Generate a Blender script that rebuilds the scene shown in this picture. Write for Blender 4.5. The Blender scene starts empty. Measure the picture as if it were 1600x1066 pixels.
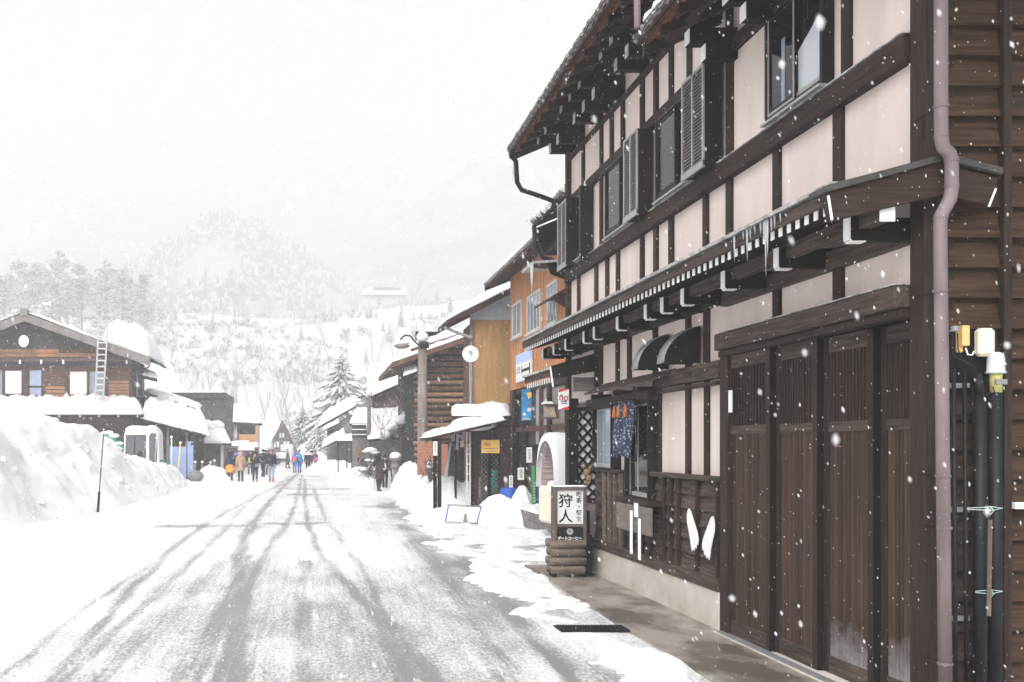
import bpy, bmesh, math, random
from mathutils import Vector, Matrix, noise
R = math.radians
SC = bpy.context.scene
COL = SC.collection

# ------------------------------------------------------------------ camera, world, sun, exposure
CAMZ, F, VX, VY = 1.9, 1500.0, 494.0, 697.0
cam_d = bpy.data.cameras.new('camera')
cam = bpy.data.objects.new('camera', cam_d); COL.objects.link(cam)
cam.location = (0, 0, CAMZ); cam.rotation_euler = (R(90), 0, 0)
cam_d.sensor_width = 36.0; cam_d.lens = 36.0 * F / 1600.0
cam_d.shift_x = (800 - VX) / 1600.0; cam_d.shift_y = (VY - 533) / 1600.0
cam_d.clip_start = 0.05; cam_d.clip_end = 6000
cam_d.dof.use_dof = True; cam_d.dof.focus_distance = 11.0; cam_d.dof.aperture_fstop = 6.3
SC.camera = cam

SUN_EL, SUN_AZ = 45.0, 205.0     # behind thick cloud, from the left of the street
world = bpy.data.worlds.new('World'); SC.world = world; world.use_nodes = True
nt = world.node_tree; nt.nodes.clear()
sky = nt.nodes.new('ShaderNodeTexSky'); sky.sky_type = 'NISHITA'; sky.sun_disc = False
sky.sun_elevation = R(SUN_EL); sky.sun_rotation = R(SUN_AZ)
sky.air_density = 1.0; sky.dust_density = 8.0; sky.ozone_density = 1.0
hs = nt.nodes.new('ShaderNodeHueSaturation'); hs.inputs['Saturation'].default_value = 0.05
bg = nt.nodes.new('ShaderNodeBackground'); bg.inputs['Strength'].default_value = 0.157
wo = nt.nodes.new('ShaderNodeOutputWorld')
nt.links.new(sky.outputs[0], hs.inputs['Color']); nt.links.new(hs.outputs[0], bg.inputs['Color']); nt.links.new(bg.outputs[0], wo.inputs['Surface'])
sun_d = bpy.data.lights.new('sun', 'SUN'); sun_d.energy = 0.75; sun_d.angle = R(50); sun_d.color = (1.0, 0.97, 0.93)
sun = bpy.data.objects.new('sun', sun_d); COL.objects.link(sun)
sun.rotation_euler = (R(90 - SUN_EL), 0, R(-25))
SC.view_settings.view_transform = 'Standard'; SC.view_settings.look = 'None'
SC.view_settings.gamma = 1.0; SC.view_settings.exposure = 0.42
try:
    SC.cycles.max_bounces = 8; SC.cycles.volume_bounces = 3; SC.cycles.diffuse_bounces = 4
    SC.cycles.glossy_bounces = 3; SC.cycles.transmission_bounces = 3
except Exception: pass

# ------------------------------------------------------------------ small helpers
def W(px, py, Y): return Vector(((px - VX) * Y / F, Y, CAMZ + (VY - py) * Y / F))
def XA(px, Y): return (px - VX) * Y / F
def ZA(py, Y): return CAMZ + (VY - py) * Y / F
def lerp(a, b, t): return a + (b - a) * t
def smooth(t): t = max(0.0, min(1.0, t)); return t * t * (3 - 2 * t)
def interp(pts, x):
    if x <= pts[0][0]: return pts[0][1]
    for (a, b), (c, d) in zip(pts, pts[1:]):
        if x <= c: return b + (d - b) * (x - a) / (c - a)
    return pts[-1][1]
def nz(x, y, z=0.0, s=1.0, o=3): return noise.fractal(Vector((x * s, y * s, z)), 0.6, 2.0, o)

class MB:
    def __init__(s): s.v = []; s.f = []; s.m = []; s.sm = []; s.mi = 0; s.smooth = False
    def add(s, vs, fs):
        b = len(s.v); s.v.extend([tuple(p) for p in vs])
        for f in fs: s.f.append([b + i for i in f]); s.m.append(s.mi); s.sm.append(s.smooth)
        return s
    def box(s, x0, x1, y0, y1, z0, z1):
        if x0 > x1: x0, x1 = x1, x0
        if y0 > y1: y0, y1 = y1, y0
        if z0 > z1: z0, z1 = z1, z0
        vs = [(x0,y0,z0),(x1,y0,z0),(x1,y1,z0),(x0,y1,z0),(x0,y0,z1),(x1,y0,z1),(x1,y1,z1),(x0,y1,z1)]
        return s.add(vs, [(3,2,1,0),(4,5,6,7),(0,1,5,4),(1,2,6,5),(2,3,7,6),(3,0,4,7)])
    def hexa(s, a, b):          # a: 4 bottom pts ccw from above, b: 4 top pts
        return s.add(list(a) + list(b), [(3,2,1,0),(4,5,6,7),(0,1,5,4),(1,2,6,5),(2,3,7,6),(3,0,4,7)])
    def slab(s, q, th):         # quad q given as top face ccw from above, thickness down
        return s.hexa([Vector(p) - Vector((0,0,th)) for p in q], [Vector(p) for p in q])
    def bar(s, a, b, w, h=None, up=(0,0,1)):
        a = Vector(a); b = Vector(b); h = h or w; d = (b - a).normalized(); u = Vector(up)
        if abs(d.dot(u)) > 0.98: u = Vector((0,1,0))
        r = d.cross(u).normalized(); u = r.cross(d).normalized()
        P = lambda c: [c - r*w/2 - u*h/2, c + r*w/2 - u*h/2, c + r*w/2 + u*h/2, c - r*w/2 + u*h/2]
        return s.add(P(a) + P(b), [(0,1,2,3),(7,6,5,4),(4,5,1,0),(5,6,2,1),(6,7,3,2),(7,4,0,3)])
    def tube(s, pts, rad, n=8, cap=True):
        pts = [Vector(p) for p in pts]
        rs = rad if isinstance(rad, (list, tuple)) else [rad] * len(pts)
        rings = []; pr = None
        for i, p in enumerate(pts):
            d = (pts[min(i+1, len(pts)-1)] - pts[max(i-1, 0)]).normalized()
            if pr is None:
                pr = d.orthogonal().normalized()
            else:
                pr = (pr - d * pr.dot(d))
                pr = pr.normalized() if pr.length > 1e-6 else d.orthogonal().normalized()
            q = d.cross(pr)
            rings.append([p + (pr * math.cos(2*math.pi*k/n) + q * math.sin(2*math.pi*k/n)) * rs[i] for k in range(n)])
        vs = [v for r in rings for v in r]; fs = []
        for i in range(len(rings) - 1):
            for k in range(n):
                fs.append((i*n+k, i*n+(k+1)%n, (i+1)*n+(k+1)%n, (i+1)*n+k))
        if cap: fs.append(tuple(range(n-1, -1, -1))); fs.append(tuple((len(rings)-1)*n + k for k in range(n)))
        return s.add(vs, fs)
    def lathe(s, prof, c=(0,0,0), n=16, sx=1.0, sy=1.0):
        c = Vector(c); vs = []; fs = []
        for r, z in prof:
            for k in range(n): vs.append(c + Vector((r*sx*math.cos(2*math.pi*k/n), r*sy*math.sin(2*math.pi*k/n), z)))
        for i in range(len(prof)-1):
            for k in range(n): fs.append((i*n+k, i*n+(k+1)%n, (i+1)*n+(k+1)%n, (i+1)*n+k))
        fs.append(tuple(range(n-1, -1, -1))); fs.append(tuple((len(prof)-1)*n+k for k in range(n)))
        return s.add(vs, fs)
    def ball(s, c, r, n=10, m=7, sx=1, sy=1, sz=1):
        prof = [(max(1e-4, r*math.sin(math.pi*i/m)), -r*math.cos(math.pi*i/m)*sz) for i in range(m+1)]
        return s.lathe(prof, c, n, sx, sy)
    def prism(s, poly, off):    # polygon (3-D pts) extruded by vector off
        n = len(poly); o = Vector(off); a = [Vector(p) for p in poly]; b = [p + o for p in a]
        return s.add(a + b, [tuple(range(n-1,-1,-1)), tuple(range(n, 2*n))] + [(i,(i+1)%n,n+(i+1)%n,n+i) for i in range(n)])
    def build(s, name, mats, parent=None, bevel=0.0, tf=None):
        me = bpy.data.meshes.new(name)
        vs = s.v if tf is None else [tuple(tf @ Vector(p)) for p in s.v]
        me.from_pydata(vs, [], s.f)
        for m in (mats if isinstance(mats, (list, tuple)) else [mats]): me.materials.append(m)
        me.polygons.foreach_set('material_index', s.m); me.polygons.foreach_set('use_smooth', s.sm)
        bm = bmesh.new(); bm.from_mesh(me); bmesh.ops.recalc_face_normals(bm, faces=bm.faces); bm.to_mesh(me); bm.free()
        me.update()
        o = bpy.data.objects.new(name, me); COL.objects.link(o)
        if parent is not None: put_under(o, parent)
        if bevel > 0:
            b = o.modifiers.new('bevel', 'BEVEL'); b.width = bevel; b.segments = 1; b.limit_method = 'ANGLE'; b.angle_limit = R(40)
        return o

def world_of(o):
    Mx = Matrix.LocRotScale(o.location, o.rotation_euler, o.scale)
    return world_of(o.parent) @ o.matrix_parent_inverse @ Mx if o.parent else Mx
def put_under(o, p):
    o.parent = p; o.matrix_parent_inverse = world_of(p).inverted()
def marks(mb, x0, x1, z0, z1, y, rowsn, seed=1, vertical=False):
    """small unreadable strokes of lettering on a sign facing -Y"""
    rr = random.Random(seed); n = rowsn
    if vertical:
        cw = (x1-x0)/n
        for i in range(n):
            z = z1
            while z - cw > z0:
                for k in range(4):
                    a = rr.random(); 
                    if k % 2: mb.box(x0+cw*(i+.15), x0+cw*(i+.85), y-.002, y, z-cw*(.2+.2*k)-.006, z-cw*(.2+.2*k)+.002)
                    else: mb.box(x0+cw*(i+.2+.5*a), x0+cw*(i+.27+.5*a), y-.004, y-.002, z-cw*.85, z-cw*.15)
                z -= cw*1.05
    else:
        h = (z1-z0)/n
        for i in range(n):
            x = x0
            while x < x1 - h*.3:
                w = h * rr.uniform(.25, .6); mb.box(x, min(x1, x+w), y-.002, y, z0+h*(i+.25), z0+h*(i+.8)*1.0); x += w + h*.12
def tag(o, label=None, cat=None, group=None, kind=None):
    if label: o['label'] = label
    if cat: o['category'] = cat
    if group: o['group'] = group
    if kind: o['kind'] = kind
    return o
def thing(name, label, cat, loc=(0,0,0), group=None):
    o = bpy.data.objects.new(name, None); COL.objects.link(o); o.location = loc; o.empty_display_size = 0.2
    return tag(o, label, cat, group)
def dup(root, delta, label=None, rotz=None, scale=None):
    """copy of a thing with its parts and their sub-parts"""
    def rec(o, par):
        c = o.copy(); COL.objects.link(c)
        if par is not None: c.parent = par; c.matrix_parent_inverse = o.matrix_parent_inverse
        for ch in list(o.children): rec(ch, c)
        return c
    r = rec(root, None); r.location = root.location + Vector(delta)
    if rotz is not None: r.rotation_euler = (0, 0, rotz)
    if scale is not None: r.scale = (scale,)*3 if not isinstance(scale, (tuple, list)) else scale
    if label: r['label'] = label
    return r
def dup_part(o, parent, delta):
    c = o.copy(); COL.objects.link(c); c.parent = parent; c.matrix_parent_inverse = o.matrix_parent_inverse; c.location = o.location + Vector(delta)
    for ch in list(o.children):
        d = ch.copy(); COL.objects.link(d); d.parent = c; d.matrix_parent_inverse = ch.matrix_parent_inverse
    return c

def text_mb(body, size, extrude=0.002, vertical=False, pitch=1.08, bold=0.0):
    """text as mesh data lying in the XZ plane facing -Y, centred on the origin; returns (verts, faces)"""
    vs, fs = [], []
    def one(t, ox, oz):
        c = bpy.data.curves.new('lettering', 'FONT'); c.body = t; c.size = size; c.extrude = extrude; c.offset = bold; c.resolution_u = 3
        c.align_x = 'CENTER'
        o = bpy.data.objects.new('lettering', c); COL.objects.link(o)
        dg = bpy.context.evaluated_depsgraph_get(); dg.update()
        m = bpy.data.meshes.new_from_object(o.evaluated_get(dg))
        b = len(vs)
        for v in m.vertices: vs.append((v.co.x + ox, -v.co.z, v.co.y + oz))
        for p in m.polygons: fs.append([b + i for i in p.vertices])
        bpy.data.objects.remove(o); bpy.data.curves.remove(c); bpy.data.meshes.remove(m)
    if vertical:
        n = len(body)
        for i, ch in enumerate(body): one(ch, 0, ((n - 1) / 2 - i) * size * pitch - size * 0.36)
    else: one(body, 0, -size * 0.36)
    return vs, fs
def text(mb, body, size, loc, rotz=0.0, **k):
    vs, fs = text_mb(body, size, **k); M = Matrix.Translation(loc) @ Matrix.Rotation(rotz, 4, 'Z')
    return mb.add([M @ Vector(v) for v in vs], fs)

# ------------------------------------------------------------------ materials
def mat(name, base, rough=0.7, var=0.25, scale=(6,6,6), base2=None, bump=0.0, metal=0.0, spec=0.2, detail=5.0, wave=None, contrast=(0.3,0.7)):
    m = bpy.data.materials.new(name); m.use_nodes = True; n = m.node_tree.nodes; l = m.node_tree.links
    b = n['Principled BSDF']; b.inputs['Roughness'].default_value = rough; b.inputs['Metallic'].default_value = metal
    b.inputs['Specular IOR Level'].default_value = spec
    tc = n.new('ShaderNodeTexCoord'); mp = n.new('ShaderNodeMapping'); mp.inputs['Scale'].default_value = scale
    l.new(tc.outputs['Object'], mp.inputs['Vector'])
    t = n.new('ShaderNodeTexNoise'); t.inputs['Scale'].default_value = 1.0; t.inputs['Detail'].default_value = detail; t.inputs['Roughness'].default_value = 0.6
    l.new(mp.outputs[0], t.inputs['Vector'])
    cr = n.new('ShaderNodeValToRGB'); cr.color_ramp.elements[0].position = contrast[0]; cr.color_ramp.elements[1].position = contrast[1]
    c1 = tuple(c * (1 - var) for c in base) + (1,); c2 = (tuple(base2) if base2 else tuple(min(1, c * (1 + var)) for c in base)) + (1,)
    cr.color_ramp.elements[0].color = c1; cr.color_ramp.elements[1].color = c2
    l.new(t.outputs['Fac'], cr.inputs['Fac']); out = cr.outputs['Color']
    if var >= 0.3:                       # every board and post a little lighter or darker than the next
        oi = n.new('ShaderNodeObjectInfo'); hv = n.new('ShaderNodeHueSaturation'); mr = n.new('ShaderNodeMapRange'); mr.inputs['To Min'].default_value = 0.72; mr.inputs['To Max'].default_value = 1.35
        t2 = n.new('ShaderNodeTexNoise'); t2.inputs['Scale'].default_value = 0.9; t2.inputs['Detail'].default_value = 4; l.new(tc.outputs['Object'], t2.inputs['Vector'])
        ad = n.new('ShaderNodeMath'); ad.operation = 'MULTIPLY_ADD'; ad.inputs[1].default_value = 0.5; l.new(oi.outputs['Random'], ad.inputs[0])
        m2 = n.new('ShaderNodeMapRange'); m2.inputs['From Min'].default_value = .3; m2.inputs['From Max'].default_value = .7; m2.inputs['To Max'].default_value = .5; l.new(t2.outputs['Fac'], m2.inputs['Value']); l.new(m2.outputs[0], ad.inputs[2])
        l.new(ad.outputs[0], mr.inputs['Value']); l.new(mr.outputs[0], hv.inputs['Value']); l.new(out, hv.inputs['Color']); out = hv.outputs['Color']
    l.new(out, b.inputs['Base Color'])
    if bump > 0:
        bp = n.new('ShaderNodeBump'); bp.inputs['Strength'].default_value = bump; bp.inputs['Distance'].default_value = 0.02
        l.new(t.outputs['Fac'], bp.inputs['Height']); l.new(bp.outputs[0], b.inputs['Normal'])
    return m
M = {}
# timber: grain along Z (posts), along Y (street-side beams), along X (frontal boards)
M['wood_z'] = mat('dark_timber_upright', (0.026,0.0158,0.0118), 0.75, 0.5, (45,45,3), bump=0.25)
M['wood_y'] = mat('dark_timber_along', (0.030,0.0185,0.0138), 0.75, 0.55, (45,3,45), bump=0.25)
M['wood_x'] = mat('dark_timber_across', (0.026,0.0158,0.0112), 0.75, 0.5, (3,45,45), bump=0.2)
M['grey_y'] = mat('weathered_timber', (0.058,0.043,0.035), 0.8, 0.65, (50,2.2,32), bump=0.4)
M['grey_z'] = mat('weathered_upright', (0.12,0.095,0.08), 0.8, 0.4, (40,40,3), bump=0.3)
M['black'] = mat('black_timber', (0.006,0.005,0.0045), 0.75, 0.3, (30,30,30))
M['door'] = mat('door_boards', (0.052,0.030,0.0215), 0.75, 0.5, (60,55,1.6), bump=0.3)
M['clap'] = mat('clapboard', (0.040,0.0225,0.0135), 0.75, 0.65, (2.2,30,34), bump=0.35)
M['soffit'] = mat('red_brown_soffit', (0.125,0.055,0.038), 0.7, 0.35, (20,4,20))
M['plaster'] = mat('pink_cream_plaster', (0.67,0.575,0.535), 0.9, 0.11, (2.6,2.6,0.5), bump=0.05)
M['white'] = mat('white_paint', (0.82,0.82,0.82), 0.6, 0.04)
M['cream'] = mat('cream_paint', (0.78,0.70,0.56), 0.5, 0.05)
M['yellow'] = mat('yellow_plastic', (0.72,0.47,0.19), 0.5, 0.08)
M['pipe'] = mat('mauve_plastic_pipe', (0.175,0.14,0.143), 0.5, 0.28, (7,7,1.6))
M['conduit'] = mat('dark_conduit', (0.009,0.010,0.013), 0.5, 0.3)
M['steel'] = mat('grey_steel', (0.30,0.30,0.31), 0.45, 0.15, metal=0.4)
M['alu'] = mat('grey_aluminium', (0.36,0.35,0.345), 0.45, 0.12, metal=0.3)
M['louvre'] = mat('dark_grey_louvre', (.15,.135,.125), .5, .15); M['bronze'] = mat('dark_window_frame', (0.009,0.008,0.008), 0.5, 0.2)
M['concrete'] = mat('plinth_concrete', (0.50,0.46,0.40), 0.85, 0.16, (1.6,1.6,2.2), base2=(0.62,0.585,0.53), bump=0.1)
M['tile'] = mat('grey_roof_tile', (0.17,0.16,0.16), 0.55, 0.45, (14,14,14), bump=0.2)
M['roofmetal'] = mat('dark_roof_metal', (0.055,0.05,0.05), 0.5, 0.3)
M['edge'] = mat('frosted_roof_edge', (0.26,0.25,0.25), 0.5, 0.5, (18,9,18), base2=(0.6,0.6,0.6))
M['wire'] = mat('black_wire', (0.02,0.02,0.02), 0.5, 0.1)
M['ink'] = mat('black_ink', (0.012,0.012,0.012), 0.6, 0.05)
M['signwhite'] = mat('sign_panel_white', (0.72,0.72,0.72), 0.5, 0.03)
M['orange'] = mat('orange_siding', (0.46,0.20,0.085), 0.75, 0.25, (9,9,0.7), base2=(0.53,0.255,0.12))
M['ochre'] = mat('ochre_siding', (0.40,0.235,0.10), 0.75, 0.2, (9,9,0.9))
M['brownlog'] = mat('brown_boards', (0.085,0.045,0.032), 0.8, 0.5, (2,8,14), base2=(0.16,0.08,0.05))
M['tanlog'] = mat('tan_boards', (0.34,0.17,0.09), 0.8, 0.3, (2,8,14))
M['faintlog'] = mat('weathered_tan_logs', (0.235,0.13,0.08), 0.85, 0.4, (2,8,14)); M['paleblue'] = mat('pale_blue_siding', (0.50,0.54,0.60), 0.7, 0.08)
M['brick'] = None
M['greydark'] = mat('dark_grey_boards', (0.055,0.050,0.054), 0.8, 0.3, (3,3,3))
M['darkred'] = mat('dark_red_boards', (0.075,0.040,0.038), 0.8, 0.3, (4,4,1))
M['greyside'] = mat('grey_brown_wall', (0.20,0.18,0.17), 0.85, 0.25, (2,2,2))
M['utility'] = mat('concrete_pole', (0.17,0.145,0.13), 0.85, 0.35, (6,6,1.5), bump=0.15)
M['log'] = mat('weathered_log', (0.125,0.10,0.08), 0.85, 0.6, (3,22,22), bump=0.4)
M['red'] = mat('red_paint', (0.55,0.035,0.04), 0.5, 0.1)
M['green'] = mat('green_paint', (0.045,0.22,0.075), 0.5, 0.15)
M['teal'] = mat('teal_paint', (0.02,0.30,0.24), 0.5, 0.15)
M['blue'] = mat('blue_plastic', (0.025,0.10,0.42), 0.45, 0.15)
M['posterblue'] = mat('poster_blue', (0.03,0.22,0.45), 0.5, 0.35, (4,4,4))
M['signyellow'] = mat('sign_yellow', (0.88,0.56,0.12), 0.5, 0.04)
M['bluepanel'] = mat('pale_blue_panel', (0.30,0.38,0.62), 0.6, 0.08)
M['lilac'] = mat('lilac_cloth', (0.42,0.40,0.52), 0.8, 0.1)
M['canopy'] = mat('corrugated_mauve', (0.36,0.28,0.29), 0.6, 0.15)
M['curtain'] = mat('pale_curtain', (0.62,0.63,0.58), 0.8, 0.1, (12,12,1))
M['skin'] = mat('skin', (0.55,0.34,0.26), 0.6, 0.06)
M['needle'] = mat('conifer_needles', (0.13,0.14,0.132), 0.8, 0.4, (5,5,5))
M['bark'] = mat('bark', (0.11,0.085,0.07), 0.9, 0.35, (8,8,2))
M['twig'] = mat('frosted_twig', (0.30,0.27,0.265), 0.9, 0.4, (10,10,10))
M['block'] = mat('grey_block', (0.17,0.16,0.155), 0.85, 0.3, (5,5,5))

def glass(name, base, rough=0.03):
    m = bpy.data.materials.new(name); m.use_nodes = True; b = m.node_tree.nodes['Principled BSDF']
    b.inputs['Base Color'].default_value = base + (1,); b.inputs['Roughness'].default_value = rough; b.inputs['IOR'].default_value = 1.36
    return m
M['glass'] = glass('window_glass', (0.006,0.007,0.009))
M['glasspale'] = glass('pale_window_glass', (0.22,0.26,0.30), 0.08)
M['glassreflection'] = glass('painted_reflection_glass', (.50,.53,.57), .06); M['cabglass'] = glass('cab_glass', (.09,.10,.11), .05); M['winframe'] = mat('weathered_white_frame', (.50,.50,.50), .6, .1)  # first glass: sky reflection painted into its pale base colour
for k_, f_ in ((2,.72),(3,1.22)): M['door%d' % k_] = mat('door_boards_%d' % k_, tuple(c*f_ for c in (0.052,0.030,0.0215)), 0.75, 0.5, (60,55,1.6), bump=0.3)
M['ice'] = glass('ice', (0.75,0.78,0.82), 0.1); M['ice'].node_tree.nodes['Principled BSDF'].inputs['Transmission Weight'].default_value = 0.6
def snow_mat(name, base=(0.82,0.82,0.83), bs=0.35, sc=14):
    m = mat(name, base, 0.6, 0.03, (sc, sc, sc), spec=0.15, bump=bs); return m
M['snow'] = snow_mat('snow')
M['snowrough'] = snow_mat('trodden_snow', (0.755,0.755,0.765), 1.0, 7)
M['boardgrey'] = mat('pale_weathered_board', (.17,.145,.13), .85, .35, (2,3,14), bump=.3); M['bluecurtain'] = mat('blue_grey_curtain', (.30,.35,.47), .8, .12, (6,6,2))
M['snowfar'] = snow_mat('far_snow', (0.80,0.80,0.81), 0.2, 2)

def brick_mat():
    m = bpy.data.materials.new('red_brick'); m.use_nodes = True; n = m.node_tree.nodes; l = m.node_tree.links; b = n['Principled BSDF']
    tc = n.new('ShaderNodeTexCoord'); mp = n.new('ShaderNodeMapping'); mp.inputs['Rotation'].default_value = (R(90), 0, 0)
    br = n.new('ShaderNodeTexBrick'); br.inputs['Scale'].default_value = 4.0
    br.inputs['Color1'].default_value = (0.30,0.10,0.06,1); br.inputs['Color2'].default_value = (0.38,0.14,0.085,1); br.inputs['Mortar'].default_value = (0.30,0.24,0.2,1)
    br.inputs['Mortar Size'].default_value = 0.015
    l.new(tc.outputs['Object'], mp.inputs[0]); l.new(mp.outputs[0], br.inputs['Vector']); l.new(br.outputs['Color'], b.inputs['Base Color']); b.inputs['Roughness'].default_value = 0.85
    return m
M['brick'] = brick_mat()

def road_mat():
    m = bpy.data.materials.new('snowy_road'); m.use_nodes = True; n = m.node_tree.nodes; l = m.node_tree.links; b = n['Principled BSDF']
    at = n.new('ShaderNodeAttribute'); at.attribute_name = 'wear'; at.attribute_type = 'GEOMETRY'
    tc = n.new('ShaderNodeTexCoord')
    def nn(scale, detail, sy=1.0, rough=0.65):
        mp = n.new('ShaderNodeMapping'); mp.inputs['Scale'].default_value = (scale, scale*sy, scale)
        t = n.new('ShaderNodeTexNoise'); t.inputs['Scale'].default_value = 1; t.inputs['Detail'].default_value = detail; t.inputs['Roughness'].default_value = rough
        l.new(tc.outputs['Object'], mp.inputs[0]); l.new(mp.outputs[0], t.inputs['Vector']); return t
    strk = nn(15, 5, 0.035); fine = nn(34, 7, 0.45); mid = nn(1.7, 7, 0.4); grit = nn(95, 4)
    def mth(op, a, bb):
        x = n.new('ShaderNodeMath'); x.operation = op
        for i, q in enumerate((a, bb)):
            if isinstance(q, (int, float)): x.inputs[i].default_value = q
            else: l.new(q, x.inputs[i])
        return x.outputs[0]
    f1 = mth('MULTIPLY', mth('SUBTRACT', fine.outputs['Fac'], 0.5), 2.3)
    f2 = mth('MULTIPLY', mth('SUBTRACT', mid.outputs['Fac'], 0.5), 0.95)
    f3 = mth('MULTIPLY', mth('SUBTRACT', grit.outputs['Fac'], 0.5), 1.2)
    f4 = mth('MULTIPLY', mth('SUBTRACT', strk.outputs['Fac'], 0.5), 0.95)
    gate = n.new('ShaderNodeMapRange'); gate.inputs['From Min'].default_value = 0.03; gate.inputs['From Max'].default_value = 0.35
    l.new(at.outputs['Fac'], gate.inputs['Value'])
    noi = mth('MULTIPLY', mth('ADD', mth('ADD', f1, f2), mth('ADD', f3, f4)), gate.outputs[0])
    w = mth('ADD', at.outputs['Fac'], noi)
    cr = n.new('ShaderNodeValToRGB'); e = cr.color_ramp.elements
    e[0].position = 0.06; e[0].color = (0.76,0.76,0.77,1); e[1].position = 1.05; e[1].color = (0.235,0.23,0.23,1)
    k = e.new(0.42); k.color = (0.62,0.615,0.615,1); k = e.new(0.75); k.color = (0.385,0.38,0.38,1)
    l.new(w, cr.inputs['Fac']); l.new(cr.outputs[0], b.inputs['Base Color'])
    rr = n.new('ShaderNodeMapRange'); rr.inputs['From Min'].default_value = 0.2; rr.inputs['From Max'].default_value = 1.0
    rr.inputs['To Min'].default_value = 0.7; rr.inputs['To Max'].default_value = 0.42
    l.new(w, rr.inputs['Value']); l.new(rr.outputs[0], b.inputs['Roughness']); b.inputs['Specular IOR Level'].default_value = 0.3
    bp = n.new('ShaderNodeBump'); bp.inputs['Strength'].default_value = 0.45; bp.inputs['Distance'].default_value = 0.015
    inv = mth('SUBTRACT', 1.0, w); l.new(inv, bp.inputs['Height']); l.new(bp.outputs[0], b.inputs['Normal'])
    return m
M['road'] = road_mat()
def wet_slab():
    m = mat('wet_sidewalk', (0.125,0.108,0.092), 0.34, 0.3, (1.2,0.8,1), base2=(0.28,0.25,0.22), bump=0.05, contrast=(0.42,0.56))
    return m
M['slab'] = wet_slab()

# ------------------------------------------------------------------ snow lying on a roof: a soft slab over a quad
def snow_slab(mb, q, th, n=24, m=8, seed=0.0, lump=0.35, edge=0.12, s=1.4):
    """q: four top corners (a,b,c,d) round the roof plane; soft edged slab of snow of thickness th"""
    a, b, c, d = [Vector(p) for p in q]; base = len(mb.v)
    for side in (0, 1):
        for i in range(n + 1):
            u = i / n
            for j in range(m + 1):
                v = j / m; p = (a*(1-u) + b*u)*(1-v) + (d*(1-u) + c*u)*v
                if side == 0:
                    e = min(u/edge if edge else 1, (1-u)/edge if edge else 1, 1); e2 = min(v/edge, (1-v)/edge, 1)
                    k = math.sqrt(max(0, 1-(1-e)**2)) * math.sqrt(max(0, 1-(1-e2)**2))
                    h = th * (0.12 + 0.88*k) * (1 + lump * nz(p.x + seed, p.y, p.z, s) + .5 * lump * nz(p.x * 3.7 + seed, p.y * 3.7, p.z, s))
                    p = p + Vector((0, 0, max(0.02, h)))
                    if k < 0.5:
                        ctr = (a+b+c+d)/4; w = (p - ctr); w.z = 0
                        if w.length > 1e-6: p = p + w.normalized() * (0.5 - k) * 0.12 * nz(p.x*3+seed, p.y*3, p.z*3)
                mb.v.append(tuple(p))
    N = (n+1)*(m+1); ix = lambda sd, i, j: base + sd*N + i*(m+1) + j
    def af(f): mb.f.append(list(f)); mb.m.append(mb.mi); mb.sm.append(True)
    for i in range(n):
        for j in range(m):
            af((ix(0,i,j), ix(0,i+1,j), ix(0,i+1,j+1), ix(0,i,j+1))); af((ix(1,i,j), ix(1,i,j+1), ix(1,i+1,j+1), ix(1,i+1,j)))
    for i in range(n):
        af((ix(1,i,0), ix(1,i+1,0), ix(0,i+1,0), ix(0,i,0))); af((ix(0,i,m), ix(0,i+1,m), ix(1,i+1,m), ix(1,i,m)))
    for j in range(m):
        af((ix(0,0,j), ix(0,0,j+1), ix(1,0,j+1), ix(1,0,j))); af((ix(1,n,j), ix(1,n,j+1), ix(0,n,j+1), ix(0,n,j)))
    return mb

def frost_door(f=1.0):
    m = mat('door_boards_frosted', tuple(c*f for c in (0.052,0.030,0.0215)), 0.75, 0.5, (60,55,1.6), bump=0.3); n = m.node_tree.nodes; l = m.node_tree.links; b = n['Principled BSDF']
    src = b.inputs['Base Color'].links[0].from_socket; tc = n.new('ShaderNodeTexCoord'); sp = n.new('ShaderNodeSeparateXYZ'); l.new(tc.outputs['Object'], sp.inputs[0])
    t = n.new('ShaderNodeTexNoise'); t.inputs['Scale'].default_value = 3.2; t.inputs['Detail'].default_value = 9; t.inputs['Roughness'].default_value = .75; l.new(tc.outputs['Object'], t.inputs['Vector'])
    a = n.new('ShaderNodeMath'); a.operation = 'MULTIPLY_ADD'; a.inputs[1].default_value = -1.05; a.inputs[2].default_value = .42; l.new(sp.outputs['Z'], a.inputs[0])
    c = n.new('ShaderNodeMath'); c.operation = 'ADD'; l.new(a.outputs[0], c.inputs[0]); l.new(t.outputs['Fac'], c.inputs[1])
    r = n.new('ShaderNodeMapRange'); r.inputs['From Min'].default_value = .42; r.inputs['From Max'].default_value = .85; r.inputs['To Max'].default_value = .5; l.new(c.outputs[0], r.inputs['Value'])
    mx = n.new('ShaderNodeMixRGB'); mx.inputs[2].default_value = (.5,.5,.52,1); l.new(r.outputs[0], mx.inputs[0]); l.new(src, mx.inputs[1]); l.new(mx.outputs[0], b.inputs['Base Color']); return m
M['door_frost'] = frost_door(); M['door_frost2'] = frost_door(.72); M['door_frost3'] = frost_door(1.22)
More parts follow.
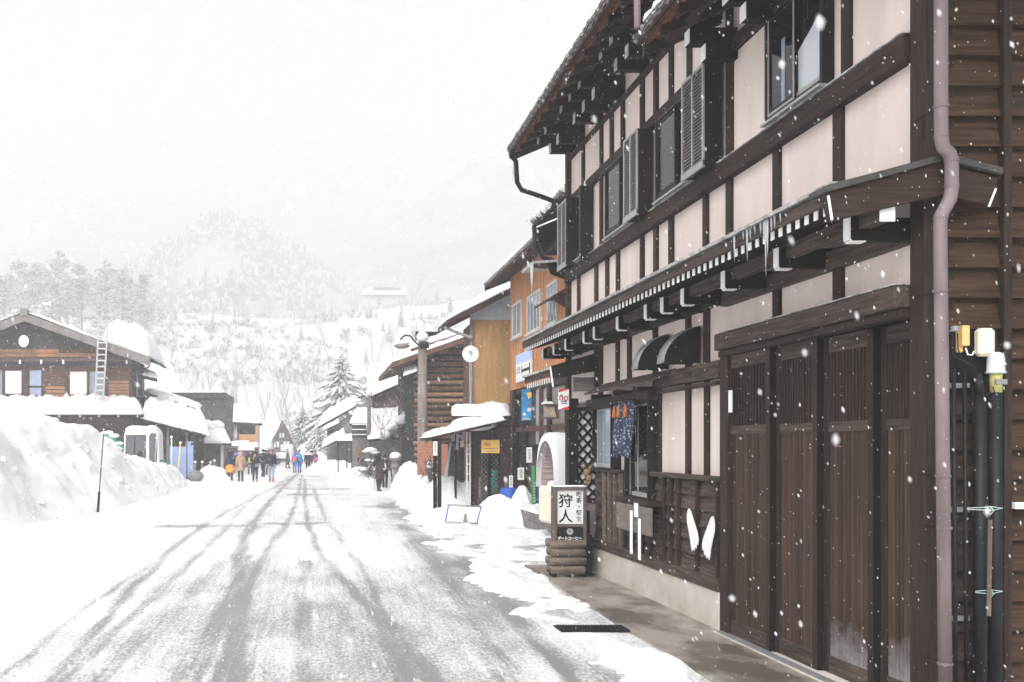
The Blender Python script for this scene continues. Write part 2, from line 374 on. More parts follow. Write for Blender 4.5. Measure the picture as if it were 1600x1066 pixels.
# ------------------------------------------------------------------ ground, road, snow banks, hills
def grid_mesh(name, xs_of, ys, zf, mats, attr=None, smooth_on=True, nx=None):
    """grid over rows ys; xs_of(y) -> list of x (same length each row)"""
    vs = []; w = []
    for y in ys:
        for x in xs_of(y):
            vs.append((x, y, zf(x, y)))
            if attr: w.append(attr(x, y))
    n = len(xs_of(ys[0])); fs = []
    for i in range(len(ys) - 1):
        for j in range(n - 1): fs.append((i*n+j, i*n+j+1, (i+1)*n+j+1, (i+1)*n+j))
    me = bpy.data.meshes.new(name); me.from_pydata(vs, [], fs); me.materials.append(mats)
    me.polygons.foreach_set('use_smooth', [smooth_on] * len(fs))
    if attr:
        a = me.attributes.new('wear', 'FLOAT', 'POINT'); a.data.foreach_set('value', w)
    me.update(); o = bpy.data.objects.new(name, me); COL.objects.link(o); return o
def linspace(a, b, n): return [a + (b - a) * i / (n - 1) for i in range(n)]

def G(px, py):                      # ground point seen at a pixel
    s = (py - VY) / CAMZ; return ((px - VX) / s, F / s)
TRACKS = []
def track(pts, w, strength):           # centre line of a wheel track, smoothed along its length
    pts = sorted(pts, key=lambda t: t[1]); n = len(pts); fine = []
    for i in range(n - 1):
        p0, p1, p2, p3 = pts[max(0,i-1)], pts[i], pts[i+1], pts[min(n-1,i+2)]
        for k in range(10):
            t = k / 10; f = lambda a, b, c, d: 0.5 * (2*b + (c-a)*t + (2*a-5*b+4*c-d)*t*t + (3*b-a-3*c+d)*t**3)
            fine.append((f(p0[0],p1[0],p2[0],p3[0]), f(p0[1],p1[1],p2[1],p3[1])))
    fine.append(pts[-1]); q = [G(*p) for p in fine]; q.sort(key=lambda t: t[1]); TRACKS.append(([(y, x) for x, y in q], w, strength))
track([(364,1075),(366,1040),(371,959),(374,875),(388,830),(419,787),(446,757),(468,738)], 0.165, .9)
track([(372,985),(388,920),(416,863),(450,813),(464,779),(470,750),(476,735)], 0.10, .8)
track([(300,1075),(330,1010),(352,953),(374,890)], 0.10, .6)
track([(640,1075),(610,987),(585,953),(534,903),(501,858),(484,824),(478,790),(476,750)], 0.10, .85)
track([(690,1075),(640,1015),(607,965),(585,925),(557,875),(529,835),(506,801),(490,765)], 0.11, .75)
track([(80,1070),(135,1004),(186,942),(242,886),(270,858),(330,815),(394,779),(440,757)], 0.10, .75)
track([(-20,1075),(56,1015),(129,953),(174,925),(230,885),(300,832),(349,800)], 0.09, .7)
track([(150,1075),(225,987),(270,953),(330,900)], 0.20, .5)
track([(262,1075),(315,1010),(349,953),(380,900)], 0.17, .55)
track([(349,830),(394,779),(427,762),(452,745)], 0.12, .5)
track([(480,1075),(470,980),(476,900)], 0.14, .4)
track([(905,1070),(832,993),(776,925),(735,885),(690,840),(620,790)], 0.13, .8)
track([(800,1066),(760,990),(720,931),(680,880),(640,830)], 0.24, .5)
STREAKS = [  # transverse slush: x0, x1, y, half depth, strength
    (-1.6,0.6,23.6,0.35,0.8), (-7.0,-2.0,22.6,0.5,0.55), (-4.2,-1.0,23.0,0.3,0.6), (-2.6,3.6,42.5,0.8,0.6), (-1.5,4.2,37.5,0.7,0.55), (1.0,4.4,30.0,0.5,0.45), (-7.5,-5.5,15.1,0.12,0.6), (-0.8,2.5,60,1.5,0.5)]
def wear(x, y):
    v = 0.0
    for pts, w, st in TRACKS:
        if y > pts[-1][0] + 2: continue
        cx = interp(pts, y) + 0.05 * nz(1.7, y, pts[0][1], 0.5, 2)
        d = abs(x - cx); wk = w * (.74 + .3 * nz(2.0, y * .2, pts[0][1]))
        k = math.exp(-(d / wk) ** 2.6) * st * (.80 + .42 * nz(x * 11, y * .12, 4.4, 1.0, 2)) * min(1.0, 0.72 + 0.7 * nz(x*0.9, y*0.25, pts[0][1], 1.0, 3) + 0.1)
        k += 0.10 * st * math.exp(-(d / (w * 3.2)) ** 2)
        v = max(v, k) + 0.08 * min(v, k)
    # slush worn bare by traffic, strongest close by between the wheel lanes
    lane = math.exp(-((x + 0.35) / 2.35) ** 4)
    near = 1 - smooth((y - 8.0) / 12.0)
    v += lane * (0.27 + 0.30 * near) * (0.88 + 0.8 * nz(x, y * 0.35, 3.1, 0.55, 4))
    lane2 = math.exp(-((x - 1.9) / 0.55) ** 2); v += lane2 * 0.30 * (0.8 + 0.8 * nz(x, y * 0.4, 9.1, 0.8, 4)) * (1 - smooth((y - 26) / 14))
    v += 0.62 * smooth((x - 1.7) / 0.7) * (1 - smooth((y - 30) / 10)) * (0.85 + 0.8 * nz(x, y * .5, 2.2, .9, 4))
    if y > 20: v += 0.10 * lane * max(0, 0.4 + nz(x * 0.5, y * 0.5, 5.5, 0.5, 3))
    for x0, x1, yc, hd, st in STREAKS:
        ex = smooth((x - x0) / 0.7) * smooth((x1 - x) / 0.7)
        v += st * ex * math.exp(-((y - yc + 0.4 * nz(x, 0, yc, 0.6, 3)) / hd) ** 2) * max(0.0, 0.8 + 1.2 * nz(x * 0.7, y, yc, 1.0, 3))
    left = smooth((x + 5.2 + 0.35 * nz(0, y, 2.0, 0.3)) / 1.5)
    return max(0.0, min(1.15, v * (0.12 + 0.88 * left)))
rows = [F * CAMZ / s for s in linspace(415, 22, 520)]      # even in the picture, not in metres
def road_xs(y):
    return linspace(-7.6, 4.6, 330)
road = grid_mesh('road', road_xs, rows, lambda x, y: 0.012 * nz(x, y, 0.5, 0.9) - 0.010 * min(1, wear(x, y)) if y < 40 else 0.0, M['road'], wear)
tag(road, kind='structure')

# sheet of snow out to the far slope, rising into the terraces, one sheet
def raw_h(x, y):
    u = x / max(y, 1)
    h = 0.0
    if y > 120:
        t = smooth((y - 120) / 155.0)
        top = 37 + 3 * nz(x * 0.01, 1, 2) + 5.5 * smooth((u - 0.0) / 0.15)
        h = top * t ** 1.1
        if y > 300: h += (y - 300) * (0.10 + 0.03 * nz(x*0.01, y*0.01))
        h += 1.6 * nz(x * 0.03, y * 0.03, 7.0) * smooth((y - 130) / 60)
        if y < 262: h += 1.8 * nz(x * 0.008, y * 0.09, 3.0) * smooth((y - 150) / 60)
    return h - 0.05
KH = 1.5
def base_h(x, y): return KH * raw_h(x / KH, y / KH) if y > 150 else -0.05
gy = [-30, -10, 0, 3, 6] + linspace(10, 120, 30) + linspace(140, 480, 70) + linspace(495, 1350, 24)
ground = grid_mesh('snow_ground', lambda y: linspace(-1.0, 1.0, 141) if False else [k * (90 + 0.75 * max(0, y)) for k in linspace(-1, 1, 141)], gy, base_h, M['snowfar'])
tag(ground, kind='structure')

# wet sidewalk slab before the near house, with a drain grate set in the road edge
sw = MB(); sw.prism([(3.16,4.0,-0.04),(4.75,4.0,-0.04),(4.75,15.2,-0.04),(3.3,15.2,-0.04),(3.2,10.0,-0.04)], (0,0,0.058)); o = sw.build('sidewalk', M['slab']); tag(o, kind='structure')

def soft_sheet(name, x0, x1, y0, y1, nx, ny, zf, m, rowsi=None):
    ys = rowsi or linspace(y0, y1, ny)
    return grid_mesh(name, lambda y: linspace(x0, x1, nx), ys, zf, m)
# ploughed snow along the road edge by the houses
def verge_h(x, y):
    e = 0.34 * nz(x*0.0, y, 1.3, 1.1, 5)
    lft = interp([(6, 2.72), (7.7, 2.62), (10.3, 2.48), (12.8, 2.36), (15, 2.2), (20, 2.3), (30, 2.9), (45, 2.9), (60, 3.0)], y) + e
    rgt = interp([(6, 3.05), (7.7, 3.12), (10.3, 3.12), (13, 3.25), (14.5, 3.3), (15.2, 3.45), (15.8, 7.5), (60, 7.5)], y) + 0.17 * nz(3.0, y, 6.0, 1.6, 5)
    d = min(x - lft, rgt - x) + .08 * nz(x, y, 7.7, 2.0, 2) + .05
    h = -0.05 + 0.092 * smooth((d + 0.12) / 0.35) + 0.038 * nz(x, y, 0.0, 3.2, 3) + 0.13 * nz(x, y, 4.0, 0.9, 3) * smooth((d+.1)/0.4)
    gap = math.exp(-((y - 9.95) / 0.34) ** 4) * smooth((x - 2.25) / 0.2)       # kept clear over the drain
    for yc, wd, st in ((15.4, 0.3, 1.1), (18.1, 0.38, 1.4), (20.2, .3, .9), (22.9, 0.5, 1.2), (26.5, .5, .9), (31, 0.8, 1.0), (36, .8, 1.0)):
        gap += st * math.exp(-((y - yc + 0.5*nz(x, 0, yc, 0.7)) / wd) ** 2) * max(0, 0.55 + 1.2 * nz(x, y*0.5, yc, 0.8))
    return h - 0.16 * min(1.3, gap)
vrows = [F * CAMZ / s for s in linspace(440, 44, 480)]
o = soft_sheet('roadside_snow', 1.7, 7.5, 0, 0, 190, 0, verge_h, M['snowrough'], vrows); tag(o, kind='structure')

gr = thing('drain_grate', 'dark iron drain grate in the cleared gap beside the wet sidewalk', 'grate', (2.85, 9.95, 0.01))
b = MB(); b.box(2.5,3.22,9.78,10.12,0.0,0.012); b.build('frame', M['ink'], gr)
b = MB()
for i in range(23): b.box(2.53+i*0.03, 2.545+i*0.03, 9.8, 10.1, 0.012, 0.022)
b.build('grating', M['conduit'], gr)

# ---- big ploughed bank on the far left of the road
SIL = [(-260,640),(-60,640),(28,650),(61,644),(85,648),(111,654),(138,663),(162,680),(189,703),(216,717),(250,721),(277,731),(292,748)]   # its skyline
CRX = [(12,-10.5),(22,-9.8),(28,-9.0),(31,-8.6),(34,-7.9),(36,-7.5),(40,-7.2),(46,-6.75),(50,-6.7)]
FOOT = [(12,-8.8),(16,-7.8),(21,-7.0),(28,-6.25),(36,-5.75),(42,-5.8),(46,-6.1),(50,-6.7)]
def bank_h(x, y):
    cx = interp(CRX, y); px = VX + F*cx/y; H = CAMZ + (VY - interp(SIL, px)) * y / F
    H = max(0.0, H) * smooth((y - 12) / 9.0) * smooth((50.5 - y) / 3.0)
    ft = interp(FOOT, y) + 0.25 * nz(0, y, 1.0, 0.22, 2); wd = max(.8, ft - cx)
    d = ft - x; t = d / wd; lum = nz(x, y, 2.0, 0.8, 4)
    z = H * (smooth(min(1, t)) * .55 + .45 * min(1, max(0, t)) ** .7)
    if t > 1: z = H - (d - wd) * 0.10
    z += math.exp(-(((x + 8.55) / 1.25) ** 2 + ((y - 23.0) / 1.8) ** 2) ** 1.4) * 1.35
    z += (0.26 * nz(x, y, 2.0, .45, 2)) * min(1, max(0, z)) 
    return z - 0.06
o = soft_sheet('snow_bank', -16.5, -5.0, 12, 51, 170, 260, bank_h, M['snow'], [12 * (51/12) ** (i/259) for i in range(260)])
for v in o.data.vertices:              # lumps pushed out of the steep face, not only upwards
    k = min(1, max(0, v.co.z * 1.3)); y, z = v.co.y, v.co.z
    v.co.x += k * (.28 * nz(y * .55, z * .8, 5.0 + v.co.x * .15, 1.0, 2) + .09 * nz(y * 1.7, z * 2.2, v.co.x * .6, 1.0, 3)); v.co.z += k * .10 * nz(y * 1.4, v.co.x * 1.4, 6.0, 1.0, 2)
rc = random.Random(41); cb_ = MB(); cb_.smooth = True; me_b = o.data          # clods thrown up by the plough, part of the bank
for i in range(230):
    y = 14 + 36 * rc.random(); cx = interp(CRX, y); ft = interp(FOOT, y); x = lerp(cx - .9, ft + .15, rc.random() ** .8); z = bank_h(x, y)
    if z < -.03: continue
    r = min(.19, .04 + rc.expovariate(20)); nv = len(cb_.v); cb_.ball((x, y, z - r*.5), r, 9, 6, rc.uniform(.8,1.5), rc.uniform(.8,1.5), rc.uniform(.5,.95))
    for k in range(nv, len(cb_.v)):
        v = Vector(cb_.v[k]); c = Vector((x, y, z - r*.5)); d = v - c; cb_.v[k] = tuple(c + d * (1 + .45 * nz(v.x*2/r*.2, v.y*2/r*.2, v.z*2/r*.2, 1.6, 2)))
bmm = bmesh.new(); bmm.from_mesh(me_b); tmpm = bpy.data.meshes.new('clods'); tmpm.from_pydata(cb_.v, [], cb_.f); tmpm.polygons.foreach_set('use_smooth', [True]*len(cb_.f)); bmm.from_mesh(tmpm); bmm.to_mesh(me_b); bmm.free(); bpy.data.meshes.remove(tmpm)
tag(o, kind='structure')

def mound(name, cx, cy, rx, ry, h, seed, label, cat='snow pile', group=None, m='snow', pts=None, n=30, sharp=1.0):
    b = MB(); b.smooth = True; vs = []
    for i in range(n + 1):
        r = i / n
        for k in range(40):
            a = 2 * math.pi * k / 40
            kr = 1 + 0.22 * nz(math.cos(a) * 1.3, math.sin(a) * 1.3, seed, 1.0, 3)
            x = rx * r * kr * math.cos(a); y = ry * r * kr * math.sin(a)
            z = h * (.8 * max(0, 1 - r ** 2.6) ** .75 + .2 * (1 - smooth(r))) * (1 + 0.34 * nz(x + seed*3.3, y + seed, seed, 1.0 / max(0.7, rx), 2)) + 0.16 * h * nz(x + seed, y, seed, 2.6, 3) * max(0, 1 - r) ** .5
            vs.append((cx + x, cy + y, z - 0.06 * r))
    fs = [(i*40+k, i*40+(k+1)%40, (i+1)*40+(k+1)%40, (i+1)*40+k) for i in range(n) for k in range(40)]
    b.add(vs, fs); o = b.build(name, M[m]); return tag(o, label, cat, group)

# ---- far hills: wooded dome and the faint mountain sides
def ridge(name, pts, Y0, Y1, back, m, du=0.012, rough=4.0, zb=20, curve=1.0):
    """slope rising from Y0 to a crest at Y1 whose skyline passes through the pixels pts"""
    us = []; x = pts[0][0]
    while x <= pts[-1][0]: us.append(x); x += du * 1500
    ys = linspace(0, 1, 26) + [1.15, 1.4]
    vs = []
    for t in ys:
        Y = lerp(Y0, Y1, min(t, 1)) + max(0, t - 1) * back
        for px in us:
            top = ZA(interp(pts, px), Y1)
            z = lerp(zb, top, (min(t, 1)) ** curve) - max(0, t - 1) * back * 0.7
            X = XA(px, Y1) * (Y / Y1) ** 0.9
            z += rough * nz(X * 0.012, Y * 0.012, 3.0, 1.0, 5) * math.sin(math.pi * min(1, t)) + rough * 0.35 * nz(X * .05, Y * 0.05, 2.0)
            vs.append((X, Y, z))
    n = len(us); fs = [(i*n+j, i*n+j+1, (i+1)*n+j+1, (i+1)*n+j) for i in range(len(ys)-1) for j in range(n-1)]
    me = bpy.data.meshes.new(name); me.from_pydata(vs, [], fs); me.materials.append(m); me.polygons.foreach_set('use_smooth', [True]*len(fs))
    o = bpy.data.objects.new(name, me); COL.objects.link(o); tag(o, kind='structure'); return vs, n
HILL = mat('far_wooded_slope', (0.42,0.42,0.44), 0.9, 0.35, (0.05,0.05,0.03), base2=(0.8,0.8,0.81), detail=8)
HILL2 = mat('far_mountain_slope', (0.17,0.17,0.19), 0.9, 0.3, (0.02,0.02,0.03), base2=(0.50,0.50,0.52), detail=8)
hill_v, hill_n = ridge('wooded_hill', [(150,475),(200,430),(240,405),(285,378),(320,356),(350,349),(385,358),(410,372),(450,395),(490,420),(520,445),(570,470),(640,478)], 540, 900, 180, HILL, du=0.006)
ridge('mountain', [(380,445),(450,425),(520,402),(563,375),(650,313),(732,256),(797,222),(900,185),(1300,165)], 620, 1150, 220, HILL2, du=0.012, rough=12, curve=0.9)
ridge('mountain', [(-420,330),(-200,360),(-60,385),(60,396),(110,384),(160,392),(240,404),(330,420),(420,438),(520,460)], 640, 1080, 220, HILL2, du=0.012, rough=8)
# ------------------------------------------------------------------ main timber house along the right side of the street
FX = 4.17                      # street face of the timbers
PX = 4.205                     # plaster face
def YF(px, X=FX): return F * X / (px - VX)
def ZF(px, py, X=FX): return CAMZ + (VY - py) * X / (px - VX)
HN, HF = 6.57, 15.95           # near and far corner
house = thing('timber_house', 'large dark timber framed house with pink cream plaster panels, right beside the street', 'building', (7.0, 10.0, 0.0))
def part(mb, name, m, parent=None, bevel=0.0, label=None):
    o = mb.build(name, M[m] if isinstance(m, str) else m, parent or house, bevel)
    if label: o['label'] = label
    return o
# walls: upper plaster, lower plaster
b = MB()
b.box(PX, 4.32, HN+0.05, 9.779, 2.95, 7.35); b.box(PX, 4.32, 9.78, HF-0.05, 2.6, 7.35)
b.box(PX, 4.32, 9.78, 14.32, 0.40, 2.6)
part(b, 'plaster_wall', 'plaster')
b = MB(); b.box(4.33, 10.6, 14.3, 14.42, 0, 3.4); b.box(4.33, 10.6, HF-0.12, HF-0.02, 3.4, 7.3); b.box(10.4, 10.6, HN+0.1, HF-0.02, 0, 7.3); b.box(4.33,10.5,HN+0.1,HF-0.1,3.3,3.4)
b.box(4.5, 10.4, 9.8, 9.9, 0, 3.3)
part(b, 'rear_wall', 'wood_x')
b = MB(); b.box(4.11, 4.34, 9.80, 14.33, -0.05, 0.405); part(b, 'plinth', 'concrete', bevel=0.012)

# posts (each its own mesh)
def post(px, w, z0, z1, m='wood_z', x=FX, d=0.06):
    y = YF(px); b = MB(); b.box(x, x + d, y - w, y, z0, z1); part(b, 'post', m, bevel=0.006)
UP = [(1300,.13),(1206,.12),(1133,.12),(1043.5,.12),(1020,.12),(999,.11),(945,.11),(928,.12),(901,.11)]
for px, w in UP: post(px, w, 3.75, 4.60)                       # between pent roof and floor beam
for px, w in [(1097,.11),(961.6,.11)]: post(px, w, 3.75, 4.60)
for px, w in [(1313,.12),(1133,.13),(1026,.13),(1044,.10),(1007,.12),(987,.10),(968,.12),(952,.11),(936,.11),(908,.11)]: post(px, w, 4.80, 5.84)
for px, w in [(1300,.13),(1206,.12),(1133,.12),(1105,.10),(1072,.10),(1044,.10),(1020,.12),(999,.12),(969,.12),(952,.11),(936,.11),(908,.11)]: post(px, w, 5.98, 7.1)
for px, w in [(1300,.13),(1206,.12)]: post(px, w, 3.03, 3.45)
for px, w in [(1098,.12),(1070,.11),(1019,.12),(979,.12),(961,.11),(928,.12)]: post(px, w, 2.78, 3.45)
for px, w in [(1099,.10),(1070,.11),(1023,.16)]: post(px, w, 0.55, 2.60)
post(955, .14, 0.55, 2.6); post(934, .16, 0.42, 3.4)
b = MB(); b.box(4.10, 4.27, YF(1137)-0.15, YF(1137)+0.03, 0.0, 2.80); part(b, 'door_jamb', 'wood_z', bevel=0.006)
b = MB(); b.box(4.165, 4.275, HN, HN+0.17, 0.0, 8.2); part(b, 'corner_post', 'wood_z', bevel=0.008)
b = MB(); b.box(4.275, 4.345, HN+0.02, HN+0.12, 0.0, 8.2); b.box(4.345, 4.40, HN+0.045, HN+0.12, 0.0, 8.2); part(b, 'corner_board', 'wood_z', bevel=0.004)
b = MB(); b.box(4.14, 4.32, HF-0.14, HF+0.02, 0.0, 7.2); part(b, 'corner_post', 'wood_z', bevel=0.006)
# beams along the street
def beam(y0, y1, z0, z1, m='grey_y', x0=4.12, x1=4.21):
    b = MB(); b.box(x0, x1, y0, y1, z0, z1); return part(b, 'beam', m, bevel=0.008)
beam(HN+0.17, HF, 4.60, 4.80, 'wood_y'); beam(HN+0.17, HF, 5.84, 5.97, 'wood_y', 4.13)
b = MB(); b.box(4.11, 4.20, HN+0.17, HF, 4.803, 4.812); part(b, 'beam_flashing', 'edge')
beam(HN+0.17, 9.80, 2.87, 3.03, 'grey_y', 4.06); beam(HN+0.17, 9.80, 2.80, 2.865, 'wood_y', 4.10)
b = MB(); b.box(4.05, 4.2, HN+0.17, 9.8, 3.033, 3.04); part(b, 'beam_flashing', 'edge')
beam(9.83, 11.75, 2.60, 2.78, 'grey_y', 4.11); beam(9.83, 11.6, 2.535, 2.57, 'grey_y', 4.09)
beam(9.8, HF, 3.36, 3.47, 'wood_y', 4.13); beam(HN+.17, 9.8, 3.32, 3.47, 'grey_y', 4.12)
beam(9.80, 14.33, 0.41, 0.54, 'grey_y', 4.09); beam(9.80, 12.1, 1.53, 1.585, 'grey_y', 4.08); beam(13.0, 14.33, 1.53, 1.575, 'grey_y', 4.09)
beam(HN+0.1, HF, 6.60, 6.66, 'wood_y', 4.14)
# wainscot: dark lapped boards with upright battens
b = MB()
for k in range(6):
    z = 0.54 + k * 0.165; b.hexa([(4.145,9.83,z),(4.24,9.83,z),(4.24,14.3,z),(4.145,14.3,z)], [(4.175,9.83,z+.168),(4.24,9.83,z+.168),(4.24,14.3,z+.168),(4.175,14.3,z+.168)])
part(b, 'wainscot', 'grey_y')
for px in (1130,1118,1086,1057,1045,1034,1014,1000,986,974,967,958,949.5,941):
    y = YF(px, 4.12); b = MB(); b.box(4.115, 4.16, y-0.055, y, 0.54, 1.53); part(b, 'batten', 'grey_z' if px < 970 else 'wood_z', bevel=0.004)

# doors: four tall sliding leaves, each a track behind the next
dy = [YF(1143), YF(1206, 4.15), YF(1279, 4.2), YF(1366, 4.25), HN+0.15]
for k in range(4):
    y1, y0 = dy[k], dy[k+1]; x = 4.13 + 0.055 * k
    dr = MB(); dr.box(x+0.018, x+0.05, y0, y1, 0.03, 2.05)
    nb = 9
    for i in range(nb):                      # narrow boards with open joints
        dr.mi = (0,2,1,0,1,2,0,2,1,1,0,2)[(i + 5*k) % 12]; ya = lerp(y0+0.08, y1-0.08, i/nb); yb = lerp(y0+0.08, y1-0.08, (i+1)/nb); dr.box(x+0.010+0.003*((i*7)%3)/2, x+0.02, ya+0.004, yb-0.004, 0.17, 2.02)
    d = dr.build('door', [M[q] for q in (('door','door2','door3') if k < 2 else ('door_frost','door_frost2','door_frost3'))], house)
    f = MB()
    f.box(x, x+0.055, y0, y0+0.075, 0.025, 2.80); f.box(x, x+0.055, y1-0.075, y1, 0.025, 2.80)
    part(f, 'stile', 'wood_z', d, bevel=0.004)
    for za, zb in ((0.025,0.17),(2.015,2.10),(2.67,2.80)): f = MB(); f.box(x+0.003, x+0.05, y0+0.075, y1-0.075, za, zb); part(f, 'rail', 'grey_y', d, bevel=0.004)
    f = MB(); f.box(x+0.001, x+0.054, y0-0.004, y0, 0.025, 2.80); part(f, 'edge_shade_strip', 'black', d)  # shade of the door's near end painted as a black strip
    f = MB(); f.box(x+0.035, x+0.05, y0+0.075, y1-0.075, 2.10, 2.67)
    part(f, 'lattice_backing', 'black', d)
    f = MB(); n = 12
    for i in range(n): yy = lerp(y0+0.075, y1-0.075, (i+0.5)/n); f.box(x+0.008, x+0.03, yy-0.012, yy+0.012, 2.10, 2.67)
    part(f, 'lattice', 'wood_z', d)
b = MB(); b.box(4.02, 4.4, HN+0.15, 9.75, -0.03, 0.022); part(b, 'door_sill', 'concrete')
b = MB(); b.box(4.04, 4.12, HN+0.15, 9.7, 0.02, 0.034); part(b, 'door_track', 'steel')

# ---- upper windows
def window(y0, y1, z0, z1, x=4.10, split=0.5, glassm='glass'):
    f = MB(); t = 0.045
    f.box(x, 4.2, y0, y0+t, z0, z1); f.box(x, 4.2, y1-t, y1, z0, z1); f.box(x, 4.2, y0+t, y1-t, z0, z0+t); f.box(x, 4.2, y0+t, y1-t, z1-t, z1)
    w = part(f, 'window', 'bronze', bevel=0.004)
    b = MB(); b.box(x-0.035, x+0.03, y0-0.01, y1+0.01, z0-0.025, z0-0.002); part(b, 'sill', 'alu', w)
    ym = lerp(y0, y1, split); s = MB(); a = 0.032
    for (p, q, xx) in ((y0+t, ym+0.02, x+0.045), (ym-0.02, y1-t, x+0.015)):
        s.box(xx, xx+0.02, p, p+a, z0+t, z1-t); s.box(xx, xx+0.02, q-a, q, z0+t, z1-t); s.box(xx, xx+0.02, p+a, q-a, z0+t, z0+t+0.06); s.box(xx, xx+0.02, p+a, q-a, z1-t-a, z1-t)
    part(s, 'sash', 'bronze', w)
    for (p, q, xx) in ((y0+t+a, ym-0.012, x+0.055), (ym+0.012, y1-t-a, x+0.025)):
        g = MB(); g.box(xx, xx+0.006, p, q, z0+t+0.06, z1-t-a); part(g, 'pane', glassm, w)
    b = MB(); b.box(x+0.07, 4.21, y0+t, y1-t, z0+t, z1-t); part(b, 'dark_room', 'black', w)
    return w
def shutter_box(y0, y1, z0, z1, x=3.97):
    s = MB(); s.box(x+0.02, 4.17, y0, y1, z0, z1); d = part(s, 'shutter_box', 'bronze', bevel=0.004)
    f = MB(); t = 0.03; ym = (y0+y1)/2
    f.box(x, x+0.02, y0, y0+t, z0, z1); f.box(x, x+0.02, y1-t, y1, z0, z1); f.box(x, x+0.02, ym-t/2, ym+t/2, z0+.05, z1); f.box(x, x+0.02, y0+t, y1-t, z1-t, z1); f.box(x-.004, x+0.02, y0, y1, z0-0.02, z0+0.05)
    part(f, 'frame', 'alu', d)
    l = MB(); n = 26
    for i in range(n):
        z = lerp(z0+0.06, z1-0.05, i/n); h = (z1-z0-0.1)/n
        l.hexa([(x+0.002,y0+t,z),(x+0.008,y0+t,z),(x+0.008,y1-t,z),(x+0.002,y1-t,z)], [(x+0.016,y0+t,z+h*0.85),(x+0.022,y0+t,z+h*0.85),(x+0.022,y1-t,z+h*0.85),(x+0.016,y1-t,z+h*0.85)])
    part(l, 'louvre', 'louvre', d)
w1 = window(YF(1298), YF(1206), 4.84, 5.835)
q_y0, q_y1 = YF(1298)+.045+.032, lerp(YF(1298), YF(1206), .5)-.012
g = MB(); g.prism([(4.152,q_y0,4.95),(4.152,q_y1,4.95),(4.152,q_y1,5.30),(4.152,lerp(q_y0,q_y1,.4),5.42),(4.152,q_y0,5.50)], (.002,0,0)); part(g, 'reflection_and_curtain', 'glassreflection', w1)  # white sky reflection painted as a pale panel low on the near pane
g = MB(); g.box(4.120,4.124,lerp(YF(1298),YF(1206),.66),lerp(YF(1298),YF(1206),.72),4.95,5.5); part(g, 'reflection_and_curtain', 'glasspale', w1)
g = MB(); ym_ = lerp(YF(1298),YF(1206),.5); g.box(4.108,4.117,ym_-.02,ym_-.005,4.885,5.79); g.box(4.108,4.117,YF(1206)-.062,YF(1206)-.047,4.885,5.79); g.box(4.108,4.117,ym_-.005,YF(1206)-.062,4.885,4.91); part(g, 'sash_trim', 'alu', w1)
g = MB(); g.box(4.138,4.147,q_y0-.02,q_y1,4.887,4.945); part(g, 'sash_trim', 'alu', w1)
window(10.44, 11.62, 4.84, 5.835); shutter_box(9.86, 10.44, 4.79, 5.84)
window(12.42, 13.66, 4.84, 5.835); shutter_box(11.90, 12.42, 4.79, 5.84)
window(14.58, 15.25, 4.84, 5.835); shutter_box(15.28, 15.82, 4.79, 5.84)
b = MB(); b.box(3.97, 4.17, 15.22, 15.28, 4.79, 5.84); part(b, 'shutter_jamb', 'bronze')
b = MB(); b.box(3.99, 4.17, 14.50, 14.58, 4.72, 5.84); part(b, 'shutter_jamb', 'bronze')

# ---- pent roof between the storeys
PY0, PY1, EX, EZ, WZ = 6.44, 16.2, 3.47, 3.665, 3.85
b = MB(); b.slab([(EX,PY0,EZ),(FX+0.03,PY0,WZ),(FX+0.03,PY1,WZ),(EX,PY1,EZ)], 0.03); part(b, 'pent_roof', 'roofmetal')
b = MB(); b.bar((EX+0.004,PY0,EZ-0.004),(EX+0.004,PY1,EZ-0.004), 0.05, 0.028); part(b, 'roof_edge', 'edge')
b = MB(); b.box(EX+0.012, EX+0.045, PY0, PY1, EZ-0.115, EZ-0.022); part(b, 'fascia', 'grey_y')
b = MB(); b.slab([(EX+0.04,PY0+.05,EZ-0.045),(FX,PY0+.05,WZ-0.05),(FX,PY1,WZ-0.05),(EX+0.04,PY1,EZ-0.045)], 0.02); part(b, 'soffit', 'wood_y')
r0 = None; cnt = 76
for i in range(cnt):
    y = PY0 + 0.06 + (PY1 - PY0 - 0.12) * i / (cnt - 1)
    if r0 is None:
        r = MB(); r.hexa([(EX+0.05,y-0.022,EZ-0.175),(4.2,y-0.022,WZ-0.16),(4.2,y+0.022,WZ-0.16),(EX+0.05,y+0.022,EZ-0.175)], [(EX+0.05,y-0.022,EZ-0.105),(4.2,y-0.022,WZ-0.075),(4.2,y+0.022,WZ-0.075),(EX+0.05,y+0.022,EZ-0.105)])
        r0 = part(r, 'rafter', 'wood_x'); y00 = y
        c = MB(); c.box(EX+0.043, EX+0.052, y-0.023, y+0.023, EZ-0.178, EZ-0.108); part(c, 'white_end', 'white', r0)
    else: dup_part(r0, house, (0, y - y00, 0))
# purlin and brackets with white metal end caps
b = MB(); b.box(3.80, 3.89, PY0+0.03, PY1-0.1, 3.42, 3.53); part(b, 'purlin', 'grey_y', bevel=0.006)
b = MB(); b.box(3.795, 3.895, PY0+0.018, PY0+0.028, 3.412, 3.512); part(b, 'white_end', 'white')
for y in (6.76,7.80,8.82,9.80,10.38,10.90,11.92,12.92,13.42,14.40,15.12,15.85):
    k = MB(); k.box(3.74, 4.18, y-0.036, y+0.036, 3.34, 3.50); br = part(k, 'bracket', 'black', bevel=0.004)
    c = MB(); c.box(3.732, 3.742, y-0.038, y+0.038, 3.35, 3.505); c.box(3.75, 3.85, y-0.038, y+0.038, 3.329, 3.339)
    c.prism([(3.732,y-0.038,3.352),(3.742,y-0.038,3.352),(3.755,y-0.038,3.339),(3.755,y-0.038,3.329)], (0,0.076,0)); part(c, 'white_end', 'white', br)
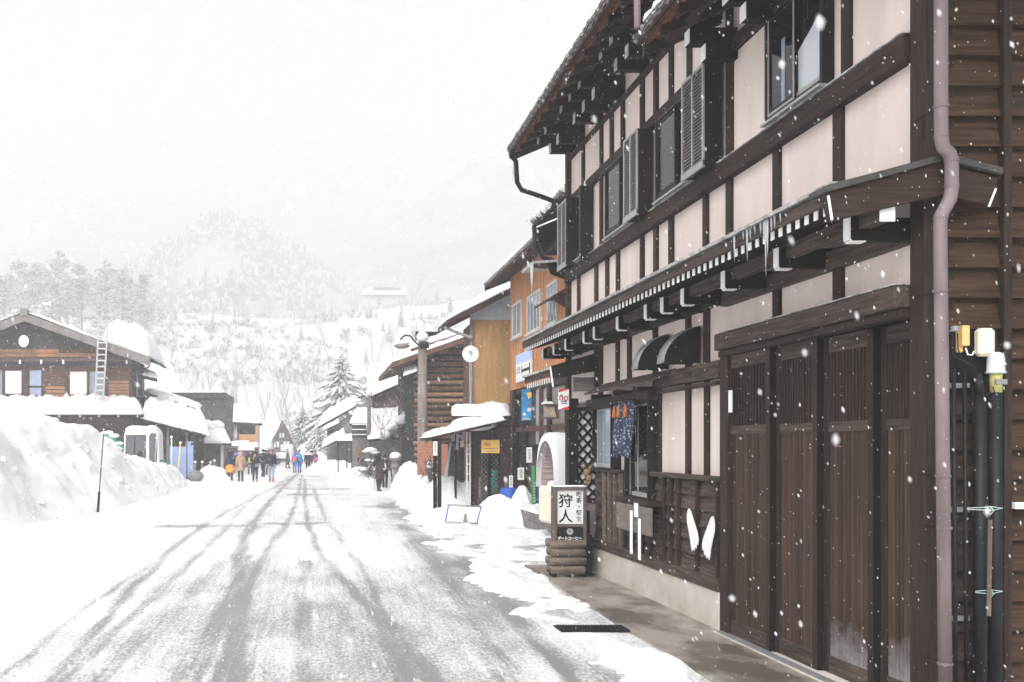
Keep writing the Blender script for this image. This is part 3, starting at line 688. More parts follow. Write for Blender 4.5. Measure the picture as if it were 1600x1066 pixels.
# verge at the near end, wrapping the corner
Yv = 6.42
v = MB()
tp = [W(1287,302,Yv), W(1474,252,Yv), W(1563,274,Yv)]; bt = [W(1298,346,Yv), W(1474,304,Yv), W(1546,322,Yv)]
v.prism([tp[0], tp[1], bt[1], bt[0]], (0,0.05,0)); v.prism([tp[1], tp[2], bt[2], bt[1]], (0,0.05,0)); part(v, 'verge_board', 'wood_x', bevel=0.004)
v = MB()
for p, q in ((tp[0], tp[1]), (tp[1], tp[2])):
    v.hexa([p+Vector((0,-.03,0)), q+Vector((0,-.03,0)), q+Vector((0,.2,0)), p+Vector((0,.2,0))], [p+Vector((0,-.03,.045)), q+Vector((0,-.03,.045)), q+Vector((0,.2,.045)), p+Vector((0,.2,.045))])
part(v, 'verge_cap', 'roofmetal', bevel=0.004)
v = MB(); v.bar(W(1294,306,Yv-0.01), W(1300,344,Yv-0.01), 0.012, 0.012); v.bar(W(1556,295,Yv-.01), W(1545,323,Yv-.01), 0.010, 0.010); part(v, 'white_end', 'white')
v = MB(); v.slab([tp[1], tp[2], tp[2]+Vector((0,0.2,0)), tp[1]+Vector((0,.2,0))], 0.02); part(v, 'pent_roof', 'roofmetal')
# icicles on the pent roof edge
for px, L in ((1197,.44),(1200,.30),(1168,.26),(1148,.22),(1194,.16),(1206,.12),(1211,.1),(1189,.09),(1173,.1),(1180,.07),(1220,.08),(1162,.07)):
    y = YF(px, EX); t = MB(); t.smooth = True; t.tube([(EX-.003,y,EZ-.01),(EX-.002,y+.003,EZ-.02-L*.4),(EX,y+.004,EZ-.02-L)], [0.011 if L > .2 else .007,.007,.0015], 6); part(t, 'icicle', 'ice')

# ---- main roof: a higher part farther along, a lower part nearest
def roof(y0, y1, ex, ez, slope, rx, name):
    rz = ez + (rx - ex) * slope
    b = MB(); b.slab([(ex,y0,ez),(rx,y0,rz),(rx,y1,rz),(ex,y1,ez)], 0.05); rf = part(b, name, 'soffit')
    t = MB(); n = int((y1 - y0) / 0.22)
    for i in range(n + 1):
        y = y0 + (y1 - y0) * i / n; t.tube([(ex-0.05,y,ez+0.03-0.05*slope),(rx,y,rz+0.03)], 0.05, 6)
    t.slab([(ex-0.03,y0,ez+0.03),(rx,y0,rz+0.03),(rx,y1,rz+0.03),(ex-0.03,y1,ez+0.03)], 0.026)
    for k in range(12):
        x = ex + 0.25*k; t.box(x-0.012, x, y0, y1, ez+0.03+(x-ex)*slope, ez+0.062+(x-ex)*slope)
    part(t, 'roof_tiles', 'tile', rf)
    t = MB(); t.box(ex-0.03, ex+0.0, y0, y1, ez-0.06, ez+0.004); part(t, 'eave_board', 'wood_y', rf)
    w = MB()                                  # wire snow net along the eave
    for j, (dx, dz) in enumerate(((-0.07,-0.02),(-0.055,0.05),(0.03,0.10),(0.14,0.14))):
        pts = [(ex+dx+0.012*math.sin(y*37+j), y, ez+dz+0.012*math.sin(y*29+j*2)) for y in linspace(y0, y1, int((y1-y0)*8))]; w.tube(pts, 0.006, 4, False)
    m = int((y1-y0)/0.16)
    for i in range(m):
        y = y0 + (y1-y0)*(i+.5)/m; w.tube([(ex-0.07,y,ez-0.03),(ex-0.065,y+0.05,ez+0.05),(ex+0.03,y-.02,ez+0.11),(ex+0.15,y+.04,ez+0.15)], 0.005, 4, False)
    part(w, 'snow_net', 'wire', rf)
    # soffit battens and rafters
    t = MB()
    for k in range(9): x = ex + 0.06 + 0.11*k; t.box(x, x+0.035, y0+.02, y1-.02, ez-0.085+(x-ex)*slope, ez-0.05+(x-ex)*slope)
    part(t, 'soffit_battens', 'soffit', rf)
    y = y0 + 0.2
    while y < y1:
        t = MB(); t.hexa([(ex+0.04,y-.04,ez-.19+.04*slope),(4.3,y-.04,ez-.19+(4.3-ex)*slope),(4.3,y+.04,ez-.19+(4.3-ex)*slope),(ex+0.04,y+.04,ez-.19+.04*slope)], [(ex+0.04,y-.04,ez-.085+.04*slope),(4.3,y-.04,ez-.085+(4.3-ex)*slope),(4.3,y+.04,ez-.085+(4.3-ex)*slope),(ex+0.04,y+.04,ez-.085+.04*slope)])
        part(t, 'eave_rafter', 'wood_x'); y += 0.47
    return rf
UEX, UEZ = 3.32, 6.93
rf = roof(9.95, 16.35, UEX, UEZ, 0.42, 8.0, 'upper_roof')
s = MB(); snow_slab(s, [(UEX+0.35,10.0,UEZ+.2),(7.9,10.0,UEZ+1.95),(7.9,16.3,UEZ+1.95),(UEX+0.35,16.3,UEZ+.2)], 0.28, 20, 20, 3.0); part(s, 'snow_cover', 'snow', rf)
LEX, LEZ = 3.36, 6.12
rf = roof(4.6, 9.98, LEX, LEZ, 0.42, 8.0, 'lower_roof')
s = MB()
for y in (9.7, 9.45, 8.9, 8.2): s.smooth = True; s.ball((LEX+0.02, y, LEZ+0.12), 0.07, 8, 6, 1.0, 1.9, 0.8)
part(s, 'snow_cover', 'snow', rf)
b = MB(); b.prism([(LEX+.02,9.93,LEZ-.02),(8.0,9.93,LEZ+1.95),(8.0,9.93,LEZ+2.8),(LEX+.9,9.93,LEZ+.98)], (0,0.06,0)); part(b, 'gable_infill', 'wood_x')
# eave beams carried on two-tier brackets
b = MB(); b.box(3.60, 3.72, 9.95, 16.2, 6.95, 7.06); part(b, 'eave_purlin', 'wood_y')
b = MB(); b.box(3.60, 3.72, 4.8, 9.9, 6.06, 6.17); part(b, 'eave_purlin', 'wood_y')
for px in (1026,1007,969,952,936,908,895):
    y = YF(px) - 0.05; k = MB(); k.box(3.79, 4.2, y-.06, y+.06, 6.64, 6.79); k.box(3.60, 4.2, y-.06, y+.06, 6.793, 6.95); br = part(k, 'bracket', 'black', bevel=0.004)
    c = MB(); c.box(3.783, 3.79, y-.06, y+.06, 6.64, 6.79); part(c, 'white_end', 'edge', br); c = MB(); c.box(3.593, 3.60, y-.06, y+.06, 6.80, 6.95); part(c, 'white_end', 'edge', br)
for y in (9.62, 8.72, 7.75, 6.72, 5.7):
    k = MB(); k.box(3.88, 4.2, y-.06, y+.06, 5.76, 5.91); k.box(3.72, 4.2, y-.06, y+.06, 5.913, 6.07); br = part(k, 'bracket', 'black', bevel=0.004)
    c = MB(); c.box(3.873, 3.88, y-.06, y+.06, 5.76, 5.91); part(c, 'white_end', 'white', br); c = MB(); c.box(3.713, 3.72, y-.06, y+.06, 5.92, 6.07); part(c, 'white_end', 'white', br)
# verge boards, gutter hopper and the bent rain pipe at the far end
b = MB(); b.prism([(UEX-.02,16.33,UEZ-.14),(6.2,16.33,UEZ+1.07),(6.2,16.33,UEZ+1.3),(UEX-.02,16.33,UEZ+0.02)], (0,0.04,0)); part(b, 'verge_board', 'wood_x')
g = MB(); g.smooth = True; Yg = 16.3
g.tube([W(801,246,Yg), W(806,252,Yg), W(808,285,Yg), W(815,297,Yg), W(845,307,Yg), W(880,320,Yg), W(893,330,15.98)], 0.042, 8); g.tube([W(796,243,Yg), W(806,241,Yg)], 0.055, 8); part(g, 'rain_pipe', 'conduit')
g = MB(); g.tube([W(995,-30,9.9), W(996,45,9.9)], 0.035, 8); part(g, 'rain_pipe', 'pipe')
for px, L in ((801,.25),(804,.18)): t = MB(); t.tube([W(px,262,Yg), W(px+.5,262,Yg)-Vector((0,0,L))], [.02,.002], 6); part(t, 'icicle', 'ice')

# ---- end wall of lapped boards
b = MB(); bh = 47.5 / 228.3; z = 1.9 + (697 - 37.5 * 1) / 228.3; z -= 23 * bh
while z < 8.4:
    b.hexa([(4.33,HN+.012,z),(9.6,HN+.012,z),(9.6,HN+.12,z),(4.33,HN+.12,z)], [(4.33,HN+.068,z+bh+.012),(9.6,HN+.068,z+bh+.012),(9.6,HN+.12,z+bh+.02),(4.33,HN+.12,z+bh+.02)]); z += bh
part(b, 'clapboard_wall', 'clap')
b = MB(); b.box(4.33, 9.6, HN+0.09, HN+0.14, -0.05, 8.3); part(b, 'clapboard_backing', 'black')
for x in (4.715, 5.7, 6.7, 7.7): b = MB(); b.box(x-.02, x+.035, HN-0.02, HN+0.045, 0.1, 8.3); part(b, 'batten', 'wood_z', bevel=0.004)
b = MB(); b.box(4.34, 9.6, HN-0.01, HN+0.06, 0.10, 0.26); part(b, 'base_board', 'wood_x', bevel=.005)
b = MB(); b.box(4.3, 9.6, HN+0.0, HN+0.2, -0.05, 0.10); part(b, 'plinth', 'concrete')
# down pipe with swan neck round the pent roof
Yp = 6.33; g = MB(); g.smooth = True
xs = lambda px: XA(px, Yp)
path = [(1470,-140),(1470.5,190),(1471,216),(1474,231),(1482,238),(1486.5,248),(1487,262),(1487,296),(1484,312),(1476,326),(1470,338),(1469,352),(1473,700),(1478,1160)]
g.tube([W(px, py, Yp) for px, py in path], 0.041, 14); dp = part(g, 'down_pipe', 'pipe')
for px, py in ((1470.5,167),(1469.5,455),(1473.5,744),(1475.5,825),(1477,1037)):
    r = MB(); p = W(px, py, Yp); r.tube([p-Vector((0,0,.008)), p+Vector((0,0,.008))], 0.047, 14); part(r, 'clip', 'pipe', dp); r = MB(); r.box(p.x-.004, p.x+.004, Yp+.03, HN+.03, p.z-.004, p.z+.004); part(r, 'bracket', 'black', dp)
for px, py in ((1471,213),(1487,252),(1487,290),(1470,340)): 
    r = MB(); p = W(px, py, Yp); r.tube([p-Vector((0,0,.006)), p+Vector((0,0,.006))], 0.0445, 14); part(r, 'joint', 'pipe', dp)

# ---- pipes and boxes on the end wall
Yc = 6.50
def wx(px): return XA(px, Yc)
def wz(py): return ZA(py, Yc)
b = MB(); b.box(wx(1481), wx(1566), HN-.02, HN+.04, wz(600), wz(512)); part(b, 'board', 'black', label='black mounting board on the clapboard wall')
for px in (1490, 1507): g = MB(); g.smooth = True; g.tube([W(px, 576, Yc), W(px+4, 1160, Yc)], 0.0135, 8); part(g, 'conduit', 'conduit')
for px, t in ((1531, 615), (1555, 612)): g = MB(); g.smooth = True; g.tube([W(px, t, Yc), W(px+1, 1160, Yc)], 0.042, 12); part(g, 'conduit', 'conduit')
g = MB(); g.smooth = True; g.tube([W(1529, 583, Yc), W(1529, 602, Yc), W(1531, 616, Yc)], [.016,.03,.044], 12); part(g, 'conduit_cap', 'conduit')
for py in (602, 797, 968): g = MB(); g.box(wx(1484), wx(1521), HN-.035, HN-.018, wz(py+4), wz(py-4)); part(g, 'pipe_rail', 'steel', bevel=.002)
bx = MB(); bx.box(wx(1527), wx(1553), HN-.10, HN-.02, wz(557), wz(513)); part(bx, 'meter_box', 'cream', bevel=.022, label='cream plastic box with round corners')
bx = MB(); bx.box(wx(1501), wx(1513), HN-.09, HN-.03, wz(541), wz(509)); bx.box(wx(1500), wx(1509), HN-.05, HN-.02, wz(550), wz(510)); part(bx, 'protector_box', 'yellow', bevel=.006, label='narrow yellow plastic box')
g = MB(); g.smooth = True; p = W(1492, 518, Yc-.02); g.lathe([(.034,0),(.034,.008),(.026,.01),(.026,.032),(.02,.036)], p, 12); part(g, 'pipe_end', 'steel')
g = MB(); g.smooth = True
g.tube([W(1489,520,Yc-.01),W(1487,545,Yc-.02),W(1492,558,Yc-.02),W(1512,566,Yc-.02),W(1524,578,Yc-.02)], .005, 6); g.tube([W(1496,520,Yc-.01),W(1497,545,Yc-.02),W(1504,564,Yc-.02),W(1518,571,Yc-.02)], .004, 6)
g.tube([W(1534,612,Yc-.05),W(1538,620,Yc-.06),W(1549,624,Yc-.06),W(1555,616,Yc-.06),W(1551,604,Yc-.06)], .0035, 6); part(g, 'cable', 'wire')
g = MB(); g.smooth = True; g.tube([W(1509,544,Yc-.04),W(1512,554,Yc-.04),W(1519,555,Yc-.04),W(1522,549,Yc-.04)], .005, 6); part(g, 'cable', 'white')
cp = MB(); cp.smooth = True; p = W(1556, 584, Yc-.01); cp.lathe([(.060,0),(.062,.012),(.054,.016),(.052,.10),(.046,.128),(.03,.142),(.004,.147)], p, 18); cc = part(cp, 'vent_cowl', mat('cowl_grey', (0.52,0.54,0.57), 0.4, .06))
cp = MB(); cp.smooth = True; cp.lathe([(.038,-.128),(.038,-.02),(.040,0)], p, 14); part(cp, 'collar', mat('collar_yellow', (0.45,0.43,0.17), .6, .3, (20,20,20)), cc)
lb = MB(); text(lb, '75A-60', .023, p + Vector((0,-.0535,.062)), extrude=.001); text(lb, '150', .024, p + Vector((0,-.0535,.03)), extrude=.001); part(lb, 'lettering', 'signwhite', cc)
lb = MB(); lb.box(p.x-.03, p.x+.045, p.y-.047, p.y-.037, p.z-.075, p.z-.04); part(lb, 'label_plate', 'steel', cc)
g = MB(); g.smooth = True
for py in (795, 925):
    for j in (-1, 1): g.tube([W(1511 if py == 795 else 1524, py+j, Yc-.05), W(1535, py+j*2, Yc-.055), W(1549, py+j*3, Yc-.055), W(1567, py-1, Yc-.05)], .0028, 5)
    g.tube([W(1549, py, Yc-.055), W(1543, py+5, Yc-.06), W(1548, py+9, Yc-.06), W(1553, py+3, Yc-.06), W(1547, py-4, Yc-.06)], .0028, 5)
part(g, 'tie_wire', mat('pale_green_wire', (.45,.6,.55), .5, .1))
bx = MB(); bx.box(wx(1590), wx(1615), HN-.05, HN+.02, wz(796), wz(786)); part(bx, 'switch_box', 'white', bevel=.004)
st = MB(); st.bar(W(1545, 963, Yc-.07), W(1547, 812, Yc-.062), .028, .012); o = part(st, 'tied_stick', 'grey_z', bevel=.003, label='pale weathered wooden stick tied to the black pipe')
# ------------------------------------------------------------------ things on and before the street front of the timber house
# small bay window with its own little roof
aw = MB(); ya, yb = 13.75, 11.1
aw.slab([(3.84,yb,2.655),(4.16,yb,2.80),(4.16,ya,2.80),(3.84,ya,2.655)], 0.03); part(aw, 'window_awning', 'grey_y', bevel=.003)
for y in (11.8, 12.6, 13.6): aw = MB(); aw.box(3.90, 4.17, y-.03, y+.03, 2.56, 2.63); part(aw, 'awning_bracket', 'wood_x')
b = MB(); b.box(4.02, 4.2, 11.65, 14.3, 2.47, 2.58); part(b, 'window_head', 'wood_y')
def lowwin(y0, y1, z0, z1, x, nm='glass'):
    f = MB(); t = .04
    f.box(x, x+.14, y0, y0+t, z0, z1); f.box(x, x+.14, y1-t, y1, z0, z1); f.box(x, x+.14, y0+t, y1-t, z1-t, z1); f.box(x, x+.14, y0+t, y1-t, z0, z0+.02)
    w = part(f, 'window', 'bronze', bevel=.003); ym = (y0+y1)/2
    for p, q, xx in ((y0+t, ym+.02, x+.03), (ym-.02, y1-t, x+.06)):
        s = MB(); a = .025; s.box(xx, xx+.02, p, p+a, z0+.02, z1-t); s.box(xx, xx+.02, q-a, q, z0+.02, z1-t); s.box(xx, xx+.02, p+a, q-a, z1-t-a, z1-t); s.box(xx-.004, xx+.02, p+a, q-a, z0+.02, z0+.075)
        sh = part(s, 'sash', 'alu', w); g = MB(); g.box(xx+.006, xx+.012, p+a, q-a, z0+.075, z1-t-a); part(g, 'pane', nm, sh)
    b = MB(); b.box(x+.1, x+.13, y0+t, y1-t, z0+.02, z1-t); part(b, 'dark_room', 'black', w)
lowwin(11.75, 12.66, 1.24, 2.47, 4.06)
lowwin(13.22, 14.13, 1.575, 2.47, 4.06, 'glasspale')  # pale pane colour stands in for a bright reflection
b = MB(); b.box(3.97, 4.2, 11.5, 12.75, 1.17, 1.235); part(b, 'window_shelf', 'wood_y', bevel=.004)

bd = MB(); bd.box(3.93, 3.965, 11.3, 12.58, 0.83, 1.165); o = bd.build('notice_board', M['boardgrey'], bevel=.006); tag(o, 'weathered blank wooden board hung below the open window of the timber house', 'board')
for i, (y, z0, z1) in enumerate(((11.92,.56,1.10),(11.62,.52,1.02))):
    p = MB(); p.box(3.905, 3.922, y-.035, y+.035, z0, z1); o = p.build('white_stick', M['white'], bevel=.003)
    tag(o, ('white wooden slat leaning on the weathered board, the one farther from the doors', 'white wooden slat leaning on the weathered board, the one nearer the doors')[i], 'slat')
p = MB(); p.box(3.915, 3.928, 11.71, 11.83, 1.03, 1.20); o = p.build('paper_notice', M['white']); tag(o, 'white paper notice pinned at the middle of the weathered board', 'notice')
# printed cloth hanging under the awning
cl = MB(); cl.smooth = True; vs = []; n, m = 30, 14
for j in range(m+1):
    for i in range(n+1):
        u = i/n; y = lerp(12.80, 12.04, u); z = 2.46 - .70*j/m - .02*math.sin(u*11); vs.append((3.97 + .022*math.sin(u*26+.3*j) + .01*math.sin(u*60), y, z))
cl.add(vs, [(j*(n+1)+i, j*(n+1)+i+1, (j+1)*(n+1)+i+1, (j+1)*(n+1)+i) for j in range(m) for i in range(n)])
cm = bpy.data.materials.new('indigo_print'); cm.use_nodes = True; nn_ = cm.node_tree.nodes; ll = cm.node_tree.links
vo = nn_.new('ShaderNodeTexVoronoi'); vo.inputs['Scale'].default_value = 26; tc = nn_.new('ShaderNodeTexCoord'); cr = nn_.new('ShaderNodeValToRGB')
cr.color_ramp.elements[0].position = .25; cr.color_ramp.elements[0].color = (.26,.28,.35,1); cr.color_ramp.elements[1].position = .42; cr.color_ramp.elements[1].color = (.022,.028,.065,1)
ll.new(tc.outputs['Object'], vo.inputs['Vector']); ll.new(vo.outputs['Distance'], cr.inputs['Fac']); ll.new(cr.outputs[0], nn_['Principled BSDF'].inputs['Base Color']); nn_['Principled BSDF'].inputs['Roughness'].default_value = .9
tr = thing('hanging_cloth', 'indigo patterned cloth with orange tassels hanging under the small awning', 'cloth', (3.97, 12.4, 2.46))
o = cl.build('cloth', cm, tr); sd = o.modifiers.new('solid', 'SOLIDIFY'); sd.thickness = .006
for y in (12.66, 12.48, 12.2):
    t = MB(); t.smooth = True; t.tube([(3.93,y,2.42),(3.93,y,2.36),(3.93,y,2.27)], [.01,.022,.032], 8); t.build('tassel', mat('orange_tassel', (.50,.15,.06), .8, .15), tr)
t = MB(); t.tube([(3.97,12.95,2.47),(3.97,11.95,2.47)], .012, 6); t.build('rod', M['wood_y'], tr)
# two curved hoods over the vents
for i, (y, z0, z1, d) in enumerate(((10.42, 2.80, 3.20, .40), (11.36, 2.81, 3.22, .37))):
    h = thing('vent_hood', ('curved dark metal vent hood on the house front, the one nearer the wooden doors', 'curved dark metal vent hood on the house front, the one farther from the wooden doors')[i], 'vent hood', (4.17, y, z0))
    prof = [(d * (1 - (1 - math.sin(a)) ** 1.0) if False else d * (1 - math.cos(a)) , z1 - (z1 - z0) * math.sin(a)) for a in linspace(0, math.pi/2, 9)]
    prof = [(d * (1 - (1 - k) ** .75) if False else d * math.sin(k * math.pi/2) ** 1.25, lerp(z1, z0, 1 - math.cos(k*math.pi/2))) for k in linspace(0, 1, 9)]
    pts = [(4.17 - x, z) for x, z in prof]
    for yy in (y, y + .20):
        s = MB(); s.prism([(4.17, yy, z0)] + [(px_, yy, z_) for px_, z_ in pts], (0, -.008, 0)); s.build('side_plate', M['bronze'], h)
    s = MB(); s.smooth = True
    s.add([(x - .004, yy, z + .004) for x, z in pts for yy in (y-.012, y+.202)], [(2*k, 2*k+1, 2*k+3, 2*k+2) for k in range(len(pts)-1)])
    o = s.build('curved_sheet', M['steel'], h); sd = o.modifiers.new('solid', 'SOLIDIFY'); sd.thickness = .008
# white wings fixed on the wainscot
WL = [(.0,.27),(.012,.30),(.03,.27),(.055,.18),(.085,.08),(.112,-.02),(.125,-.11),(.118,-.185),(.105,-.17),(.10,-.24),(.085,-.225),(.075,-.28),(.06,-.25),(.05,-.295),(.04,-.23),(.03,-.13),(.012,-.02),(-.008,.10),(-.01,.2)]
wg = thing('wing_ornament', 'pair of white cut-out wings fixed to the dark boards beside the doors', 'ornament', (4.10, 10.4, 1.0))
for sgn, yc, zc in ((-1, 10.36, .985), (1, 10.02, .945)):
    s = MB(); s.prism([(4.085, yc + sgn * (-.17 + a * 2.3), zc + bz * .78) for a, bz in WL], (-.012,0,0)); s.build('wing', M['white'], wg, bevel=.002)
p = MB(); y = YF(1131.5, 4.03); p.box(4.085, 4.10, y-.035, y+.035, 2.23, 2.45); o = p.build('name_plate', M['white'], bevel=.003); tag(o, 'small blank white plate on the jamb beside the sliding doors', 'plate')

# porch at the far end: small roof with white rafter ends, lattice, post
b = MB(); b.slab([(3.46,14.25,3.06),(4.75,14.25,3.42),(4.75,16.0,3.42),(3.46,16.0,3.06)], .035); pr = part(b, 'porch_roof', 'roofmetal')
b = MB(); b.bar((3.462,14.22,3.05),(3.462,16.02,3.05), .05, .03); part(b, 'roof_edge', 'edge', pr)
b = MB(); b.box(3.475,3.50,14.25,16.0,2.94,3.035); part(b, 'fascia', 'grey_y', pr)
rr = None
for i in range(12):
    y = 14.31 + i*.148
    if rr is None:
        c = MB(); c.box(3.505,3.515,y-.022,y+.022,2.85,2.93); rr = part(c, 'white_end', 'white', pr); yy0 = y
    else: dup_part(rr, pr, (0, y-yy0, 0))
b = MB(); b.prism([W(861,592,14.22),W(931,580,14.22),W(931,552,14.22),W(861,572,14.22)], (0,.06,0)); part(b, 'verge_board', 'black', pr)
b = MB(); b.prism([W(859,573,14.21),W(863.5,605,14.21),W(865.5,605,14.21),W(861,573,14.21)], (0,.02,0)); part(b, 'white_end', 'white', pr)
b = MB(); b.box(3.87,4.2,14.4,14.46,2.72,2.93); part(b, 'porch_board', 'greyside')
b = MB(); b.box(4.3,4.95,15.93,15.97,2.28,2.55); part(b, 'porch_board', 'tanlog')
ty = 14.62; x0, x1, z0, z1 = XA(903,ty), XA(934,ty), ZA(778,ty), ZA(642,ty)
b = MB(); b.box(x0, x1+.1, ty+.03, ty+.05, z0-.05, z1); part(b, 'porch_panel', 'white')
b = MB(); n = 13; stp = .165
k = -8
while k < 16:
    for sg in (1,-1):
        pts = []
        xa, xb = x0, x1+.1
        za = z0 + k*stp; zb = za + sg*(xb-xa)*1.1
        # clip to the panel
        P = [(xa,za),(xb,zb)]
        def cut(p, q, zlim, keep_low):
            return p
        t0, t1 = 0.0, 1.0
        if abs(zb-za) > 1e-6:
            for zl in (z0, z1):
                pass
            lo = (z0-za)/(zb-za); hi = (z1-za)/(zb-za); t0 = max(0, min(lo,hi)); t1 = min(1, max(lo,hi))
        if t1 - t0 > .05: b.bar((lerp(xa,xb,t0),ty+.006*sg,lerp(za,zb,t0)), (lerp(xa,xb,t1),ty+.006*sg,lerp(za,zb,t1)), .01, .035)
    k += 1
part(b, 'lattice_screen', 'black')
b = MB(); b.box(x0-.04, x0, ty-.03, ty+.03, 0, z1+.05); b.box(x0, x1+.1, ty-.03, ty+.03, z1, z1+.05); b.box(x0,x1+.1,ty-.03,ty+.03,z0-.06,z0); part(b, 'lattice_frame', 'wood_x')
b = MB(); b.box(x0,x1+.08,ty+.0,ty+.028,.05,z0-.06); part(b, 'porch_panel', 'greyside')
# leaf shaped ornament on the lattice
orn = MB(); orn.smooth = True
for dx, dz, r in ((0,0,.07),(.06,.07,.05),(-.05,.1,.05),(.03,-.1,.06),(-.02,-.17,.04)): orn.ball((XA(917,14.55)+dx,14.55,ZA(738,14.55)+dz*.9), r*.8, 8, 6, 1, .3, 1)
o = orn.build('gold_ornament', mat('dull_gold', (.30,.20,.09), .6, .2)); tag(o, 'dull gold leaf ornament hung on the black lattice screen', 'ornament')

# red and white sign on the porch post
def no_logo(b_red, b_green, c, s):
    """the green-capped red n and o mark, facing -Y"""
    x, y, z = c
    b_red.tube([(x-.5*s,y,z-.3*s),(x-.5*s,y,z+.15*s)], .07*s, 5); b_red.tube([(x-.15*s,y,z-.3*s),(x-.15*s,y,z+.3*s)], .07*s, 5)
    b_red.tube([(x+.3*s+.24*s*math.cos(a),y,z-.07*s+.24*s*math.sin(a)) for a in linspace(0,2*math.pi,17)], .065*s, 5, False)
    b_green.tube([(x-.5*s+(.01+.17+.17*math.cos(a))*s,y-.004,z+(.17+.17*math.sin(a))*s) for a in linspace(math.pi,0.2,9)], .075*s, 5)
    b_green.tube([(x+.52*s,y-.004,z+.24*s),(x+.60*s,y-.004,z+.34*s)], .06*s, 5)
Ys = 14.18; xa, xb, za, zb = XA(873,Ys), XA(889,Ys), ZA(640,Ys), ZA(608,Ys)
sg = thing('shop_sign', 'small red and white sign hung on the dark porch post', 'sign', ((xa+xb)/2, Ys, za))
b = MB(); b.box(xa,xb,Ys,Ys+.03,za,zb); b.build('panel', M['signwhite'], sg)
b = MB(); b.prism([(xa,Ys-.004,zb),(xb,Ys-.004,zb),(xa,Ys-.004,zb-.05)], (0,.003,0)); b.prism([(xa,Ys-.004,za),(xb,Ys-.004,za),(xb,Ys-.004,za+.05)], (0,.003,0)); b.build('corner_stripe', M['red'], sg)
r_, g_ = MB(), MB(); no_logo(r_, g_, ((xa+xb)/2-.005, Ys-.006, zb-.13), .115); r_.build('emblem', M['red'], sg); g_.build('emblem', M['green'], sg)
b = MB(); marks(b, xa+.035, xb-.03, za+.075, za+.135, Ys-.001, 2, 5); b.build('lettering', M['ink'], sg)

# standing sign of the tea room on a base of stacked logs
Yt = 13.75; s_ = Yt / F
X = lambda px: (px-VX)*s_
Zt = lambda py: CAMZ + (VY-py)*s_
ts = thing('tea_room_sign', 'standing white sign with black brush lettering on a base of stacked logs', 'sign', (X(890), Yt, 0.02))
b = MB(); t = .045; xl, xr, zb_, zt_ = X(866), X(917), Zt(851), Zt(761)
b.box(xl, xl+t, Yt, Yt+.20, zb_, zt_); b.box(xr-t, xr, Yt, Yt+.20, zb_, zt_); b.box(xl+t, xr-t, Yt, Yt+.20, zt_-t, zt_); b.box(xl+t, xr-t, Yt, Yt+.20, Zt(824), Zt(819)); b.box(xl+t, xr-t, Yt, Yt+.2, zb_, zb_+.02)
b.build('frame', M['grey_z'], ts, bevel=.006)
b = MB(); b.box(xl+t, xr-t, Yt+.035, Yt+.16, Zt(819), zt_-t); pn = b.build('panel', M['signwhite'], ts)
b = MB()
cx = X(887); text(b, '狩人', .205, (cx-.02, Yt+.034, Zt(795)), vertical=True, pitch=1.08, extrude=.002, bold=.003)
text(b, '喫茶・軽食', .082, (X(905.5), Yt+.034, Zt(792)), vertical=True, pitch=1.06, extrude=.002, bold=.001); b.build('lettering', M['ink'], ts)
b = MB(); b.box(xl+t, xr-t, Yt+.035, Yt+.16, zb_+.02, Zt(824)); b.build('lower_panel', M['ink'], ts)
b = MB(); text(b, 'ダートコーヒー', .050, ((xl+xr)/2-.003, Yt+.034, Zt(841.5)), extrude=.002, bold=.002)
for rad in (.017,.03,.042): b.tube([((xl+xr)/2+rad*math.cos(a), Yt+.032, Zt(831)+rad*math.sin(a)) for a in linspace(0,2*math.pi,19)], .0035, 4, False)
b.build('lettering', M['signwhite'], ts)
for k in range(4):
    for j in range(2):
        lg = MB(); lg.smooth = True; z = .07 + .125*(3-k) + .05; x0_ = X(862 + (k%2)*1.5) - .02; x1_ = X(916 - (k%2)*2)
        y = Yt + .02 + j*.24; lg.tube([(x0_,y,z),(x0_+.01,y,z),(x1_-.01,y,z),(x1_,y,z)], [.05,.06,.062,.052], 12); lg.build('log', M['log'], ts)
b = MB()
for k in range(3): z = .15 + .125*k; 
b.box(X(864), X(922), Yt+.0, Yt+.27, .06, .10); b.box(X(914), X(926), Yt+.02, Yt+.25, .10, .62); b.build('base_frame', M['black'], ts, bevel=.01)
for px in (864, 912): 
    for y in (Yt+.03, Yt+.24): b = MB(); b.ball((X(px)+.03, y, .04), .034, 10, 6, 1, .6, 1); b.build('caster', M['conduit'], ts)

b = MB(); snow_slab(b, [(xl,Yt,zt_),(xr,Yt,zt_),(xr,Yt+.2,zt_),(xl,Yt+.2,zt_)], .02, 10, 4, 2.0); b.build('snow_cap', M['snow'], ts)
b = MB(); b.box(X(917), X(931), Yt+.3, Yt+.9, .05, .95); b.build('crate_stack', M['black']) and None
o = bpy.data.objects[-1] if False else COL.objects[-1]; tag(o, 'dark slatted box standing behind the tea room sign', 'box')

b = MB(); b.box(XA(889,14.5), XA(904,14.5), 14.5, 14.62, 0.0, 2.62); part(b, 'porch_post', 'black', bevel=.005)
# ------------------------------------------------------------------ houses farther along the right side
def P_(parent):
    def f(mb, name, m, par=None, bevel=0.0, label=None):
        o = mb.build(name, M[m] if isinstance(m, str) else m, par or parent, bevel)
        if label: o['label'] = label
        return o
    return f
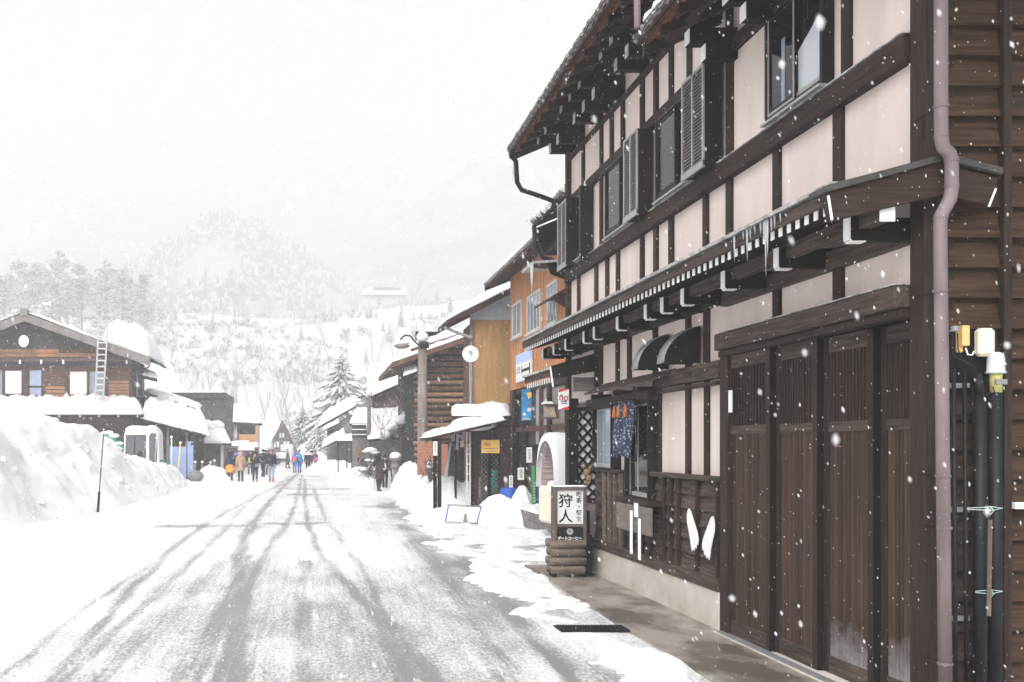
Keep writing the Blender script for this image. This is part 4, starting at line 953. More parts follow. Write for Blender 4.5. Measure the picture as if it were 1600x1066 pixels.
# small hood roof at the far gable of the timber house
Yh = 16.3
b = MB(); b.slab([(3.66,Yh-.05,5.02),(4.45,Yh-.05,5.10),(4.45,Yh+.8,5.10),(3.66,Yh+.8,5.02)], .04); hh = part(b, 'gable_hood', 'edge')
b = MB(); b.prism([W(853,409,Yh),W(899,413,Yh),W(899,442,Yh),W(862,428,Yh)], (0,.06,0)); part(b, 'hood_board', 'black', hh)
b = MB(); b.prism([W(832,411,Yh),W(856,411,Yh),W(858,420,Yh),W(836,418,Yh)], (0,.06,0)); part(b, 'hood_board', 'darkred', hh)
t = MB(); t.smooth = True; p = W(831,412,Yh-.06); t.tube([p, p-Vector((0,0,.25)), p-Vector((0,0,.52))], [.035,.022,.004], 7); part(t, 'icicle', 'ice', hh)

# orange boarded house
OX = 5.64
oh = thing('boarded_house', 'house with bright orange upright boarding and white upper windows above a dark shop front', 'building', (7.5, 24, 0)); op = P_(oh)
b = MB(); b.box(OX, OX+.15, 20.2, 27.9, 3.5, 6.75)
k = 20.2
while k < 27.85: b.box(OX-.012, OX, k, k+.03, 3.5, 6.75); k += .3
op(b, 'orange_boarding', 'orange')
b = MB(); b.box(OX+.15, 10, 20.2, 20.3, 0, 6.7); b.box(OX+.15, 10, 27.8, 27.88, 0, 6.7); b.box(9.9, 10, 20.3, 27.8, 0, 6.7); op(b, 'wall', 'wood_x')
def owin(pa, pb, z0, z1, nm):
    y1, y0 = YF(pa, OX), YF(pb, OX); f = MB(); x = OX-.05; t = .06
    f.box(x, OX, y0, y0+t, z0, z1); f.box(x, OX, y1-t, y1, z0, z1); f.box(x, OX, y0+t, y1-t, z0, z0+t); f.box(x, OX, y0+t, y1-t, z1-t, z1)
    for i in range(1, nm): yy = lerp(y0, y1, i/nm); f.box(x+.01, OX, yy-.022, yy+.022, z0+t, z1-t)
    f.box(x-.05, OX, y0-.03, y1+.03, z0-.05, z0-.003)
    w = op(f, 'window', 'winframe'); g = MB(); g.box(OX-.03, OX-.014, y0+t, y1-t, z0+t, z1-t); op(g, 'pane', 'glasspale', w)
owin(802.5, 816, 4.95, 5.92, 2); owin(825.5, 846, 4.85, 5.85, 4); owin(857, 873, 4.80, 5.80, 3)
b = MB(); y0 = 21.3; b.slab([(5.22,21.2,5.22),(OX,21.2,5.46),(OX,23.0,5.46),(5.22,23.0,5.22)], .05); aw_ = op(b, 'window_canopy', 'wood_y')
b = MB(); b.prism([(5.28,21.3,5.16),(OX,21.3,5.38),(OX,21.3,4.95),(5.5,21.3,5.0)], (0,.08,0)); op(b, 'canopy_bracket', 'wood_x', aw_)
# roofs
b = MB(); b.slab([(4.98,20.9,6.60),(8,20.9,7.8),(8,28.2,7.8),(4.98,28.2,6.60)], .08); r1 = op(b, 'roof', 'wood_y')
t = MB()
for i in range(34): y = 20.9 + i*.22; t.tube([(4.93,y,6.62),(8,y,7.83)], .05, 6)
op(t, 'roof_tiles', 'tile', r1)
s = MB(); snow_slab(s, [(5.05,20.9,6.64),(8,20.9,7.82),(8,28.2,7.82),(5.05,28.2,6.64)], .32, 30, 14, 8.0); op(s, 'snow_cover', 'snow', r1)
b = MB(); b.prism([(4.95,28.16,6.45),(8,28.16,7.65),(8,28.16,7.85),(4.95,28.16,6.65)], (0,.05,0)); op(b, 'verge_board', 'wood_x', r1)
b = MB(); b.slab([(4.72,16.9,6.75),(8,16.9,8.1),(8,20.9,8.1),(4.72,20.9,6.75)], .10); r2 = op(b, 'roof', 'wood_y')
t = MB()
for i in range(19): y = 16.9 + i*.22; t.tube([(4.67,y,6.77),(8,y,8.13)], .05, 6)
op(t, 'roof_tiles', 'tile', r2)
s = MB(); s.smooth = True
for i in range(7): s.ball((4.75+.05*math.sin(i*2.1), 18.2+.4*i, 6.82), .13+.04*math.sin(i*5), 9, 6, 1, 1.5, .8)
snow_slab(s, [(4.95,16.9,6.87),(8,16.9,8.15),(8,20.9,8.15),(4.95,20.9,6.87)], .25, 12, 10, 4.0); op(s, 'snow_cover', 'snow', r2)
b = MB(); b.prism([(4.75,20.84,6.62),(5.9,20.84,7.1),(5.9,20.84,6.2),(4.95,20.84,6.05)], (0,.05,0)); b.box(4.95,5.9,17,20.8,6.03,6.12); op(b, 'eave_board', 'black', r2)
g = MB(); g.smooth = True; g.tube([(4.70,20.7,6.66),(4.72,20.7,6.2),(4.9,20.7,5.95),(5.5,20.7,5.8)], .05, 7); op(g, 'rain_pipe', 'conduit')
# dark shop front below
b = MB(); b.box(5.78, 5.86, 20.3, 27.85, 0, 3.5); op(b, 'shop_wall', 'greydark')
for y, w, m in ((27.72,.14,'darkred'),(27.35,.12,'black'),(26.2,.1,'wood_z'),(24.15,.09,'darkred'),(23.3,.12,'wood_z'),(21.6,.12,'wood_z')):
    b = MB(); b.box(5.62, 5.74, y-w, y+w, 0, 3.5); op(b, 'post', m)
for z, m in ((3.42,'wood_y'),(2.35,'darkred'),(1.85,'black')): b = MB(); b.box(5.66, 5.72, 20.4, 27.6, z-.07, z+.07); op(b, 'rail', m)
b = MB(); b.box(5.70, 5.74, 23.4, 24.9, 1.95, 3.35); op(b, 'shop_pane', mat('dusty_pane', (.30,.31,.33), .3, .25, (2,2,2)))
b = MB(); b.box(5.70, 5.74, 21.8, 23.2, 2.1, 3.3); op(b, 'shop_panel', 'greyside')
b = MB(); b.box(5.55, 5.6, 21.7, 23.2, .9, 2.05)
op(b, 'shop_counter', 'wood_y')
# advertisement board on the orange boarding
ys1, ys0 = YF(806.5, 5.58), YF(829.5, 5.58); z0, z1 = 3.66, 4.42
sb = thing('wall_sign', 'pale blue and white board of dark lettering on the orange boarded wall', 'sign', (5.58, 25.7, 3.66))
b = MB(); b.box(5.57, 5.62, ys0, ys1, z0, 4.16); b.build('panel', M['signwhite'], sb)
b = MB(); b.box(5.57, 5.62, ys0, ys1, 4.163, z1); b.build('panel', mat('sign_pale_blue', (.42,.55,.80), .5, .05), sb)
b = MB(); rz = Matrix.Translation((5.568, ys1, 0)) @ Matrix.Rotation(R(-90), 4, 'Z')
t = MB(); marks(t, .10, .62, z0+.05, 4.12, 0, 2, 3, True); marks(t, .75, 1.75, z0+.2, z0+.34, 0, 1, 8); marks(t, .72, .86, z0+.05, 4.1, 0, 1, 2, True)
t.tube([(1.75,-.002,4.08),(1.78,-.002,3.95),(1.74,-.002,3.8)], .02, 4)
t.build('lettering', M['ink'], sb, tf=rz)
# poster, hanging notices
ps = thing('poster', 'blue and yellow poster hung by the shop opening under the orange wall', 'poster', (5.45, 26, 2.4))
b = MB(); xa, xb, Yq = XA(815.5,25.4), XA(830.5,25.4), 25.4; za, zb = ZA(657,Yq), ZA(608,Yq)
b.box(xa, xb, Yq, Yq+.01, za, zb); b.build('sheet', M['posterblue'], ps)
b = MB(); b.prism([(xb,Yq-.002,zb-.08),(xb-.13,Yq-.002,zb-.10),(xb-.08,Yq-.002,zb-.26),(xb,Yq-.002,zb-.2)], (0,-.003,0)); b.box(xa+.03,xa+.2,Yq-.004,Yq-.001,za+.03,za+.06); b.build('print', M['signyellow'], ps)
b = MB(); b.smooth = True; b.ball((xb-.06,Yq,za+.28),.055,9,6,1,.08,1); b.ball((xa+.07,Yq,za+.16),.04,9,6,1,.1,1); b.build('print', M['signwhite'], ps)
b = MB(); b.box(xb-.11,xb-.01,Yq-.003,Yq-.001,za+.40,za+.425); b.build('print', M['red'], ps)
def plaque(name, px0, px1, py0, py1, Y, m, label, cat, seed, vert=True, cols=1, th=.02):
    o = thing(name, label, cat, ((XA(px0,Y)+XA(px1,Y))/2, Y, ZA(py1,Y))); b = MB(); b.box(XA(px0,Y), XA(px1,Y), Y, Y+th, ZA(py1,Y), ZA(py0,Y)); b.build('panel', M[m], o, bevel=.003)
    t = MB(); w = XA(px1,Y)-XA(px0,Y); h = ZA(py0,Y)-ZA(py1,Y); marks(t, XA(px0,Y)+w*.28, XA(px1,Y)-w*.28, ZA(py1,Y)+h*.12, ZA(py0,Y)-h*.1, Y-.001, cols, seed, vert); t.build('lettering', M['ink'], o); return o
plaque('paper_notice', 822.5, 831.5, 699, 723, 24.6, 'signwhite', 'tall white notice with a line of lettering hung in the dark shop opening', 'notice', 3)
plaque('paper_notice', 809, 819, 731, 750, 25.5, 'signwhite', 'greyish notice low in the shop opening above the blue barrel', 'notice', 4, cols=2)
plaque('paper_notice', 795.5, 801.5, 743, 762, 25.9, 'signwhite', 'narrow white notice standing just behind the blue barrel', 'notice', 6)
# shelf of papers
sh = thing('book_shelf', 'small snow topped shelf of leaning papers under the porch roof', 'shelf', (5.0, 21.3, 2.1)); Yq = 21.0
b = MB(); b.box(XA(850,Yq),XA(872,Yq),Yq,Yq+.25,ZA(634,Yq),ZA(631,Yq)); b.box(XA(850,Yq),XA(872,Yq),Yq,Yq+.25,ZA(654,Yq),ZA(652,Yq)); b.box(XA(871,Yq),XA(874,Yq),Yq,Yq+.25,ZA(654,Yq),ZA(631,Yq)); b.build('case', M['grey_z'], sh)
b = MB()
for i in range(5): b.prism([W(851+i*3,636,Yq+.05),W(853.4+i*3,636,Yq+.05),W(860+i*2.4,652,Yq+.05),W(857.6+i*2.4,652,Yq+.05)], (0,.15,0))
b.build('papers', mat('old_paper', (.42,.33,.25), .9, .25), sh)
b = MB(); snow_slab(b, [(XA(850,Yq),Yq,ZA(631,Yq)),(XA(866,Yq),Yq,ZA(631,Yq)),(XA(866,Yq),Yq+.25,ZA(631,Yq)),(XA(850,Yq),Yq+.25,ZA(631,Yq))], .05, 8, 4, 1.0); b.build('snow_cap', M['snow'], sh)
# raised stone step with snow on it
st = thing('stone_step', 'grey block step edged with snow before the dark shop front', 'step', (5.3,22,0)); b = MB()
for i in range(9):
    for j in range(2): b.box(XA(832,21.9)+.0, XA(832,21.9)+.32, 19.8+i*.6, 20.37+i*.6, -.02+j*.2, .175+j*.2)
b.box(5.25, 5.75, 19.8, 25.2, -.02, .36); b.box(5.26,5.8,19.7,19.79,-.02,.36); b.build('blocks', M['block'], st, bevel=.012)
b = MB(); snow_slab(b, [(4.93,21.5,.375),(5.5,21.5,.36),(5.5,25,.36),(4.93,25,.375)], .10, 16, 6, 5.0, lump=.6); b.build('snow_cover', M['snow'], st)
def pole_sign(px0, px1, py0, py1, Y, m, label, patches):
    o = thing('pole_sign', label, 'sign', (XA(px0,Y), Y, ZA(py1,Y))); b = MB(); b.smooth = True; c = (XA(px0,Y)+XA(px1,Y))/2; r = (XA(px1,Y)-XA(px0,Y))/2
    b.lathe([(r*.95,ZA(py1,Y)),(r,ZA(py1,Y)+.02),(r,ZA(py0,Y)-.02),(r*.9,ZA(py0,Y))], (c,Y,0), 14); b.build('post', M[m], o)
    for a, bb, mm in patches: t = MB(); marks(t, c-r*.6, c+r*.6, ZA(bb,Y), ZA(a,Y), Y-r-.001, 1, int(a), True); t.build('lettering', M[mm], o)
pole_sign(830.5, 838, 728, 789, 23.6, 'green', 'round green post with white lettering standing by the shop opening', [(752,787,'signwhite')])
pole_sign(840.5, 844.5, 733, 788, 23.9, 'blue', 'thin blue post with white and yellow bands beside the green post', [(748,770,'signwhite'),(771,780,'signyellow')])
o = MB(); o.bar(W(822,741,23.4), W(831,765,23.4), .05, .03); tag(o.build('leaning_board', M['grey_z']), 'short weathered board leaning beside the green post', 'board')
# blue barrel
br = thing('plastic_barrel', 'bright blue plastic barrel behind the snow heap by the shop', 'barrel', (XA(795,26),26,0.0)); b = MB(); b.smooth = True
b.lathe([(.20,.02),(.235,.06),(.24,.28),(.25,.30),(.24,.32),(.24,.52),(.25,.54),(.24,.56),(.235,.70),(.20,.765),(.05,.78)], (XA(795,26),26,0), 20); b.build('body', M['blue'], br)
b = MB(); b.lathe([(.05,.78),(.05,.80)], (XA(791,26),25.9,0), 10); b.build('cap', M['blue'], br)
for px, py, h, s_ in ((814,776,.12,.26),):
    mound('snow_pile', XA(px,25), 24.9, .5, .4, .75, 3.3, 'small round cap of snow on a low stump between the barrel and the green post', 'snow pile')
mound('snow_pile', 4.62, 23.7, 1.0, 1.0, .58, 6.1, 'rounded snow heap in front of the blue barrel', 'snow pile')
mound('snow_pile', 3.9, 25.6, 1.5, 1.0, .32, 2.4, 'low snow heap behind the blue trestle frame', 'snow pile')

# cream cabinet under an arched snowy canopy
Yk = 19.5
cb = thing('arched_cabinet', 'cream cabinet under an arched corrugated canopy loaded with snow', 'cabinet', (5.0, Yk, 0)); kx = lambda px: XA(px,Yk)
b = MB(); b.box(kx(852), kx(895), Yk-.35, Yk+.55, ZA(818,Yk), ZA(760,Yk)); b.build('body', M['cream'], cb, bevel=.05)
b = MB(); b.smooth = True; n = 15; hw, ht = .45, .95; xA, xB = kx(857), kx(895)
arc = [(Yk+.1 - hw*math.cos(a), ZA(762,Yk) + ht*math.sin(a)**.8) for a in linspace(0, math.pi, 25)]
for i in range(24):
    r0_ = 1 + .02*(i % 2)
ring = lambda x, k, j: [(x, Yk+.1+(y-Yk-.1)*k, ZA(762,Yk)+(z-ZA(762,Yk))*k) for y, z in arc]
vs = ring(xA,1,0) + ring(xB,1,0) + ring(xA,.93,0) + ring(xB,.93,0); q = 25
b.add(vs, [(i,i+1,q+i+1,q+i) for i in range(24)] + [(2*q+i,3*q+i,3*q+i+1,2*q+i+1) for i in range(24)] + [(i,2*q+i,2*q+i+1,i+1) for i in range(24)])
for i in range(1, 24, 1): b.tube([(xA+.01, ring(0,.92,0)[i][1], ring(0,.92,0)[i][2]), (xB, ring(0,.92,0)[i][1], ring(0,.92,0)[i][2])], .018, 5)
b.add([(xB-.05,y,z) for _, y, z in ring(0,.95,0)], [tuple(range(25))]); b.build('canopy', M['canopy'], cb)
b = MB(); b.smooth = True; vs = []; m = 16
for j in range(m+1):
    x = lerp(xA-.10, xB+.1, j/m)
    for i, (y, z) in enumerate(arc):
        a = math.pi*i/24; e = math.sin(min(1, (j+.3)/2.5)*math.pi/2) ; th = (.05 + .12*math.sin(a)**2) * (.45+.55*e) * (1+.35*nz(x*2,y*2,z*2))
        vs.append((x, y - th*math.cos(a)*.9, z + th*math.sin(a) - (0.0)))
b.add(vs, [(j*25+i, j*25+i+1, (j+1)*25+i+1, (j+1)*25+i) for j in range(m) for i in range(24)] + [(i, i+1, 0) for i in range(0)])
vs2 = ring(xA-.10,1.0,0); b.add(vs[:25] + vs2, [(i,25+i,26+i,i+1) for i in range(24)])
for dx, dz, r in ((-.1,-.02,.13),(-.14,.06,.10),(-.08,-.12,.08)): b.ball((xA+dx, Yk-.36, ZA(762,Yk)+dz), r, 9, 6)
b.build('snow_cover', M['snow'], cb)

cb.rotation_euler = (0, 0, R(9)); cb.location.x += .05
# blue trestle frame lying open on the snow
Yr = 23.0; tf_ = thing('trestle_frame', 'low metal barrier frame with blue legs and pale bars on the road edge', 'barrier', W(722,818,Yr))
for a, c in (((701,789),(696,816)),((752,791),(745,818))): b = MB(); b.smooth = True; b.tube([W(*a,Yr), W(*c,Yr)], .016, 8); b.build('leg', M['blue'], tf_)
for a, c in (((699,789),(753,792)),((696,816),(747,818))): b = MB(); b.smooth = True; b.tube([W(*a,Yr), W(*c,Yr)], .022, 8); b.build('bar', M['alu'], tf_)
b = MB(); b.prism([W(726,803,Yr+.1),W(729,803,Yr+.1),W(731,816,Yr+.1),W(724,816,Yr+.1)], (0,.05,0)); b.build('plate', M['steel'], tf_)

# ochre house beyond the orange one
Yo = 29.0
oc = thing('ochre_house', 'ochre boarded house with pale blue gable and snowy roof, beside the orange house', 'building', (7, 33, 0)); cp_ = P_(oc)
b = MB(); b.box(XA(735,Yo), 9.5, Yo, Yo+.12, ZA(632,Yo), ZA(500,Yo))
x = XA(735,Yo)
while x < 9.4: b.box(x, x+.03, Yo-.012, Yo, ZA(632,Yo), ZA(500,Yo)); x += .155
cp_(b, 'ochre_boarding', 'ochre')
b = MB(); b.prism([(XA(735,Yo),Yo+.02,ZA(500,Yo)+.002),(9.5,Yo+.02,ZA(500,Yo)+.002),(9.5,Yo+.02,ZA(455,Yo)+1.6),(XA(735,Yo),Yo+.02,ZA(479,Yo))], (0,.1,0))
x = XA(736,Yo)
while x < 7: b.box(x, x+.02, Yo+.008, Yo+.02, ZA(499,Yo), ZA(474,Yo)); x += .13
cp_(b, 'gable_siding', 'paleblue')
b = MB(); b.box(XA(735,Yo), XA(735,Yo)+.12, Yo+.12, 30.4, 0, 5.6); b.box(6.3, 6.42, 30.4, 39, 0, 6.0); b.box(XA(735,Yo)+.12, 6.3, 30.3, 30.4, 0, 5.6); b.box(XA(735,Yo), 9.5, Yo+.001, Yo+.13, -.02, ZA(632,Yo)-.002); b.box(9.4,9.5,Yo+.1,39,0,5.6); cp_(b, 'wall', 'brownlog')
b = MB(); b.box(XA(736,Yo),9.4,Yo-.03,Yo+.0,ZA(638,Yo),ZA(631,Yo)); cp_(b, 'ledge', 'grey_y')
Yv2 = 28.5; A, B_ = W(698,500,Yv2), W(830,434,Yv2)
b = MB(); dv = Vector((0,2.1,0)); b.slab([A, B_, B_+dv, A+dv], .16); rr_ = cp_(b, 'roof', 'wood_y')
b = MB(); b.prism([A-Vector((0,.03,.18)), B_-Vector((0,.03,.18)), B_-Vector((0,.03,.03)), A-Vector((0,.03,.03))], (0,-.04,0)); cp_(b, 'verge_board', 'wood_x', rr_)
s = MB(); snow_slab(s, [A, B_, B_+dv, A+dv], .20, 12, 16, 12.0); cp_(s, 'snow_cover', 'snow', rr_)
b = MB(); b.slab([W(696,510,28.7), W(738,526,28.7)+Vector((0,0,0)), W(738,526,28.7)+Vector((0,.3,0)), W(696,510,28.7)+Vector((0,.3,0))], .05); cp_(b, 'rain_gutter', 'alu')
g = MB(); g.smooth = True; g.tube([W(736.5,505,28.9), W(736.5,640,28.9)], .045, 8); cp_(g, 'rain_pipe', 'steel')
# small canopy against the ochre wall, deep in snow
q = [W(706,650,27.6), W(797,650,27.6), W(797,636,28.98), W(706,636,28.98)]
b = MB(); b.slab(q, .08); cn = cp_(b, 'canopy_roof', 'wood_x'); s = MB(); snow_slab(s, q, .15, 22, 6, 2.2, lump=.5); cp_(s, 'snow_cover', 'snow', cn)
# satellite dish on a pole
Yd = 27.9
ds = thing('satellite_dish', 'round white satellite dish on a grey pipe at the corner of the ochre house', 'satellite dish', W(735,632,Yd))
b = MB(); b.smooth = True; c = W(735,553,Yd); pr = [(.24*k/8, -.05*(1-(k/8)**2)) for k in range(9)]; vs = []; 
for r, d in pr:
    for k in range(24): vs.append((c.x+r*math.cos(2*math.pi*k/24)-.0, c.y-d*1.0, c.z+r*math.sin(2*math.pi*k/24)))
b.add(vs, [(i*24+k, i*24+(k+1)%24, (i+1)*24+(k+1)%24, (i+1)*24+k) for i in range(8) for k in range(24)]); b.build('dish', M['white'], ds)
b = MB(); b.tube([c+Vector((0,.06,0)), c+Vector((0,.1,-.2)), W(735,632,Yd)], .022, 7); b.build('pipe', M['steel'], ds)
b = MB(); b.tube([c+Vector((0,.0,-.2)), c+Vector((0,-.25,-.03))], .012, 6); b.ball(c+Vector((0,-.26,-.02)), .035, 8, 6); b.build('receiver', M['alu'], ds)
b = MB(); b.box(c.x-.045,c.x+.045,c.y-.005,c.y-.002,c.z+.06,c.z+.08); b.prism([(c.x-.03,c.y-.005,c.z+.05),(c.x+.03,c.y-.005,c.z+.05),(c.x+.01,c.y-.005,c.z+.01),(c.x-.01,c.y-.005,c.z+.01)],(0,.003,0)); b.build('emblem', M['blue'], ds)

# open shelter before the ochre house
Ysr = 26.6
shl = thing('roadside_shelter', 'open lean-to shelter on dark posts with a thick snow covered roof', 'shelter', (4.2, 27.5, 0)); sp = P_(shl)
A, B_ = W(669,684,Ysr), W(792,656,Ysr); dv = Vector((0,2.1,0))
b = MB(); b.slab([A, B_, B_+dv, A+dv], .07); rf_ = sp(b, 'roof', 'wood_x')
s = MB(); snow_slab(s, [A, B_, B_+dv, A+dv], .17, 26, 8, 7.7, lump=.6, edge=.14); s.smooth = True; s.ball(lerp(A, B_, .66)+Vector((0,1,.08)), .42, 14, 8, 1.6, 1, .5); sp(s, 'snow_cover', 'snow', rf_)
for px, yb in ((680,27.9),(687,Ysr+.05)):
    b = MB(); b.box(XA(px-2.8,yb), XA(px+2.8,yb), yb, yb+.1, 0, ZA(682,yb)); sp(b, 'post', 'black')
for px, w, m in ((743,.10,'darkred'),(738,.05,'black'),(712,.03,'black'),(765,.04,'black'),(788,.14,'darkred')):
    b = MB(); b.box(XA(px,28)-w, XA(px,28)+w, 28, 28.1, 0, ZA(668,28)); sp(b, 'post', m)
b = MB(); b.box(XA(676,27.9), XA(745,27.9), 27.9, 27.96, ZA(694,27.9), ZA(690,27.9)); sp(b, 'cross_rail', 'greydark')
b = MB(); b.box(XA(700,28.4), XA(725,28.4), 28.4, 28.44, .05, ZA(690,28.4)); sp(b, 'back_panel', 'greydark')
lx0, lx1, lz0, lz1 = XA(753,28.05), XA(787,28.05), ZA(790,28.05), ZA(690,28.05)
b = MB(); b.box(lx0,lx1,28.12,28.16,lz0,lz1); sp(b, 'lattice_backing', 'darkred')
b = MB(); k = -8
while k < 22:
    for sg_ in (1,-1):
        za = lz0 + k*.14; zb = za + sg_*(lx1-lx0)*1.15; lo = (lz0-za)/(zb-za); hi = (lz1-za)/(zb-za); t0 = max(0, min(lo,hi)); t1 = min(1, max(lo,hi))
        if t1 - t0 > .05: b.bar((lerp(lx0,lx1,t0),28.08+.008*sg_,lerp(za,zb,t0)), (lerp(lx0,lx1,t1),28.08+.008*sg_,lerp(za,zb,t1)), .01, .022)
    k += 1
b.box(lx0-.03,lx0,28.05,28.1,lz0,lz1); b.box(lx1,lx1+.03,28.05,28.1,lz0,lz1); b.box(lx0,lx1,28.05,28.1,lz1,lz1+.03); sp(b, 'lattice', 'greyside')
ld = MB()
for px in (729.5, 734.5): ld.box(XA(px,27.3)-.02, XA(px,27.3)+.02, 27.3, 27.34, .03, ZA(675,27.3))
for k in range(7): ld.box(XA(729.5,27.3)+.021, XA(734.5,27.3)-.021, 27.305, 27.33, .25+.28*k, .28+.28*k)
tag(ld.build('wooden_rack', M['curtain']), 'pale upright wooden rack standing in the shelter opening', 'rack')
for i, (px, py0, py1) in enumerate(((706,676,686),(714,676,692),(723,675,690),(724.5,691,703))):
    pass
lc = thing('drying_cloths', 'pale lilac cloths hung from the shelter rail', 'cloth', (XA(712,27.85),27.85,2.0))
for px, y0, y1, w in ((706,676,690,5),(713,678,703,4),(722,675,692,4),(730,700,704,3)):
    b = MB(); b.prism([W(px,y0,27.85),W(px+w,y0,27.85),W(px+w-.5,y1,27.85),W(px-1,y1,27.85)], (0,.03,0)); b.build('cloth', M['lilac'], lc)
b = MB(); b.prism([W(703,692,27.83),W(706,692,27.83),W(699,745,27.83),W(694,745,27.83)], (0,.03,0)); b.build('cloth', M['lilac'], lc)
b = MB(); b.prism([W(719,690,27.83),W(725,688,27.83),W(725,699,27.83),W(720,699,27.83)], (0,.02,0)); b.build('cloth', M['cream'], lc)
plaque('paper_notice', 677, 683.5, 690, 712, 26.5, 'signwhite', 'white vertical notice hung on the front post of the shelter', 'notice', 9)
b = MB(); b.box(XA(653,36),XA(702,36),36,36.2,0,ZA(692,36)); bw = b.build('brick_wall', M['brick']); tag(bw, 'red brick wall seen through the open shelter', 'wall')
# yellow sign and green lettering
Yy = 27.2; ysn = thing('shop_sign', 'yellow sign with a small red and green emblem on the grey lattice', 'sign', W(766,708,Yy)); xa, xb, za, zb = XA(752.5,Yy), XA(780.5,Yy), ZA(708,Yy), ZA(687.5,Yy)
b = MB(); b.box(xa,xb,Yy,Yy+.03,za,zb); b.build('panel', M['signyellow'], ysn)
r_, g_ = MB(), MB(); no_logo(r_, g_, (xa+.16, Yy-.006, zb-.13), .14); r_.build('emblem', M['red'], ysn); g_.build('emblem', M['teal'], ysn)
b = MB(); marks(b, xa+.04, xb-.03, za+.09, za+.16, Yy-.001, 1, 4); marks(b, xa+.12, xb-.05, za+.03, za+.075, Yy-.001, 1, 5); b.build('lettering', mat('sign_print', (.25,.20,.22), .6, .1), ysn)
b = MB(); b.box(xb-.17, xb-.07, Yy-.003, Yy-.001, zb-.17, zb-.05); b.build('print', mat('sign_pale', (.82,.52,.24), .6, .1), ysn)
b = MB(); text(b, 'お抹茶', .20, (XA(772.5,27.7), 27.7, ZA(751,27.7)), vertical=True, pitch=1.12, extrude=.008, bold=.006); o = b.build('lettering_sign', M['teal']); tag(o, 'green vertical cut-out tea lettering hung before the dark lattice', 'sign')
o = MB(); o.box(XA(746,27.6),XA(790,27.6),27.2,27.6,.38,.42); o.box(XA(746,27.6),XA(749,27.6),27.25,27.55,-.02,.379); o.box(XA(786,27.6),XA(790,27.6),27.25,27.55,-.02,.379); tag(o.build('bench', M['greydark']), 'low dark bench below the grey lattice', 'bench')
for px, py0 in ((750,740),(791,742)):
    cz = MB(); cz.smooth = True
    for k in range(24): cz.lathe([(.035,0),(.045,.018),(.035,.036)], (XA(px,27.5),27.5,.06+.04*k), 9)
    tag(cz.build('coiled_post', M['block']), ('ribbed grey post at the left end of the low bench','ribbed grey post between the low bench and the blue barrel')[px > 760], 'post')
mound('snow_pile', XA(707,28.3), 28.6, 1.1, .8, 1.05, 9.0, 'snow heap filling the open shelter', 'snow pile')
mound('snow_pile', XA(668,31), 31.2, 1.0, 1.5, .95, 4.0, 'snow heap at the foot of the concrete lamp pole', 'snow pile')
mound('snow_pile', XA(643,38), 39.3, .85, 1.6, 1.15, 5.0, 'steep snow heap between the woman and the lamp pole', 'snow pile')

# brown log house
Yb = 41.0
bh_ = thing('log_house', 'brown house of tan and dark horizontal logs behind the lamp pole', 'building', (7, 46, 0)); bp_ = P_(bh_)
b = MB(); b.box(XA(650,Yb), 10, Yb+.1, Yb+.3, 0, 6.8); b.box(XA(650,Yb), XA(650,Yb)+.2, Yb+.3, 50, 0, 5.8); bp_(b, 'wall', 'black')
rl = random.Random(4)
zz = .2
while zz < 6.3:
    m = 'faintlog' if zz < 5.3 and rl.random() < .55 else 'brownlog'
    b = MB(); b.smooth = True; x0_ = XA(648,Yb) - .05*rl.random(); b.tube([(x0_,Yb+.1,zz),(10,Yb+.1,zz)], .09, 8); bp_(b, 'log', m); zz += .26
for k in range(20):
    if True:
        b = MB()
A, B_ = W(613,566,40.0), W(745,520,40.0); dv = Vector((0,9,0)); b = MB(); b.slab([A,B_,B_+dv,A+dv], .22); rb = bp_(b, 'roof', 'brownlog')
s = MB(); snow_slab(s, [A,B_,B_+dv,A+dv], .3, 14, 14, 3.0); bp_(s, 'snow_cover', 'snow', rb)
A, B_ = W(642,545,40.4), W(760,508,40.4); b = MB(); b.slab([A,B_,B_+dv,A+dv], .25); rb = bp_(b, 'roof', 'brownlog'); s = MB(); snow_slab(s, [A,B_,B_+dv,A+dv], .35, 14, 14, 9.0); bp_(s, 'snow_cover', 'snow', rb)
g = MB(); g.smooth = True; g.tube([W(618,574,40),W(626,590,40),W(636,597,40),W(650,592,40)], .06, 7); bp_(g, 'rain_pipe', 'conduit')
q = [W(630,588,40.2),W(652,580,40.2),W(652,576,42),W(630,582,42)]; b = MB(); b.slab(q,.05); ee = bp_(b, 'small_eave', 'wood_x'); s = MB(); snow_slab(s, q, .25, 8, 4, 5.0); bp_(s, 'snow_cover', 'snow', ee)

# lamp pole
Yl = 38.2; lx = XA(660,Yl)
lp = thing('lamp_pole', 'thick concrete pole with a curved lamp and cap of snow, before the log house', 'street lamp', (lx,Yl,0)); q_ = P_(lp)
b = MB(); b.smooth = True; b.lathe([(.21,-.05),(.205,2),(.175,ZA(532,Yl))], (lx,Yl,0), 16); q_(b, 'pole', 'utility')
for py in (690,655,620,585): b = MB(); b.lathe([(.203,0),(.203,.03)], (lx,Yl,ZA(py,Yl)), 16); q_(b, 'band', 'steel')
b = MB(); b.smooth = True; b.ball((lx,Yl,ZA(527,Yl)), .24, 12, 8, 1, 1, .95); q_(b, 'snow_cap', 'snow')
b = MB(); b.smooth = True; b.tube([W(656,541,Yl-.2),W(648,534,Yl-.2),W(641,525,Yl-.2),W(633,524,Yl-.2),W(627,529,Yl-.2),W(625,537,Yl-.2)], .035, 8); b.box(lx-.12,lx+.25,Yl-.23,Yl-.17,ZA(545,Yl),ZA(535,Yl)); q_(b, 'lamp_arm', 'conduit')
